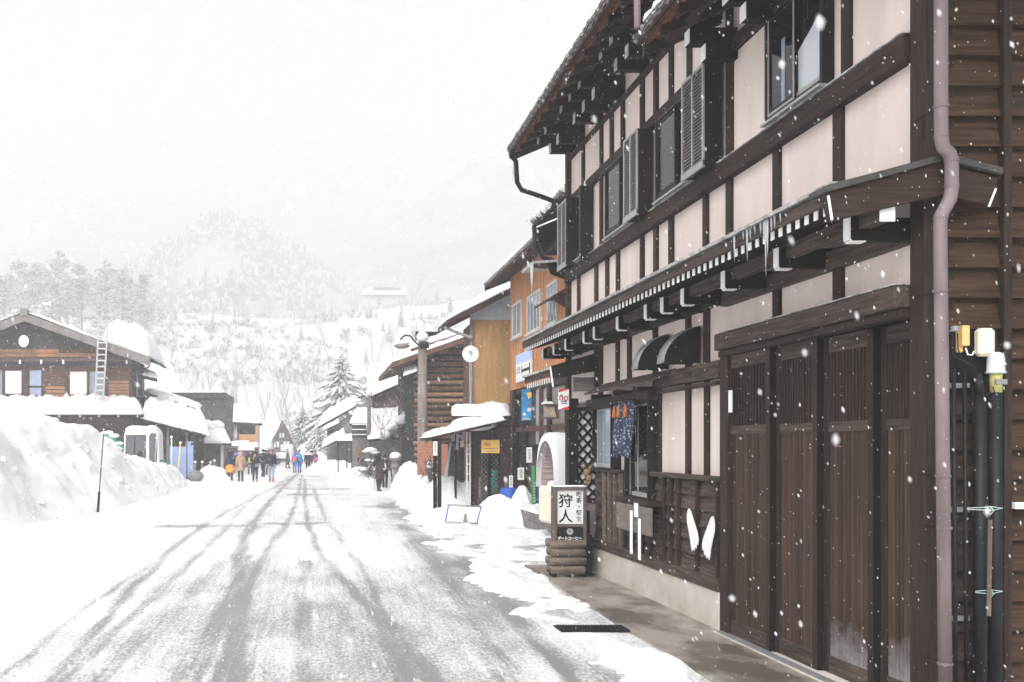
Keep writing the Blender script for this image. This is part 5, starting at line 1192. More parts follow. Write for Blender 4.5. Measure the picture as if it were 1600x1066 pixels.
b = MB(); b.smooth = True; b.lathe([(.10,-.12),(.2,-.06),(.21,0),(.06,.1)], W(628,540,Yl-.2), 12, 1.5, 1); q_(b, 'lamp_head', 'greyside')
b = MB(); b.smooth = True; b.ball(W(628,537,Yl-.2)+Vector((0,0,.03)), .24, 10, 6, 1.25, .9, .45); q_(b, 'snow_cap', 'snow')
b = MB(); b.prism([W(639,768,37.9),W(655,750,37.9),W(657,773,37.9)], (0,.05,0)); tag(b.build('leaning_plank', M['wood_x']), 'dark board leaning at the foot of the concrete lamp pole', 'board')

# shops beyond: the one with a steep snow roof, then the lower shop
Y2 = 52.0
sh2 = thing('shop_house', 'dark red gabled shop under a steep snow roof with two lower snowy roofs', 'building', (8, 57, 0)); h2 = P_(sh2)
b = MB(); b.prism([W(583,700,Y2),W(668,700,Y2),W(668,575,Y2),W(650,590,Y2),W(583,616,Y2)], (0,.3,0)); h2(b, 'gable_wall', 'darkred')
b = MB(); b.box(XA(550,Y2), XA(648,Y2), Y2-.5, Y2-.3, 0, ZA(684,Y2)); b.box(XA(583,Y2)-.02, 12, Y2+.3, Y2+9, 0, 4.6); h2(b, 'ground_wall', 'greyside')
q = [W(573,622,Y2-.6),W(655,586,Y2-.6),W(645,574,60),W(575,570,60)]; b = MB(); b.slab(q,.15); rq = h2(b, 'roof', 'black'); s = MB(); snow_slab(s, q, .35, 12, 10, 1.0, lump=.2); h2(s, 'snow_cover', 'snow', rq)
q = [W(546,662,Y2-1.2),W(664,662,Y2-1.2),W(664,642,Y2+.0),W(553,642,Y2+.0)]; b = MB(); b.slab(q,.1); rq = h2(b, 'lower_roof', 'black'); s = MB(); snow_slab(s, q, .32, 24, 6, 5.0); h2(s, 'snow_cover', 'snow', rq)
q = [W(575,687,Y2-2.2),W(662,680,Y2-2.2),W(662,664,Y2-1.0),W(566,668,Y2-1.0)]; b = MB(); b.slab(q,.1); rq = h2(b, 'lower_roof', 'black'); s = MB(); snow_slab(s, q, .4, 24, 6, 15.0); h2(s, 'snow_cover', 'snow', rq)
b = MB(); b.box(XA(548,Y2),XA(569,Y2),Y2-2.0,Y2-1.6,ZA(685,Y2),ZA(664,Y2)); sg2 = h2(b, 'sign_box', 'greydark')
b = MB()
for py in (664,671.5,679): b.box(XA(548,Y2),XA(569,Y2),Y2-2.05,Y2-1.55,ZA(py+1.3,Y2),ZA(py,Y2))
h2(b, 'snow_ledge', 'snow', sg2)
b = MB(); b.box(XA(557,Y2),XA(563,Y2),Y2-.53,Y2-.5,ZA(712,Y2),ZA(702,Y2)); h2(b, 'notice', 'tanlog')
b = MB(); b.box(XA(558,Y2),XA(580,Y2),Y2-.54,Y2-.5,ZA(738,Y2),ZA(715,Y2)); h2(b, 'dark_opening', 'black')
b = MB(); b.box(XA(560,Y2),XA(563,Y2),Y2-.57,Y2-.545,ZA(735,Y2),ZA(718,Y2)); b.box(XA(568,Y2),XA(570,Y2),Y2-.57,Y2-.545,ZA(732,Y2),ZA(720,Y2)); h2(b, 'red_goods', 'red')
b = MB(); b.smooth = True; b.lathe([(.18,-.05),(.15,ZA(612,58))], (XA(576.5,58)*50/58, 50, 0), 12)
sp2 = thing('lamp_pole', 'slim far concrete pole with a looped lamp standing before the snow roofed shop', 'street lamp', (XA(576.5,50),50,0))
b = MB(); b.smooth = True; b.lathe([(.115,-.05),(.095,ZA(614,50))], (XA(576.5,50),50,0), 12); b.build('pole', M['utility'], sp2)
b = MB(); b.smooth = True; b.tube([W(575,625,50),W(571,621,50),W(567,619,50),W(562,620,50),W(559,625,50)], .04, 7); b.build('lamp_arm', M['conduit'], sp2)
b = MB(); b.smooth = True; b.ball(W(577,614,50), .18, 8, 6); b.ball(W(558,626,50), .2, 8, 6, 1.3, 1, .6); b.build('snow_cap', M['snow'], sp2)

Y1 = 72.0
sh1 = thing('low_shop', 'low dark shop with three stepped snow laden roofs at the far right of the street', 'building', (4, 76, 0)); h1 = P_(sh1)
q = [W(497,667,Y1),W(556,634,Y1),W(560,628,Y1+7),W(510,655,Y1+7)]; b = MB(); b.slab(q,.15); rq = h1(b, 'roof', 'black'); s = MB(); snow_slab(s, q, .75, 14, 8, 2.0, lump=.25); h1(s, 'snow_cover', 'snow', rq)
q = [W(505,673,Y1-.2),W(530,661,Y1-.2),W(532,658,Y1+3),W(508,669,Y1+3)]; b = MB(); b.slab(q,.1); rq = h1(b, 'lower_roof', 'black'); s = MB(); snow_slab(s, q, .55, 10, 6, 3.0); h1(s, 'snow_cover', 'snow', rq)
q = [W(503,700,Y1-1.5),W(538,682,Y1-1.5),W(540,678,Y1),W(508,695,Y1)]; b = MB(); b.slab(q,.1); rq = h1(b, 'lower_roof', 'black'); s = MB(); snow_slab(s, q, .5, 12, 6, 6.0); h1(s, 'snow_cover', 'snow', rq)
b = MB(); b.prism([W(512,668,Y1+.6),W(556,644,Y1+.6),W(556,738,Y1+.6),W(512,738,Y1+.6)], (0,5,0)); h1(b, 'wall', 'greyside')
b = MB(); b.box(XA(527,Y1-.8),XA(550,Y1-.8),Y1-.8,Y1+.5,0,ZA(683,Y1)); h1(b, 'dark_porch', 'greydark')
for px in (527.5,549,541): b = MB(); b.box(XA(px,60),XA(px+1.8,60),60,60.15,0,ZA(686,60)); h1(b, 'post', 'black')
b = MB(); b.box(XA(515,Y1),XA(521,Y1),Y1+.5,Y1+.58,ZA(683,Y1),ZA(673,Y1)); h1(b, 'window', 'glass')
b = MB(); rq = [W(526,689,59.8),W(556,689,59.8),W(556,684,62),W(526,684,62)]; b.slab(rq,.1); zz_ = h1(b, 'porch_roof', 'black'); s = MB(); snow_slab(s, rq, .28, 12, 5, 9.0); h1(s, 'snow_cover', 'snow', zz_)
pb = MB(); pb.smooth = True; pb.lathe([(.12,0),(.13,.02),(.13,.85),(.15,.87),(.14,.95),(.03,1.02)], (XA(523.5,80),80,ZA(732,80)), 12, 1.2, 1); tag(pb.build('red_post_box', M['red']), 'narrow red post box standing beside the low shop', 'post box')
for cx, cy, rx, ry, h, sd, lb in ((XA(522,66),66,2.2,3,.95,1.0,'snow heap by the red post box'),(XA(548,50),50.5,1.2,2,.75,2.0,'snow heap beside the porch posts of the low shop'),(XA(566,46),46,1.2,1.6,.85,3.0,'snow heap left of the snowy topiary shrub'),(XA(590,47),48,1.6,1.6,.85,7.0,'snow heap behind the woman with the stick'),(XA(500,88),88,1.6,5,1.1,5.5,'far snow heap beside the person with the pink bag')):
    mound('snow_pile', cx, cy, rx, ry, h, sd, lb, 'snow pile')
# ------------------------------------------------------------------ left side of the street
YL = 56.0
lx_ = lambda px: XA(px, YL)
lz_ = lambda py: ZA(py, YL)
gh = thing('gabled_house', 'wide brown wooden house with a low gable and snowy roof behind the big snow bank', 'building', (-16, 63, 0)); gp = P_(gh)
# walls
b = MB(); b.box(-24, lx_(205), YL, YL+.25, 0, lz_(572)); b.box(lx_(205)-.25, lx_(205), YL+.25, 60.4, 0, 7.0); b.box(-24,-23.6,YL+.25,72.8,0,5.6)
b.prism([(-24,YL,lz_(572)+.002),(lx_(205),YL,lz_(572)+.002),(lx_(205),YL,lz_(562)),(lx_(38),YL,lz_(500)),(-24,YL,lz_(562))], (0,.2,0)); gp(b, 'wall', 'greydark')
b = MB()
zz = lz_(572)
rl = random.Random(11)
while zz > 2.6:
    b.hexa([(-23.9,YL-.04,zz-.30),(lx_(205),YL-.04,zz-.30),(lx_(205),YL,zz-.30),(-23.9,YL,zz-.30)], [(-23.9,YL-.015,zz),(lx_(205),YL-.015,zz),(lx_(205),YL,zz),(-23.9,YL,zz)]); zz -= .29
gp(b, 'wall_boards', 'brownlog')
b = MB()
for py in (546, 552.5): b.box(lx_(-140), lx_(92 if py < 550 else 150), YL-.06, YL-.001, lz_(py+5.6), lz_(py))
gp(b, 'gable_boards', 'tanlog')
b = MB(); b.box(lx_(92), lx_(205), YL-.05, YL-.001, lz_(559), lz_(546)); gp(b, 'gable_boards', 'brownlog')
b = MB()
for k in range(5): b.box(lx_(170), lx_(203), YL-.075, YL-.042, lz_(620-5.2*k), lz_(616-5.2*k))
gp(b, 'wall_boards', 'tanlog'); b = MB()
for k in range(3): b.box(lx_(72), lx_(105), YL-.075, YL-.042, lz_(620-6*k), lz_(616-6*k))
gp(b, 'wall_boards', 'tanlog'); b = MB()
for k in range(2): b.box(lx_(22), lx_(35), YL-.075, YL-.042, lz_(630-6*k), lz_(626-6*k))
gp(b, 'wall_boards', 'tanlog')
b = MB(); b.box(-23.9, lx_(207), YL-.55, YL-.02, lz_(566), lz_(561)); gp(b, 'string_course', 'darkred')
for px in (36, 69, 103, 168, 201): 
    b = MB(); b.box(lx_(px)-.05, lx_(px)+.05, YL-.62, YL-.551, lz_(570), lz_(564)); gp(b, 'beam_end', 'white')
for px in (39, 82, 128, 165): b = MB(); b.box(lx_(px)-.07, lx_(px)+.07, YL-.08, YL-.002, lz_(546), lz_(interp([(38,505),(205,553)], px))); gp(b, 'gable_post', 'darkred')
for px in (39, 70, 104, 168, 204): b = MB(); b.box(lx_(px)-.08, lx_(px)+.08, YL-.10, YL-.02, 2.6, lz_(572)); gp(b, 'post', 'darkred')
def gwin(p0, p1, q0, q1, m, nm=1):
    f = MB(); x0, x1, z0, z1 = lx_(p0), lx_(p1), lz_(q1), lz_(q0); t = .06; y = YL-.12
    f.box(x0,x0+t,y,YL-.03,z0,z1); f.box(x1-t,x1,y,YL-.03,z0,z1); f.box(x0+t,x1-t,y,YL-.03,z0,z0+t); f.box(x0+t,x1-t,y,YL-.03,z1-t,z1)
    for i in range(1,nm): xx = lerp(x0,x1,i/nm); f.box(xx-.025,xx+.025,y+.01,YL-.03,z0+t,z1-t)
    w = gp(f, 'window', 'darkred'); g = MB(); g.box(x0+t,x1-t,YL-.07,YL-.045,z0+t,z1-t); gp(g, 'pane', m, w); return w
gwin(7, 36, 578, 617, 'signwhite'); gwin(-22, 6, 578, 618, 'glasspale'); w = gwin(45, 67, 577, 619, 'bluecurtain', 1)
b = MB(); b.box(lx_(46.5), lx_(65.5), YL-.105, YL-.075, lz_(606), lz_(603)); gp(b, 'rail', 'wood_x', w)
gwin(108, 138, 579, 618, 'curtain'); gwin(138.5, 166, 579, 619, 'glasspale')
b = MB()
for y in (57.68, 59.64): b.box(lx_(205)+.0, lx_(205)+.05, y-.05, y+.05, 4.9,6.4); 
b.box(lx_(205),lx_(205)+.05,57.75,59.57,6.34,6.4); b.box(lx_(205),lx_(205)+.05,57.75,59.57,4.9,4.96); gp(b, 'window_frame', 'signwhite')
# main roof
Yg0 = 54.9; rgx, rgz = XA(38,Yg0), ZA(489,Yg0); exr, ezr = XA(234,Yg0), ZA(559,Yg0); exl, ezl = XA(-210,Yg0), ZA(582,Yg0); dv = Vector((0,5.8,0))
rd, er, el = Vector((rgx,Yg0,rgz)), Vector((exr,Yg0,ezr)), Vector((exl,Yg0,ezl))
b = MB(); b.slab([rd, er, er+dv, rd+dv], .10); b.slab([el, rd+Vector((-.001,0,0)), rd+dv+Vector((-.001,0,0)), el+dv], .10); rf = gp(b, 'roof', 'roofmetal')
b = MB()
for A, B_ in ((rd, er), (el, rd)): b.prism([A-Vector((0,.0,.48)), B_-Vector((0,0,.48)), B_-Vector((0,0,.02)), A-Vector((0,0,.02))], (0,-.05,0))
gp(b, 'verge_board', 'greyside', rf)
b = MB(); b.box(rgx-.14, rgx+.14, Yg0-.1, Yg0+12, rgz-.05, rgz+.16); b.box(rgx-.2, rgx+.2, Yg0-.14, Yg0+.05, rgz-.15, rgz+.24); gp(b, 'ridge_tile', 'tile', rf)
s = MB(); mid = lerp(rd, er, .52); snow_slab(s, [rd+Vector((.25,0,0)), mid, mid+dv, rd+dv+Vector((.25,0,0))], .16, 14, 14, 1.0); snow_slab(s, [el, rd-Vector((.25,0,0)), rd+dv-Vector((.25,0,0)), el+dv], .16, 14, 14, 4.0); gp(s, 'snow_cover', 'snow', rf)
s = MB(); m1 = lerp(rd, er, .57); m2 = lerp(rd, er, .99); snow_slab(s, [m1+Vector((0,1.6,0)), m2+Vector((0,.3,0)), m2+dv, m1+dv], 1.6, 22, 22, 7.0, lump=.25, edge=.35); gp(s, 'snow_cover', 'snow', rf)
b = MB(); b.smooth = True; b.tube([er+Vector((0,.05,-.1)), er+dv+Vector((0,0,-.1))], .08, 8); b.tube([er+Vector((.02,.1,-.12)), er+Vector((-.05,.1,-.5)), er+Vector((-.5,.3,-.7)), er+Vector((-1.3,.7,-.75))], .05, 7); gp(b, 'rain_pipe', 'conduit')
q = [W(222,586,YL-.2), W(246,592,YL-.2), W(246,588,61.6), W(222,574,61.6)]
b = MB(); b.slab(q, .2); ws = gp(b, 'side_eave', 'black'); s = MB(); snow_slab(s, q, .22, 10, 6, 3.0); gp(s, 'snow_cover', 'snow', ws)
# pent roof deep in snow
q = [W(-60,648,54.04), W(224,648,54.04), W(220,636,YL-.1), W(-60,636,YL-.1)]
b = MB(); b.slab(q, .14); pr_ = gp(b, 'pent_roof', 'black'); s = MB(); snow_slab(s, q, .70, 60, 8, 6.0, lump=.35, edge=.10, s=1.8); gp(s, 'snow_cover', 'snow', pr_)
for px in (60, 93, 125, 155, 185, 215): b = MB(); b.box(XA(px,53.90)-.06, XA(px,53.90)+.06, 53.83, 53.98, ZA(652,53.90), ZA(648.5,53.90)); gp(b, 'beam_end', 'alu', pr_)
# lean-to on the right with its own snowy roof
q = [W(200,649,54.18), W(322,679,54.18), W(316,664,63.0), W(222,634,63.0)]
b = MB(); b.slab(q, .15); lt = gp(b, 'lean_to_roof', 'black'); s = MB(); snow_slab(s, [lerp(q[0],q[1],.16),q[1]+Vector((.25,0,-.12)),q[2],lerp(q[3],q[2],.1)], 1.15, 26, 12, 8.0, lump=.3, edge=.22, s=1.0); gp(s, 'snow_cover', 'snow', lt)
q = [W(226,612,58.8), W(312,640,58.8), W(316,634,65.8), W(230,606,65.8)]
b = MB(); b.slab(q, .25); lt2 = gp(b, 'side_roof', 'greydark'); s = MB(); snow_slab(s, q, .22, 16, 6, 3.0, lump=.3); gp(s, 'snow_cover', 'snow', lt2)
q = [W(228,634,57.4), W(263,634,57.4), W(263,628,58.8), W(228,628,58.8)]; b = MB(); b.slab(q, .1); lt3 = gp(b, 'side_roof', 'greydark'); s = MB(); snow_slab(s, q, .2, 10, 4, 4.0); gp(s, 'snow_cover', 'snow', lt3)
b = MB(); b.box(XA(218,58.8), XA(306,58.8), 63.0, 63.28, 0, ZA(655,60.2)); gp(b, 'lean_to_wall', 'black'); b = MB(); b.prism([W(205,655,56.70),W(260,668,56.70),W(240,668,56.70),W(205,664,56.70)], (0,.1,0)); gp(b, 'lean_to_wall', 'black')
for px, m in ((262,'greyside'),(281,'black'),(292,'greyside'),(296,'black')): b = MB(); b.box(XA(px,54.88)-.08, XA(px,54.88)+.08, 54.88, 55.10, 0, ZA(668,54.88)); gp(b, 'post', m)
g = MB(); g.smooth = True; g.tube([W(321,680,54.18),W(316,688,54.18),W(300,694,54.46),W(296,698,54.60)], .06, 7); gp(g, 'rain_pipe', 'conduit')
for p0, p1, nm in ((265,291,'bluepanel'),(293,302,'bluepanel')):
    b = MB(); b.box(XA(p0,54.46), XA(p1,54.46), 54.46, 54.53, 0.1, ZA(698 if p0 < 290 else 690, 54.46))
    o = b.build('blue_panel', M[nm]); tag(o, ('wide pale blue sheet fixed between the posts of the lean-to','narrow pale blue sheet at the outer post of the lean-to')[p0 > 290], 'panel')
# dish and ladder
b = MB(); dsh = thing('satellite_dish', 'white satellite dish on the dark gable of the wide brown house', 'satellite dish', W(37,545,YL-.5)); b.smooth = True; c = W(37,533,YL-.6); vs = []
for k_ in range(7):
    for j in range(20): r = .31*k_/6; vs.append((c.x+r*.95*math.cos(2*math.pi*j/20), c.y+.05*(1-(k_/6)**2), c.z+r*1.12*math.sin(2*math.pi*j/20)))
b.add(vs, [(i*20+j, i*20+(j+1)%20, (i+1)*20+(j+1)%20, (i+1)*20+j) for i in range(6) for j in range(20)]); b.build('dish', M['white'], dsh)
b = MB(); b.tube([c+Vector((0,.06,0)), c+Vector((0,.15,-.35)), c+Vector((0,.5,-.35))], .03, 6); b.tube([c+Vector((0,0,-.2)), c+Vector((0,-.2,-.05))], .015, 5); b.build('bracket', M['steel'], dsh)
ldr = thing('ladder', 'long aluminium ladder leaning on the snowy eave of the brown house', 'ladder', W(156,624,39)); A0, A1, B0, B1 = W(148.5,626,54.25), W(161,626,54.25), W(154.5,503,54.74), W(169,503,54.74)
for a, c in ((A0,B0),(A1,B1)): b = MB(); b.bar(a, c, .09, .06); b.build('rail', M['alu'], ldr)
for k_ in range(13): b = MB(); t = (k_+.6)/13.2; b.bar(lerp(A0,B0,t), lerp(A1,B1,t), .06,.05); rg = b.build('rung', M['alu'], ldr); b = MB(); b.bar(lerp(A0,B0,t)+Vector((.05,0,.035)), lerp(A1,B1,t)+Vector((-.05,0,.035)), .06, .04); b.build('snow_cap', M['snow'], rg)

# excavator half buried behind the bank
Ye = 50.5; ex = lambda px: XA(px,Ye); ez_ = lambda py: ZA(py,Ye)
xc = thing('excavator', 'white cabbed excavator with a teal arm parked behind the snow bank', 'excavator', (ex(222),51.3,0)); xp = P_(xc)
def cabshape(y): return [(ex(193),y,ez_(735)),(ex(194),y,ez_(678)),(ex(197),y,ez_(670)),(ex(233),y,ez_(668)),(ex(245),y,ez_(671)),(ex(248),y,ez_(680)),(ex(249),y,ez_(735))]
b = MB(); b.prism(cabshape(Ye), (0,1.5,0)); xp(b, 'cab', mat('cab_white', (.72,.70,.66), .4, .05), bevel=.05)
b = MB(); b.prism([W(195.5,719,Ye-.02),W(196.5,680,Ye-.02),W(228,680,Ye-.02),W(228,719,Ye-.02)], (0,.03,0)); wn = xp(b, 'window', 'ink')
b = MB(); b.prism([W(197,718,Ye-.03),W(198,682,Ye-.03),W(226.5,682,Ye-.03),W(226.5,718,Ye-.03)], (0,.008,0)); xp(b, 'pane', 'cabglass', wn)
b = MB(); b.box(ex(210),ex(211.5),Ye-.045,Ye-.031,ez_(718),ez_(682)); b.smooth = True; b.ball(W(219,710,Ye-.035), .14, 9, 6, 1, .1, 1.3); xp(b, 'seat_behind', 'ink', wn)
b = MB(); b.prism([W(233,722,Ye-.02),W(233,682,Ye-.02),W(236,677,Ye-.02),W(243,677,Ye-.02),W(246,684,Ye-.02),W(245,722,Ye-.02)], (0,.03,0)); wn = xp(b, 'window', 'ink')
b = MB(); b.prism([W(234,720,Ye-.03),W(234,684,Ye-.03),W(237,679,Ye-.03),W(242.5,679,Ye-.03),W(245,685,Ye-.03),W(244,720,Ye-.03)], (0,.008,0)); xp(b, 'pane', 'cabglass', wn)
b = MB(); b.tube([W(246,683,Ye-.05),W(244,702,Ye-.08),W(243,718,Ye-.05)], .02, 6); xp(b, 'hand_rail', 'white')
b = MB(); q = [(ex(196),Ye,ez_(671)),(ex(243),Ye,ez_(670)),(ex(243),Ye+1.4,ez_(670)),(ex(196),Ye+1.4,ez_(671))]; snow_slab(b, q, .16, 14, 8, 2.0); xp(b, 'snow_cover', 'snow')
b = MB(); b.box(ex(190),ex(262),Ye+.1,Ye+1.9,.75,1.0); b.box(ex(240),ex(249),Ye+.2,Ye+1.9,1.0,1.2); xp(b, 'body', 'teal', bevel=.05)
b = MB(); b.bar(W(191,706,Ye+.3), W(180,690,Ye+.3), .22, .32); b.bar(W(180,690,Ye+.3), W(163,681,Ye+.3), .2, .26); b.bar(W(163,681,Ye+.3), W(158,700,Ye+.3), .16, .2); xp(b, 'boom', 'teal', bevel=.03)
b = MB(); b.smooth = True
for px, py, r in ((186,693,.17),(178,681,.2),(170,676,.17),(163,677,.15)): b.ball(W(px,py,Ye+.3), r, 9, 6, 1.5, 1, .6)
xp(b, 'snow_cover', 'snow')
for y in (Ye+.1, Ye+1.5):
    b = MB(); b.smooth = True; pr_t = [(ex(190)+.0,.36)]
    for k_ in range(2):
        pass
    x0, x1 = ex(195), ex(258); prof = [(x0+.33*math.cos(a), .34+.34*math.sin(a)) for a in linspace(math.pi/2, 3*math.pi/2, 9)] + [(x1+.33*math.cos(a), .34+.34*math.sin(a)) for a in linspace(-math.pi/2, math.pi/2, 9)]
    b.prism([(x, y, z) for x, z in prof], (0,.4,0)); xp(b, 'crawler_track', 'ink')

# snow poles
def marker(px, pyb, pyt, px2, Y, m, label, r=.022, foot=False, zmin=None):
    o = thing('snow_pole', label, 'pole', W(px,pyb,Y)); b = MB(); b.smooth = True; p0, p1 = W(px,pyb,Y), W(px2,pyt,Y); b.tube([p0-(p1-p0).normalized()*.3, p1], r, 7); b.build('rod', M[m], o)
    if foot: b = MB(); b.tube([p0-(p1-p0)*.02, lerp(p0,p1,.24)], r*1.9, 8); b.build('foot_sleeve', M['black'], o); b = MB(); b.tube([p0-(p1-p0)*.03, lerp(p0,p1,.03)], r*2.1, 8); b.build('band', M['darkred'], o)
    b = MB(); b.smooth = True; b.ball(p1, r*2.2, 8, 5); b.build('snow_cap', M['snow'], o)
marker(153, 798, 676, 162, 27.6, 'grey_z', 'tall thin snow pole with a dark foot standing nearest on the snow bank', .019, True)
marker(242, 737, 684, 244.5, 44.0, 'alu', 'thin grey snow pole in front of the excavator cab')
marker(268, 733, 683, 268, 47.0, 'signwhite', 'white snow pole before the wide blue sheet', .03)
marker(278, 742, 692, 282, 47.0, 'signyellow', 'yellow snow pole leaning before the wide blue sheet', .03)
for px, pyb, pyt, px2 in ((304,737,721,305.5),(314,736,721,315),(328,735,723,328.5),(334,735,720,335)):
    pass

# grey barn-like building, brown store, and the snow covered rock with posts
Yg = 70.0
gb = thing('grey_building', 'tall plain dark grey building with a flat snowy top behind the lean-to', 'building', (-9,75,0)); g_p = P_(gb)
b = MB(); b.prism([W(232,700,Yg),W(346,700,Yg),W(351,613,Yg),W(232,613,Yg)], (0,8,0)); g_p(b, 'wall', mat('grey_sheeting', (.085,.078,.085), .8, .25, (.8,.8,.8)))
b = MB(); b.box(XA(232,Yg),XA(352,Yg),Yg-.25,Yg-.02,ZA(622,Yg),ZA(614,Yg)); g_p(b, 'parapet', 'greydark')
s = MB(); snow_slab(s, [W(232,613.5,Yg-.3),W(353,613.5,Yg-.3),W(353,613.5,Yg+8),W(232,613.5,Yg+8)], .14, 16, 8, 2.0); g_p(s, 'snow_cover', 'snow')
Yk2 = 66.0
sr = thing('brown_store', 'small dark red brown store with a snowy hipped roof and snow clump', 'building', (-7.5,68,0)); s_p = P_(sr)
b = MB(); b.box(XA(290,Yk2),XA(346,Yk2),Yk2,Yk2+3,0,ZA(690,Yk2)); s_p(b, 'wall', 'darkred')
b = MB(); b.box(XA(345,Yk2),XA(349,Yk2),Yk2-.1,Yk2+.1,0,ZA(690,Yk2)); s_p(b, 'white_post', 'signwhite')
q = [W(290,693,Yk2-.8),W(362,693,Yk2-.8),W(346,664,Yk2+3),W(300,664,Yk2+3)]; b = MB(); b.slab(q,.12); rq = s_p(b, 'roof', 'black')
s = MB(); snow_slab(s, q, .3, 22, 12, 3.0, lump=.4, edge=.08); s.smooth = True
rr2 = random.Random(8)
for i in range(16): s.ball(W(rr2.uniform(318,342), rr2.uniform(660,684), Yk2+1.2), rr2.uniform(.2,.42), 8, 6, 1.2, 1, .8)
s_p(s, 'snow_cover', 'snow', rq)
rk = thing('roadside_rock', 'dark rock under a snow mound beside the brown store, with short posts', 'rock', (XA(305,50),50,0))
b = MB(); b.smooth = True; b.ball((XA(307,52),51.6,.28), .42, 12, 8, 1.1, .8, .75); b.build('rock', M['block'], rk)
mound('snow_pile', XA(330,52.5), 53, 1.15, 1.0, .78, 4.4, 'snow mound over the dark rock beside the brown store', 'snow pile')
for i, (px, pyb, pyt) in enumerate(((304,742,722),(315,745,722),(328,740,723),(334,740,720))):
    o = thing('fence_post', 'short grey post capped with snow before the brown store', 'post', W(px,pyb,54), 'short posts before the brown store'); b = MB(); b.smooth = True; b.tube([W(px,752,54),W(px+1,pyt,54)], .055, 8); b.build('shaft', M['greyside'], o); b = MB(); b.smooth = True; b.ball(W(px+1,pyt,54), .08, 8, 5); b.build('snow_cap', M['snow'], o)
# big snow roofed house behind
Yb2 = 84.0
wb = thing('snow_roofed_house', 'house whose steep white roof rises behind the brown gabled house', 'building', (-17,90,0)); w_p = P_(wb)
q = [W(180,620,Yb2),W(292,620,Yb2),W(262,560,Yb2+6),W(200,560,Yb2+6)]; b = MB(); b.slab(q,.2); rq = w_p(b, 'roof', 'black'); s = MB(); snow_slab(s, q, .6, 16, 14, 3.0, lump=.15, edge=.06); w_p(s, 'snow_cover', 'snow', rq)
b = MB(); b.box(XA(186,Yb2+1),XA(284,Yb2+1),Yb2+1,Yb2+10,0,ZA(622,Yb2+1)); w_p(b, 'wall', 'greyside')

# cream shop far down the left
Yc2 = 88.0
ch = thing('cream_shop', 'far cream walled shop with an orange balcony and a deep snow roof', 'building', (-7,92,0)); c_p = P_(ch)
b = MB(); b.box(XA(330,Yc2),XA(398,Yc2),Yc2,Yc2+8,0,ZA(655,Yc2)); c_p(b, 'wall', mat('far_cream', (.45,.41,.37), .8, .1))
for px in (354,363,372,385,397): b = MB(); b.box(XA(px,Yc2)-.07,XA(px,Yc2)+.07,Yc2-.12,Yc2-.01,0,ZA(655,Yc2)); c_p(b, 'post', 'greydark')
b = MB(); b.box(XA(374,Yc2),XA(399,Yc2),Yc2-.2,Yc2-.02,ZA(680,Yc2),ZA(663,Yc2)); c_p(b, 'dark_window', 'black')
b = MB(); b.box(XA(375,Yc2),XA(403,Yc2),Yc2-.9,Yc2-.7,ZA(690,Yc2),ZA(679,Yc2)); b.box(XA(400,Yc2),XA(403,Yc2),Yc2-.9,Yc2-.7,ZA(678.8,Yc2),ZA(658,Yc2)); c_p(b, 'balcony', mat('far_orange', (.55,.30,.14), .8, .15))
for p0, p1, q0, q1 in ((356,362,667,684),(366,371,667,684)): b = MB(); b.box(XA(p0,Yc2),XA(p1,Yc2),Yc2-.1,Yc2-.02,ZA(q1,Yc2),ZA(q0,Yc2)); c_p(b, 'window', 'signwhite')
q = [W(334,658,Yc2-1),W(410,662,Yc2-1),W(408,648,Yc2+5),W(338,640,Yc2+5)]; b = MB(); b.slab(q,.2); rq = c_p(b, 'roof', 'black'); s = MB(); snow_slab(s, q, .7, 20, 10, 3.0, lump=.3); c_p(s, 'snow_cover', 'snow', rq)
for i, (p0, p1, py, yy) in enumerate(((346,392,697,86),(372,398,704,85),(386,404,699,86.5))):
    q = [W(p0,py,yy-1.2),W(p1,py,yy-1.2),W(p1,py-4,yy),W(p0,py-4,yy)]; b = MB(); b.slab(q,.12); rq = c_p(b, 'awning', 'greydark'); s = MB(); snow_slab(s, q, .3, 14, 5, 3.0+i); c_p(s, 'snow_cover', 'snow', rq)
b = MB(); b.box(XA(348,86),XA(404,86),86.2,86.4,0,ZA(700,86)); c_p(b, 'shop_front', 'greydark')

# steep thatched farmhouse at the end of the street
tf2 = thing('thatched_farmhouse', 'steep gabled thatched farmhouse in the mist at the end of the street', 'building', (-3.6,112,0)); t_p = P_(tf2)
Yt2 = 110.0; apx = W(443,660,Yt2); gl, gr_ = W(414,718,Yt2), W(474,730,Yt2)
b = MB(); b.prism([W(421,738,Yt2),W(468,738,Yt2),W(468,716,Yt2),apx,W(418,712,Yt2)], (0,.3,0)); t_p(b, 'gable_wall', mat('far_gable', (.13,.105,.115), .8, .2))
for p0,p1,q0,q1 in ((436.5,444,677,684),(428,436,690,699),(443,452,690,699)):
    b = MB(); b.box(XA(p0,Yt2),XA(p1,Yt2),Yt2-.15,Yt2-.02,ZA(q1,Yt2),ZA(q0,Yt2)); w = t_p(b, 'window', 'signwhite'); b = MB(); b.box(XA((p0+p1)/2,Yt2)-.06,XA((p0+p1)/2,Yt2)+.06,Yt2-.2,Yt2-.151,ZA(q1,Yt2),ZA(q0,Yt2)); t_p(b, 'mullion', 'greyside', w)
dvl = Vector((-4.5,10,0))
b = MB(); b.slab([W(410,722,Yt2-.3), apx+Vector((0,-.3,.2)), apx+dvl+Vector((0,0,.2)), W(410,722,Yt2)+dvl], .5); b.slab([apx+Vector((.01,-.3,.2)), W(475,728,Yt2-.3), W(475,728,Yt2)+dvl, apx+dvl+Vector((.01,0,.2))], .5); rq = t_p(b, 'thatch_roof', mat('thatch', (.12,.10,.09), .95, .4, (3,3,3)))
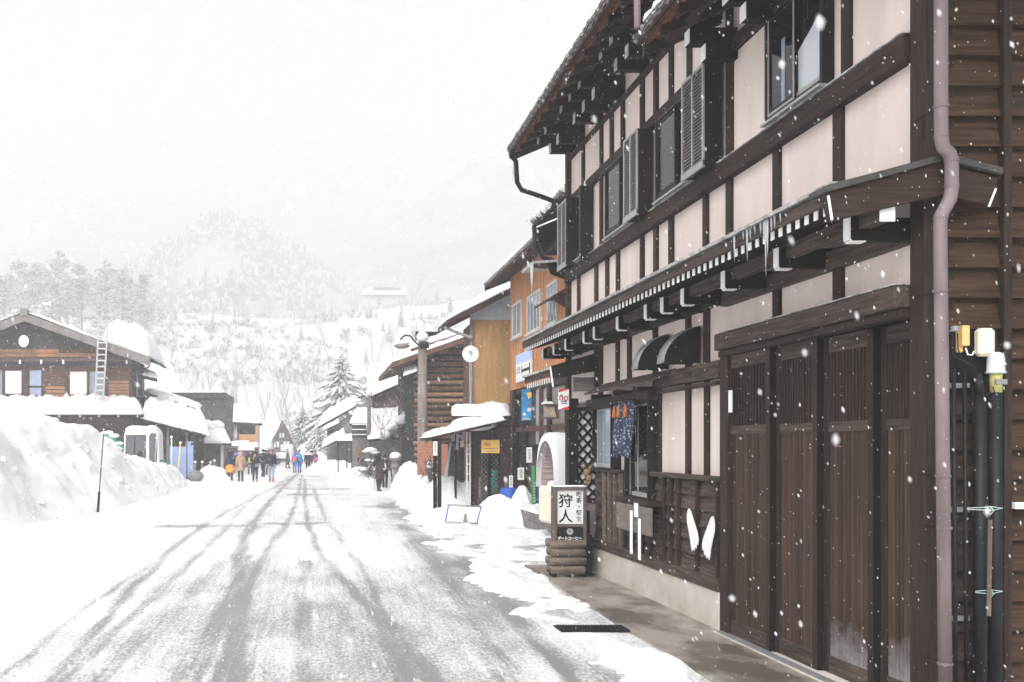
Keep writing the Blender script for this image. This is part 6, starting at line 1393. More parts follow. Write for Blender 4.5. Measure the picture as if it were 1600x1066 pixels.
s = MB(); snow_slab(s, [W(410,722,Yt2-.1), apx+Vector((0,-.1,.2)), apx+dvl+Vector((0,0,.2)), W(410,722,Yt2)+dvl], .45, 14, 12, 3.0); snow_slab(s, [lerp(apx,W(475,728,Yt2),.25)+Vector((0,.9,.2)), W(475,728,Yt2+.3), W(475,728,Yt2)+dvl, lerp(apx,W(475,728,Yt2),.25)+dvl+Vector((0,0,.2))], .35, 14, 12, 5.0); t_p(s, 'snow_cover', 'snow', rq)
q = [W(455,724,Yt2-2),W(484,726,Yt2-2),W(480,716,Yt2),W(452,712,Yt2)]; b = MB(); b.slab(q,.15); rq = t_p(b, 'lean_to_roof', 'greydark'); s = MB(); snow_slab(s, q, .3, 10, 5, 3.0); t_p(s, 'snow_cover', 'snow', rq)
# delivery truck before it
Yv3 = 98.0; vt = thing('box_truck', 'white box truck with a dark windscreen parked before the thatched farmhouse', 'truck', (XA(441,Yv3),Yv3+2,0)); v_p = P_(vt); vx = lambda px: XA(px,Yv3); vz = lambda py: ZA(py,Yv3)
b = MB(); b.box(vx(437.5),vx(457),Yv3+1.6,Yv3+5.5,.8,vz(694.5)); v_p(b, 'cargo_box', mat('truck_white', (.70,.69,.68), .5, .04), bevel=.05)
b = MB(); b.prism([(vx(431),Yv3,.45),(vx(431),Yv3,1.35),(vx(431.5),Yv3+.25,vz(709)),(vx(431.5),Yv3+1.5,vz(709)),(vx(431),Yv3+1.5,.45)], (vx(449)-vx(431),0,0)); v_p(b, 'cab', 'white', bevel=.06)
b = MB(); b.prism([(vx(432.5),Yv3-.02,1.38),(vx(432.8),Yv3+.20,vz(711)),(vx(447.4),Yv3+.20,vz(711)),(vx(447.6),Yv3-.02,1.38)], (0,-.03,0)); v_p(b, 'windscreen', 'glass')
b = MB(); b.box(vx(431),vx(449),Yv3-.1,Yv3+.05,.40,.62); v_p(b, 'bumper', 'greydark')
for x in (432.2, 446.2): b = MB(); b.box(vx(x),vx(x+1.8),Yv3-.04,Yv3+.02,.75,.92); v_p(b, 'headlight', 'alu')
for x in (vx(432.5), vx(446)):
    for y in (Yv3+.7, Yv3+4.3):
        b = MB(); b.smooth = True; b.tube([(x,y,.34),(x+.2,y,.34)], .34, 14); v_p(b, 'wheel', 'ink')
# ------------------------------------------------------------------ people
def skin_mesh(nodes, edges, root, sub=1):
    """nodes: name -> (x,y,z,r); returns verts, faces of one smooth continuous surface"""
    names = list(nodes); me = bpy.data.meshes.new('figure')
    me.from_pydata([nodes[k][:3] for k in names], [(names.index(a), names.index(b)) for a, b in edges], [])
    o = bpy.data.objects.new('figure', me); COL.objects.link(o); md = o.modifiers.new('skin', 'SKIN'); md.use_smooth_shade = True
    sv = me.skin_vertices[0].data
    for i, k in enumerate(names): r = nodes[k][3]; rr = r if isinstance(r, tuple) else (r, r); sv[i].radius = rr; sv[i].use_root = (k == root)
    if sub: ss = o.modifiers.new('sub', 'SUBSURF'); ss.levels = sub; ss.render_levels = sub
    dg = bpy.context.evaluated_depsgraph_get(); dg.update(); m = bpy.data.meshes.new_from_object(o.evaluated_get(dg))
    vs = [tuple(v.co) for v in m.vertices]; fs = [list(p.vertices) for p in m.polygons]
    bpy.data.objects.remove(o); bpy.data.meshes.remove(me); bpy.data.meshes.remove(m); return vs, fs
CLOTH = {}
def cloth(c):
    k = tuple(round(x, 3) for x in c)
    if k not in CLOTH: CLOTH[k] = mat('cloth_%d' % len(CLOTH), c, .9, .2, (14,14,14))
    return CLOTH[k]
def person(label, px, py, Y, H, face, coat, legs, hair=(.012,.01,.01), stride=.1, length=.0, hood=None, fur=None, boots=(.05,.035,.025), arm=(0,0), skirt=None, hat=None, seed=0, group=None, lean=0.0):
    """px,py = pixel of the feet; face = heading in degrees, 0 looks at the camera, 180 walks away; length = coat length below the hip"""
    X_ = XA(px, Y); z0 = ZA(py, Y); s = H / 1.72
    root = thing('person', label, 'person', (X_, Y, z0), group)
    T = Matrix.Translation((X_, Y, z0)) @ Matrix.Rotation(R(face), 4, 'Z') @ Matrix.Scale(s, 4)     # local: -Y is forward
    st = stride
    J = {'pelvis': (0,0,.92,.125), 'waist': (0,.0,1.08,.115), 'chest': (0,.01,1.30,(.155,.115)), 'neck0': (0,.01,1.45,.058), 'neck': (0,-.005,1.50,.052), 'jaw': (0,-.025,1.555,.068), 'head': (0,-.005,1.63,.088), 'crown': (0,.0,1.69,.062)}
    J['nose'] = (0,-.112,1.60,.012)
    E_ = [('pelvis','waist'),('waist','chest'),('chest','neck0'),('neck0','neck'),('neck','jaw'),('jaw','head'),('head','crown'),('head','nose')]
    hands = {}
    for sd, nm in ((-1,'l'),(1,'r')):
        f = st * sd
        J['hip'+nm] = (.09*sd,0,.88,.088); J['knee'+nm] = (.095*sd,-.35*f-.03*abs(st)*8*.1,.49,.060); J['ankle'+nm] = (.095*sd,-f*.9+ (.04 if f<0 else 0),.09,.042); J['toe'+nm] = (.10*sd,-f*.9-.13,.035,.035)
        E_ += [('pelvis','hip'+nm),('hip'+nm,'knee'+nm),('knee'+nm,'ankle'+nm),('ankle'+nm,'toe'+nm)]
        a = arm[0 if sd < 0 else 1]                  # 0 hanging, 1 forearm bent forward, 2 hand raised to face
        sh = (.185*sd,.01,1.41,.062)
        if a == 0: el = (.235*sd,.03+f*.25,1.14,.044); wr = (.245*sd,-.02+f*.55,.90,.032)
        elif a == 1: el = (.24*sd,.05,1.15,.044); wr = (.15*sd,-.20,1.06,.032)
        else: el = (.24*sd,-.12,1.22,.044); wr = (.10*sd,-.20,1.46,.032)
        J['sh'+nm] = sh; J['el'+nm] = el; J['wr'+nm] = wr; d = (Vector(wr[:3])-Vector(el[:3])).normalized(); pm = Vector(wr[:3])+d*.07
        J['palm'+nm] = (*pm,(.036,.020)); E_ += [('chest','sh'+nm),('sh'+nm,'el'+nm),('el'+nm,'wr'+nm),('wr'+nm,'palm'+nm)]
        hands[nm] = (pm, d, sd)
    vs, fs = skin_mesh(J, E_, 'pelvis'); b = MB(); b.smooth = True; b.add(vs, fs)
    for nm, (pm, d, sd) in hands.items():            # five unequal, slightly curled fingers rooted in the palm
        side = d.cross(Vector((0,0,1))); side = side.normalized() if side.length > .1 else Vector((0,1,0)); nrm = side.cross(d)
        for i, L in enumerate((.062,.072,.068,.052)):
            p = pm + side*(.027-.018*i) + d*.015; b.tube([p, p+d*L*.55+nrm*.006, p+d*L*.9+nrm*.028], [.010,.009,.007], 6)
        p = pm - d*.02 + side*.03; b.tube([p, p+side*.028+d*.025, p+side*.03+d*.055+nrm*.01], [.011,.010,.008], 6)
    body = b.build('body', M['skin'], root, tf=T)
    b = MB(); 
    for sd in (-1,1): b.smooth = True; b.ball((.033*sd,-.085,1.635), .011, 6, 4, 1.3, .5, .7)
    b.build('eyes', M['ink'], root, tf=T); b = MB(); b.smooth = True; b.ball((0,-.083,1.565), .022, 8, 4, 1.2, .4, .25); b.build('mouth', mat_lip, root, tf=T)
    # trousers
    K = {'p': (0,0,.95,.150)}; Ed = []
    for nm in 'lr':
        h, k, an = J['hip'+nm], J['knee'+nm], J['ankle'+nm]; K['h'+nm] = (*h[:3],.108); K['k'+nm] = (*k[:3],.078); K['a'+nm] = (an[0],an[1],an[2]+.03,.060); Ed += [('p','h'+nm),('h'+nm,'k'+nm),('k'+nm,'a'+nm)]
    vs, fs = skin_mesh(K, Ed, 'p'); b = MB(); b.smooth = True; b.add(vs, fs); b.build('trousers', cloth(legs), root, tf=T)
    for nm in 'lr':
        an, to = J['ankle'+nm], J['toe'+nm]; b = MB(); b.smooth = True; b.tube([(an[0],an[1],an[2]+.14),(an[0],an[1],an[2]+.02),(an[0],an[1]+.01,.045),(an[0],an[1]+.02,.004)], [.066,.06,.058,.05], 10)
        b.tube([(an[0],an[1]+.06,.045),(an[0],an[1]-.04,.05),(to[0],to[1],.04),(to[0],to[1]-.05,.03)], [.04,.052,.048,.02], 10); b.build('boot', cloth(boots), root, tf=T)
    # coat with sleeves
    K = {'p': (0,0,.93,(.185,.155)), 'w': (0,0,1.10,(.175,.145)), 'c': (0,.01,1.30,(.20,.155)), 'n': (0,.01,1.45,.085)}; Ed = [('p','w'),('w','c'),('c','n')]
    for nm in 'lr':
        a, e, w = J['sh'+nm], J['el'+nm], J['wr'+nm]; K['s'+nm] = (*a[:3],.090); K['e'+nm] = (*e[:3],.070); K['w'+nm] = (*w[:3],.056); Ed += [('c','s'+nm),('s'+nm,'e'+nm),('e'+nm,'w'+nm)]
    vs, fs = skin_mesh(K, Ed, 'p'); b = MB(); b.smooth = True; b.add(vs, fs)
    if length > 0:
        n = 20; prof = [(1.10,.175,.145),(.95,.195,.165),(.93-length*.5,.205,.18),(.93-length,.225,.205),(.93-length,.19,.17)]
        vs = [(rx*math.cos(2*math.pi*k/n)*(1+.05*math.sin(k*3+seed)), ry*math.sin(2*math.pi*k/n), z) for z, rx, ry in prof for k in range(n)]
        b.add(vs, [(i*n+k, i*n+(k+1)%n, (i+1)*n+(k+1)%n, (i+1)*n+k) for i in range(len(prof)-1) for k in range(n)])
    cc = b.build('coat', cloth(coat), root, tf=T)
    if skirt:
        b = MB(); b.smooth = True; n = 22; prof = [(.98,.19,.165),(.86,.25,.215),(.66,.29,.25),(.50,.30,.26),(.50,.25,.22)]
        vs = [(rx*math.cos(2*math.pi*k/n)*(1+.06*math.sin(k*2.7)), ry*math.sin(2*math.pi*k/n), z) for z, rx, ry in prof for k in range(n)]; b.add(vs, [(i*n+k, i*n+(k+1)%n, (i+1)*n+(k+1)%n, (i+1)*n+k) for i in range(4) for k in range(n)]); b.build('skirt', cloth(skirt), root, tf=T)
    # hair, hood, hat
    if hood:
        b = MB(); b.smooth = True; vs = []; n = 12
        for i in range(9):
            ph = math.pi * i / 8
            for k in range(n+1):
                th = R(-50) + (R(280)) * k / n      # open towards the face
                r = .128 + (.012 if i < 5 else 0); vs.append((r*math.sin(ph)*math.cos(th)*1.0, .012 + r*math.sin(ph)*math.sin(th), 1.615 + .148*math.cos(ph)))
        b.add(vs, [(i*(n+1)+k, i*(n+1)+k+1, (i+1)*(n+1)+k+1, (i+1)*(n+1)+k) for i in range(8) for k in range(n)])
        b.tube([(.10,.02,1.50),(.0,.10,1.49),(-.10,.02,1.50)], .06, 8); o = b.build('hood', cloth(hood), root, tf=T); sd_ = o.modifiers.new('solid','SOLIDIFY'); sd_.thickness = .02*s
    if not hood or face < 100:
        b = MB(); b.smooth = True; vs = []; n = 14
        for i in range(8):
            ph = R(118) * i / 7
            for k in range(n): th = 2*math.pi*k/n; r = .104; front = math.sin(th) < -.45; z = 1.632 + .115*math.cos(min(ph, R(52) if front else ph)); rr = r*math.sin(min(ph, R(62) if front else ph)); vs.append((rr*math.cos(th), .008+rr*math.sin(th), z))
        b.add(vs, [(i*n+k, i*n+(k+1)%n, (i+1)*n+(k+1)%n, (i+1)*n+k) for i in range(7) for k in range(n)])
        b.build('hair', cloth(hair), root, tf=T)
    if fur:
        b = MB(); b.smooth = True; pts = [(.125*math.sin(a), -.06-.01*math.cos(a), 1.595+.125*math.cos(a)) for a in linspace(R(35), R(325), 15)] if fur[1] else [(.14*math.sin(a), -.03+.10*math.cos(a), 1.47+.03*math.cos(a)) for a in linspace(0, 2*math.pi, 15)]
        b.tube(pts, .04, 8); b.build('fur_trim', cloth(fur[0]), root, tf=T)
    if hat:
        b = MB(); b.smooth = True; b.lathe([(.112,1.655),(.115,1.70),(.10,1.745),(.04,1.775),(.004,1.78)], (0,0,0), 14); b.build('hat', cloth(hat), root, tf=T)
    return root, T
mat_lip = mat('lips', (.35,.14,.12), .6, .05)
def carried(name, label, cat, T, shape, m):
    b = MB(); b.smooth = True; shape(b); o = b.build(name, m, tf=T); tag(o, label, cat); return o
GP = 'visitors walking along the snowy street'
NAVY, DARK, BEIGE = (.012,.018,.05), (.013,.013,.017), (.42,.27,.19)
r1_, T1 = person('person seen from behind in a navy hooded jacket and an orange skirt', 360, 752, 52.5, 1.60, 172, NAVY, (.02,.02,.035), hood=NAVY, skirt=(.62,.27,.03), seed=1, stride=.03, group=GP)
r2_, T2 = person('person seen from behind in a long beige hooded coat', 376, 753, 51.5, 1.60, 186, BEIGE, (.03,.04,.08), hood=(.50,.33,.24), length=.30, seed=2, stride=.05, group=GP)
carried('hand_bag', 'small reddish bag at the hip of the beige coated person', 'bag', T2, lambda b: b.ball((-.22,.08,.92), .11, 10, 7, .7, .6, .9), cloth((.32,.12,.09)))
r3_, T3 = person('woman in a dark fur hooded coat walking towards the camera with a grey bag', 398.5, 755, 50.5, 1.58, 4, NAVY, (.02,.025,.05), hood=DARK, fur=((.07,.035,.02), True), length=.05, seed=3, stride=.10, boots=(.42,.24,.14), arm=(2,1), group=GP)
def bag3(b): b.smooth = False; b.box(-.02,.22,-.30,-.19,.93,1.12)
carried('shoulder_bag', 'grey striped shoulder bag held in front of the fur hooded woman', 'bag', T3, bag3, cloth((.16,.16,.18)))
r4_, T4 = person('man in a navy fur collared jacket and light jeans walking towards the camera', 424, 754, 51.0, 1.74, -3, (.014,.016,.028), (.30,.38,.52), hat=(.012,.012,.014), fur=((.03,.018,.012), False), seed=4, stride=.08, boots=(.36,.20,.11), group=GP, length=.06)
person('person in black trousers striding behind the fur hooded woman', 411, 745, 58, 1.66, 150, DARK, (.014,.014,.018), seed=5, stride=.22, group=GP)
r6_, T6 = person('person in dark clothes carrying a yellow green bag behind the beige coat', 391, 741, 64, 1.56, 20, DARK, (.05,.05,.055), seed=6, stride=.1, group=GP)
carried('shopping_bag', 'bright yellow green bag held by a far person in dark clothes', 'bag', T6, lambda b: (setattr(b,'smooth',False), b.box(-.22,.28,-.36,-.2,.86,1.22)), cloth((.55,.68,.03)))
person('person in dark jacket close behind the man in light jeans', 415, 742, 62, 1.60, 175, DARK, DARK, seed=7, stride=.1, group=GP)
person('small grey figure standing by the parked box truck', 449.5, 732, 76, 1.12 if False else 1.50, 80, (.06,.06,.065), (.06,.06,.06), seed=8, stride=.12, group=GP)
r9_, T9 = person('child in a bright blue snow suit with an orange rucksack', 460.5, 739, 66, 1.36, 178, (.02,.11,.52), (.02,.16,.46), hood=(.04,.25,.6), seed=9, stride=.06, group=GP)
carried('rucksack', 'orange red rucksack on the back of the child in bright blue', 'bag', T9, lambda b: b.ball((0,.25,1.22), .21, 12, 8, .95, .6, 1.15), cloth((.72,.13,.05)))
person('child in a light blue jacket and blue trousers beside the orange rucksack', 468, 739, 66.5, 1.36, 185, (.03,.26,.55), (.02,.14,.45), hood=(.05,.34,.62), seed=10, stride=.08, group=GP)
r11, T11 = person('adult in a dark padded jacket under a pale pink umbrella', 480.5, 739, 66.2, 1.42, 180, (.03,.03,.04), (.02,.02,.03), seed=11, stride=.05, group=GP)
person('person in a dark coat farther along beyond the pink umbrella', 486, 732, 80, 1.46, 180, (.04,.04,.045), (.03,.03,.03), seed=12, stride=.06, length=.2, group=GP)
r13, T13 = person('person beside the far snow heap carrying a pink bag', 493, 731, 82, 1.40, 180, (.10,.09,.09), (.04,.04,.04), seed=13, stride=.05, group=GP)
carried('pink_bag', 'bright pink bag carried by a far person at the snow heap', 'bag', T13, lambda b: (setattr(b,'smooth',False), b.box(-.28,.24,.16,.34,.72,1.10)), cloth((.72,.10,.34)))
r14, T14 = person('woman in a long dark brown padded coat walking with a stick', 592, 768, 40.4, 1.60, 150, (.040,.028,.022), (.012,.012,.014), length=.38, seed=14, stride=.14, arm=(1,1), group=GP)
carried('walking_stick', 'thin pale walking stick beside the woman in the brown coat', 'stick', Matrix.Identity(4), lambda b: b.tube([W(586.5,728,40.2), W(585,767,40.2)], .011, 7), M['alu'])
b = MB(); b.smooth = True; Tm = T14
for k in range(9): b.ball((.10*math.cos(k*2.4), .08+.03*math.sin(k*1.7), 1.56-.035*k), .07, 8, 6)
o = b.build('long_hair', cloth((.012,.009,.008)), r14, tf=Tm)
r15, T15 = person('person in a dark jacket with a dark red hat beside the woman with the stick', 601.5, 762, 42.6, 1.46, 165, (.05,.02,.022), (.015,.015,.018), seed=15, stride=.08, group=GP)
def bag15(b): b.ball((.02,.24,1.10), .17, 10, 8, .9, .55, 1.25)
carried('white_bag', 'white bag on the back of the person beside the woman with the stick', 'bag', T15, bag15, cloth((.72,.72,.74)))
def umbrella(label, c, r, h, m, tilt=0.0):
    o = thing('umbrella', label, 'umbrella', (c.x, c.y, c.z - 1.0)); b = MB(); b.smooth = True; n = 16; vs = [(c.x,c.y,c.z+h)]
    for i in range(1, 6):
        for k in range(n): t = i/5; a = 2*math.pi*k/n; sc = 1 - .06*t*(k % 2); vs.append((c.x+r*t*sc*math.cos(a), c.y+r*t*sc*math.sin(a), c.z+h*(1-t**2.0)))
    b.add(vs, [(0,1+k,1+(k+1)%n) for k in range(n)] + [(1+i*n+k,1+(i+1)*n+k,1+(i+1)*n+(k+1)%n,1+i*n+(k+1)%n) for i in range(4) for k in range(n)]); q = b.build('canopy', m, o); sd_ = q.modifiers.new('solid','SOLIDIFY'); sd_.thickness = .008
    b = MB(); b.tube([c+Vector((0,0,h+.06)), c+Vector((0,0,-.75))], .010, 6); b.build('shaft', M['steel'], o)
umbrella('purple blue open umbrella just behind the beige hooded coat', W(376,711.5,54), .38, .22, cloth((.16,.13,.36)))
umbrella('pale pink open umbrella over the adult in the dark padded jacket', W(481,711,66), .42, .2, cloth((.72,.50,.50)))
# ------------------------------------------------------------------ trees, shrubs, far wood
rt = random.Random(5)
def conifer_meshes(h, w, layers, per, seed, snowy=.6, droop=.35):
    """trunk MB and crown MB (needle sprays with snow lying on them)"""
    q = random.Random(seed); t = MB(); t.smooth = True; t.tube([(0,0,-.3),(.02*h*.1,0,h*.5),(0,0,h*.97)], [h*.014,h*.009,h*.002], 7)
    c = MB()
    for i in range(layers):
        f = (i + .5*q.random()) / layers; z = h * (.10 + .88*f); L = w * (1 - f) ** .8 * q.uniform(.75, 1.15) + .03*w
        for k in range(per):
            if q.random() < .12: continue
            a = 2*math.pi*(k + q.random()*.8)/per + i*1.3; l = L * q.uniform(.65, 1.15); d = Vector((math.cos(a), math.sin(a), 0)); sd = Vector((-math.sin(a), math.cos(a), 0))
            nseg = 4; pr = None
            for j in range(nseg):
                u0, u1 = j/nseg, (j+1)/nseg
                P = lambda u: Vector((0,0,z)) + d*l*u + Vector((0,0,-droop*l*u*u + .05*l*math.sin(u*5+k)))
                wd = lambda u: l*.155*math.sin(math.pi*min(1, .12+u*.88))**.8*(1-.3*u)
                a0, a1 = P(u0), P(u1); w0, w1 = wd(u0), wd(u1)*q.uniform(.6,1.1)
                jz = lambda: Vector((0,0,-q.uniform(.0,.12)*l))
                e = [a0-sd*w0+jz(), a0+sd*w0+jz(), a1+sd*w1*q.uniform(.7,1.3)+jz(), a1-sd*w1*q.uniform(.7,1.3)+jz()]
                c.mi = 0; c.add([e[0], a0, a1, e[3]], [(0,1,2,3)]); c.add([a0, e[1], e[2], a1], [(0,1,2,3)])
                if q.random() < snowy:
                    up = Vector((0,0,.05*l+.02)); k2 = q.uniform(.5,.95); c.mi = 1
                    c.add([lerp(a0,e[0],k2)+up*.4, a0+up, lerp(a0,e[1],k2)+up*.4, lerp(a1,e[2],k2)+up*.4, a1+up, lerp(a1,e[3],k2)+up*.4], [(0,1,4,5),(1,2,3,4)])
    return t, c
def pine_meshes(h, w, seed):
    """broad snow laden pine: trunk, limbs and lumpy clumps of needles carrying snow"""
    q = random.Random(seed); t = MB(); t.smooth = True; t.tube([(0,0,-.3),(q.uniform(-.3,.3),0,h*.4),(q.uniform(-.5,.5),q.uniform(-.3,.3),h*.95)], [h*.016,h*.012,h*.004], 7)
    c = MB()
    for i in range(34):
        f = q.random() ** .8; z = h*(.22+.78*f); a = q.uniform(0,2*math.pi); r = w*(1-f)**.6*q.uniform(.25,1.0)+.1*w; p = Vector((r*math.cos(a), r*math.sin(a), z))
        if q.random() < .4: t.tube([(0,0,z-.08*h), p], [h*.005,h*.002], 5)
        R_ = w*q.uniform(.16,.32)
        for j in range(26):
            v = Vector((q.gauss(0,1), q.gauss(0,1), q.gauss(0,.5))).normalized()*R_*q.uniform(.4,1.1); m = p+v; s1 = Vector((q.gauss(0,1),q.gauss(0,1),q.gauss(0,.3))).normalized()*R_*.45; s2 = s1.cross(Vector((0,0,1))).normalized()*R_*.28+Vector((0,0,q.uniform(-.1,.1)*R_))
            c.mi = 1 if (v.z > -.1*R_ and q.random() < .85) or q.random() < .25 else 0; c.add([m-s1, m-s2*1.0, m+s1, m+s2], [(0,1,2,3)])
    return t, c
NEED = [M['needle'], M['snowfar']]
def make_tree(name, label, cat, t, c, loc, group=None, mats=None):
    r = thing(name, label, cat, (0,0,0), group); t.build('trunk', M['bark'], r); c.build('crown', mats or NEED, r); r.location = loc; return r
# the tall conifer by the far right row, and two beside it
t, c = conifer_meshes(13.0, 5.4, 52, 19, 3, .92); cz = make_tree('conifer', 'tall snowy conifer standing between the far shops and the hillside', 'tree', t, c, (XA(534,112),112,0))
o = dup(cz, (4.4,9,0), 'slimmer snowy conifer partly behind the steep snow roof', 1.1, (.75,.75,.92)); o = dup(cz, (-4.6,4,0), 'low snowy conifer left of the tall one, above the low shop', 2.1, .52); dup(cz, (-2.7,-14,0), 'smallest snowy conifer close above the low shop roof', 3.0, .36)
# wood on the left hillside
T1_ = [];
for sd in (11, 12, 13):
    t, c = pine_meshes(19, 5.2, sd); T1_.append(make_tree('pine_tree', 'snow laden pine in the misty wood above the gabled house', 'tree', t, c, (XA((60,150,215)[sd-11],420), 420, base_h(XA((60,150,215)[sd-11],420),420)-.5), 'snow laden pines on the left hillside'))
rt = random.Random(15)
for i in range(64):
    row = i % 4; Y = 322 + row*46 + rt.uniform(-14,14); px = -60 + (i//4) * 19.6 + rt.uniform(-12,12) + row*4
    if px > 252 - row*2: continue
    src = T1_[i % 3]; x = XA(px,Y); sc = 1.24 * rt.uniform(.62,1.08) * (1.0 - .25*smooth((px-170)/80))
    o = dup(src, Vector((x,Y,base_h(x,Y)-.6)) - src.location, None, rt.uniform(0,6.28), (sc*rt.uniform(.85,1.15), sc, sc))
t, c = conifer_meshes(15, 3.0, 18, 9, 21, .6); cf = make_tree('conifer', 'snowy conifer in the misty mixed wood on the hillside', 'tree', t, c, (XA(205,345),345,base_h(XA(205,345),345)-.4), 'snowy conifers scattered on the hillside')
for i in range(80):
    px = rt.choice([rt.uniform(240,420), rt.uniform(380,700), rt.uniform(560,760), rt.uniform(-40,250)]); Y = rt.uniform(428,515) if rt.random() < .55 else rt.uniform(225,367)
    if Y < 375 and rt.random() < .5: px = rt.uniform(560,760)
    x = XA(px,Y); sc = rt.uniform(.35,.8) * (1.4 if Y > 375 else .7)
    dup(cf, Vector((x,Y,base_h(x,Y)-.3)) - cf.location, None, rt.uniform(0,6.28), (sc*1.1,sc*1.1,sc))
# bare trees
def bare(h, seed, spread=.35, depth=4, r0=None, n0=3):
    q = random.Random(seed); b = MB(); b.smooth = True; sn = MB(); sn.smooth = True
    def br(p, d, L, r, lv):
        pts = [p]; dd = d.copy()
        for k in range(3): dd = (dd + Vector((q.gauss(0,.10),q.gauss(0,.10),q.gauss(.03,.05)))).normalized(); pts.append(pts[-1]+dd*L/3)
        b.tube(pts, [r, r*.85, r*.7, r*.5], 5 if lv else 6, False)
        if abs(dd.z) < .86: sn.tube([x+Vector((0,0,r*.7)) for x in pts], [r*.8]*4, 4, False)
        if lv >= depth: return
        for k in range(q.randint(2, n0)):
            nd = (dd + Vector((q.gauss(0,spread),q.gauss(0,spread),q.uniform(-.05,.3)))).normalized(); br(pts[q.choice((2,3,3))], nd, L*q.uniform(.55,.8), r*.55, lv+1)
    br(Vector((0,0,-.2)), Vector((q.gauss(0,.05),q.gauss(0,.05),1)), h*.42, r0 or h*.012, 0); return b, sn
BT = []
for sd in (31,32,33):
    b, sn = bare(13, sd, .38, 5); r = thing('bare_tree', 'leafless frosted tree on the white slope', 'tree', (0,0,0), 'bare frosted trees on the slope'); b.build('trunk', M['twig'], r); sn.build('snow_load', M['snowfar'], r); x = XA(330+40*(sd-31),255); r.location = (x,255,base_h(x,255)-.2); BT.append(r)
for i in range(84):
    px = rt.uniform(240,720); Y = rt.choice([rt.uniform(186,240), rt.uniform(225,300), rt.uniform(285,393)]); src = BT[i%3]; x = XA(px,Y); sc = rt.uniform(.5,1.25)
    dup(src, Vector((x,Y,base_h(x,Y)-.2)) - src.location, None, rt.uniform(0,6.28), (sc,sc,sc*1.15))
# frosted shrubs on the slope: low round thickets one could not count
th = MB(); q = random.Random(9)
for i in range(2400):
    px = q.uniform(225,760); Y = q.uniform(186,425) ; x = XA(px,Y)
    if nz(x*.02,Y*.02,4.0) < -.18: continue
    R_ = q.uniform(.8,2.6); p0 = Vector((x,Y,base_h(x,Y)))
    for j in range(16):
        d = Vector((q.gauss(0,.6),q.gauss(0,.6),abs(q.gauss(.9,.4)))).normalized()*R_*q.uniform(.7,1.3); sd_ = Vector((q.gauss(0,1),q.gauss(0,1),0)).normalized()*R_*.16
        th.mi = 1 if q.random() < .55 else 0; m = p0+d*.5; th.add([p0+d*.15-sd_*.4, m+sd_, p0+d, m-sd_], [(0,1,2,3)])
o = th.build('hillside_thicket', [M['twig'], M['snowfar']]); tag(o, 'pale frosted thicket covering the lower white slope', 'shrubs', kind='stuff')
# far wood on the dome and on the mountain foot
fw = MB(); q = random.Random(19)
def simple_conifer(x, y, z, h):
    w = h*.2
    for j in range(5):
        f = j/5; zz = z + h*(.08+.78*f); r = w*(1-f*.85); k0 = q.random()*6; fw.mi = 0 if q.random() < .65 else 1
        ring = [(x+r*q.uniform(.7,1.2)*math.cos(k0+k*1.047), y+r*math.sin(k0+k*1.047), zz-.05*h*q.random()) for k in range(6)]; fw.add(ring+[(x,y,zz+h*.27)], [(k,(k+1)%6,6) for k in range(6)])
nrow = len(hill_v)//hill_n
for i in range(2600):
    a = q.randrange(3, 26); k = q.randrange(0, hill_n-1); v = Vector(hill_v[a*hill_n+k]).lerp(Vector(hill_v[a*hill_n+k+1]), q.random())
    if nz(v.x*.008,v.z*.014,1.0) < -.12 and a < 22: continue
    simple_conifer(v.x+q.uniform(-6,6), v.y+q.uniform(-8,8), v.z-1, q.uniform(9,21))
o = fw.build('far_wood', [mat('far_needles', (.15,.16,.16), .9, .3, (.3,.3,.3)), M['snowfar']]); tag(o, 'misty wood of snowy trees covering the far rounded hill', 'wood', kind='stuff')
# low long building on the terrace, with its snowy roof
Yt3 = 438.0; z_t = base_h(XA(600,Yt3),Yt3)
tb = thing('terrace_building', 'long low building with a white roof on the terrace of the slope', 'building', (XA(605,Yt3),Yt3,z_t)); t_b = P_(tb)
b = MB(); b.box(XA(566,Yt3),XA(634,Yt3),Yt3,Yt3+12,z_t-6,ZA(461,Yt3)); t_b(b, 'wall', 'signwhite')
q4 = [W(562,461,Yt3-1.5),W(640,461,Yt3-1.5),W(632,450,Yt3+5),W(572,450,Yt3+5)]; b = MB(); b.slab(q4,.3); rq = t_b(b, 'roof', 'greydark'); s = MB(); snow_slab(s, q4, .8, 16, 6, 2.0, lump=.2); t_b(s, 'snow_cover', 'snowfar', rq)
b = MB(); b.prism([W(583,455.5,Yt3+.9)+Vector((0,0,.9)),W(627,455.5,Yt3+.9)+Vector((0,0,.9)),W(627,453.2,Yt3+2)+Vector((0,0,.95)),W(583,453.2,Yt3+2)+Vector((0,0,.95))], (0,0,.2)); t_b(b, 'skylight', 'greyside', rq)
Yt4 = 330; ab = thing('hillside_house', 'half hidden pale house with one dark window in the misty pines', 'building', (XA(80,Yt4),Yt4,base_h(XA(80,Yt4),Yt4))); a_b = P_(ab)
b = MB(); b.box(XA(66,Yt4),XA(92,Yt4),Yt4,Yt4+8,0,ZA(476,Yt4)); a_b(b, 'wall', 'signwhite'); b = MB(); b.box(XA(73,Yt4),XA(86,Yt4),Yt4-.2,Yt4-.01,ZA(486,Yt4),ZA(480,Yt4)); a_b(b, 'window', 'greydark')
q4 = [W(62,478,Yt4-1),W(97,478,Yt4-1),W(94,471,Yt4+7),W(65,471,Yt4+7)]; b = MB(); b.slab(q4,.3); rq = a_b(b, 'roof', 'greyside'); s = MB(); snow_slab(s, q4, .8, 12, 6, 2.0); a_b(s, 'snow_cover', 'snowfar', rq)
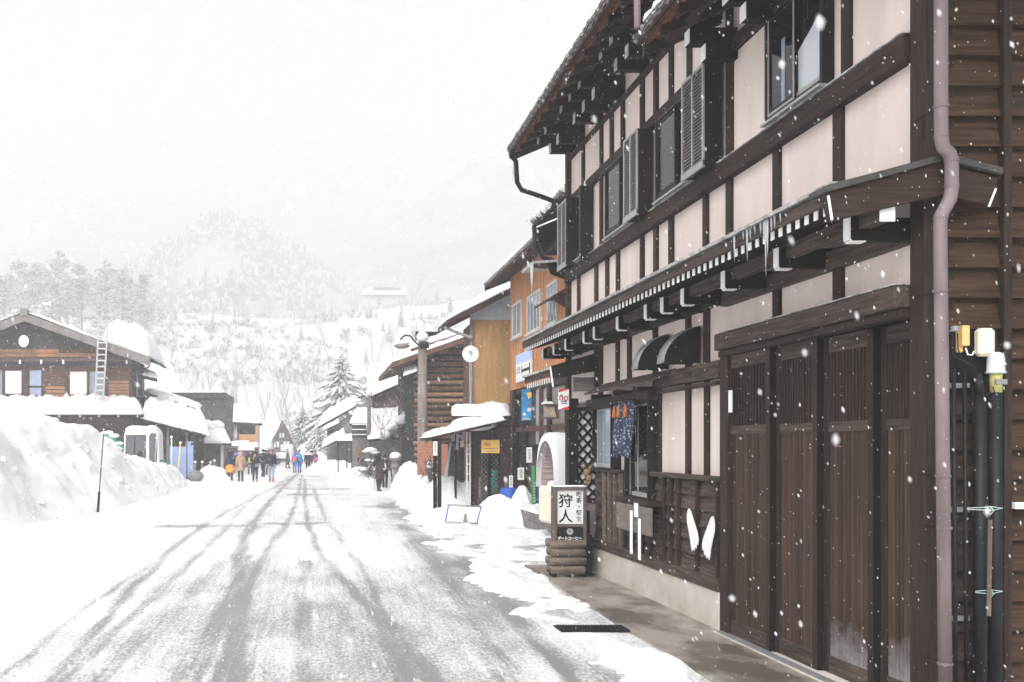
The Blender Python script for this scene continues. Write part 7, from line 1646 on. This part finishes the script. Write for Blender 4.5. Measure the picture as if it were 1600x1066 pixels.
# guard rail and visitors on the terrace path
fr = thing('path_railing', 'long thin railing beside the snowy terrace path', 'railing', (XA(330,393),393,55)); b = MB(); pts = [(px, 393) for px in linspace(300,400,26)]
for px, Y in pts: x = XA(px,Y); z = base_h(x,Y); b.tube([(x,Y,z-.3),(x,Y,z+1.1)], .07, 4)
b.build('posts', M['greyside'], fr); b = MB(); b.tube([(XA(px,Y),Y,base_h(XA(px,Y),Y)+1.05) for px, Y in pts], .07, 4, False); b.build('rail', M['greyside'], fr)
# snowy bare shrub and topiary before the log house
b, sn = bare(4.6, 77, .55, 5, .06, 4); r = thing('frosted_shrub', 'tall tangled shrub thick with snow in front of the log house', 'shrub', (0,0,0)); b.build('trunk', M['bark'], r); sn.build('snow_load', M['snow'], r); r.location = (XA(641,45),45,.4)
r2 = dup(r, (-.75,.8,-.2), 'frosted leaning shrub under the pruned snowy bough', 2.2, (.9,.9,.8))
bo = thing('pruned_pine', 'low pruned pine bough weighed down with a thick roll of snow', 'tree', (XA(620,47),47,0))
b = MB(); b.smooth = True; b.tube([(XA(628,47),47,0),(XA(625,47),47,1.6),(XA(632,47),47,3.0)], [.1,.08,.05], 7); b.build('trunk', M['bark'], bo)
b = MB(); qq = random.Random(3)
for i in range(420):
    t = qq.random(); px = lerp(600,655,t); py = lerp(683,645,t**.8) + qq.uniform(-2,16); p = W(px,py,47+qq.uniform(-.6,.6)); s1 = Vector((qq.gauss(0,1),qq.gauss(0,1),qq.gauss(0,1))).normalized()*.16; s2 = s1.cross(Vector((qq.random(),.3,1))).normalized()*.05; b.add([p-s1,p-s2,p+s1,p+s2],[(0,1,2,3)])
b.build('crown', M['needle'], bo)
b = MB(); b.smooth = True
for i in range(26): t = i/25; b.ball(W(lerp(600,656,t), lerp(679,638,t**.8)+qq.uniform(-1.5,1.5), 46.8+qq.uniform(-.3,.3)), qq.uniform(.20,.34), 9, 6, 1.2, 1, .75)
b.build('snow_load', M['snow'], bo)
tp_ = thing('topiary_shrub', 'rounded shrub capped with snow beside the woman with the stick', 'shrub', (XA(577,45),45,0)); b = MB(); b.smooth = True; b.tube([(XA(577,45),45,-.1),(XA(579,45),45,1.1)], [.07,.05], 6); b.build('trunk', M['bark'], tp_)
b = MB()
for i in range(380):
    a = qq.choice(((579,706,.55),(574,722,.45),(582,722,.5),(570,736,.5),(580,736,.6))); p = W(a[0],a[1],45)+Vector((qq.gauss(0,.45),qq.gauss(0,.4),qq.gauss(0,.3)))*a[2]; s1 = Vector((qq.gauss(0,1),qq.gauss(0,1),qq.gauss(0,1))).normalized()*.11; s2 = s1.cross(Vector((qq.random(),.3,1))).normalized()*.045; b.add([p-s1,p-s2,p+s1,p+s2],[(0,1,2,3)])
b.build('crown', M['needle'], tp_); b = MB(); b.smooth = True
for px, py, r_ in ((579,703,.22),(572,705,.13),(586,707,.15),(575,719,.12),(584,720,.11),(568,733,.15)): b.ball(W(px,py,44.8), r_, 9, 6, 1.5, 1, .55)
b.build('snow_load', M['snow'], tp_)
sl = thing('stone_lantern', 'small stone lantern with a snow cap on the heap behind the two walkers', 'lantern', (XA(618,41.5),41.5,.4)); b = MB(); b.smooth = True; z0 = .4; x_ = XA(618,41.5)
b.lathe([(.22,0),(.18,.12),(.10,.2),(.10,.5),(.24,.58),(.2,.62),(.17,.85),(.30,.92),(.1,1.08)], (x_,41.5,z0), 10); b.build('body', M['block'], sl); b = MB(); b.smooth = True; b.ball((x_,41.5,z0+1.06), .26, 10, 6, 1, 1, .7); b.build('snow_cap', M['snow'], sl)
# leafless pot plant by the shelter post
pw = thing('roadside_plant', 'drooping brown leaved plant dusted with snow beside the shelter post', 'plant', (XA(672,29.5),29.5,.8)); b = MB(); qq = random.Random(4)
for i in range(84): p = W(672+qq.gauss(0,6),735+qq.gauss(0,9),29.5+qq.gauss(0,.25)); s1 = Vector((qq.gauss(0,.6),qq.gauss(0,.4),-1)).normalized()*.13; s2 = s1.cross(Vector((0,1,0))).normalized()*.022; b.add([p-s1,p-s2,p+s1,p+s2],[(0,1,2,3)])
b.build('leaves', M['log'], pw); b = MB(); b.tube([(XA(672,29.5),29.5,.2),(XA(673,29.5),29.5,1.5)], .02, 5); b.build('stem', M['bark'], pw)
b = MB(); b.smooth = True
for i in range(9): b.ball(W(672+qq.gauss(0,5),733+qq.gauss(0,8),29.4), qq.uniform(.04,.09), 7, 5, 1.3,1,.6)
b.build('snow_load', M['snow'], pw)
# ------------------------------------------------------------------ falling snow and the misty air
rnd = random.Random(77)
fl = MB(); cntf = 0
def flake(x, y, z, r, L):
    ax = Vector((0.30 + rnd.gauss(0, .12), rnd.gauss(0, .2), -1)).normalized()
    s = ax.orthogonal().normalized(); t = ax.cross(s); p = Vector((x, y, z)); k = r * rnd.uniform(.7, 1.2)
    fl.add([p - ax*L, p + s*r, p + t*k, p - s*r, p - t*k, p + ax*L], [(0,2,1),(0,3,2),(0,4,3),(0,1,4),(5,1,2),(5,2,3),(5,3,4),(5,4,1)])
while cntf < 62000:
    y = 44 * rnd.random() ** (1/2.2)
    if y < 1.7: continue
    x = rnd.uniform(-0.37, 0.78) * y; z = CAMZ + rnd.uniform(-0.28, 0.50) * y
    if z < 0.02: continue
    if x > 4.0 and y > 6.4: continue
    big = rnd.random(); r = 0.0016 + 0.0028 * big ** 4; fl.smooth = True
    if y > 12: r *= 1.6
    flake(x, y, z, r, r * rnd.uniform(1.4, 2.9)); cntf += 1
for i in range(46):
    y = rnd.uniform(.75, 1.7); flake(rnd.uniform(-.33,.74)*y, y, CAMZ + rnd.uniform(-.25,.46)*y, rnd.uniform(.0022,.0040), rnd.uniform(.003,.007))
fs = mat('falling_snow_flake', (0.95,0.95,0.95), 0.8, 0.02)
nn2 = fs.node_tree.nodes; tl = nn2.new('ShaderNodeBsdfTranslucent'); tl.inputs['Color'].default_value = (1,1,1,1); mx = nn2.new('ShaderNodeMixShader'); mx.inputs[0].default_value = .55
fs.node_tree.links.new(nn2['Principled BSDF'].outputs[0], mx.inputs[1]); fs.node_tree.links.new(tl.outputs[0], mx.inputs[2]); tp3 = nn2.new('ShaderNodeBsdfTransparent'); mx2 = nn2.new('ShaderNodeMixShader'); mx2.inputs[0].default_value = .42
fs.node_tree.links.new(mx.outputs[0], mx2.inputs[1]); fs.node_tree.links.new(tp3.outputs[0], mx2.inputs[2]); fs.node_tree.links.new(mx2.outputs[0], nn2['Material Output'].inputs[0])
o = fl.build('falling_snow', fs); tag(o, 'white snowflakes drifting down through the air over the street', 'snow', kind='stuff')

hz = MB(); hz.box(-1250, 1500, -60, 1420, -3, 470)
hm = bpy.data.materials.new('misty_air'); hm.use_nodes = True; n = hm.node_tree.nodes; n.remove(n['Principled BSDF'])
pv = n.new('ShaderNodeVolumePrincipled'); pv.inputs['Color'].default_value = (0.97,0.97,0.985,1); pv.inputs['Density'].default_value = 0.0022; pv.inputs['Anisotropy'].default_value = 0.0
hm.node_tree.links.new(pv.outputs[0], n['Material Output'].inputs['Volume'])
o = hz.build('haze', hm); tag(o, kind='stuff')
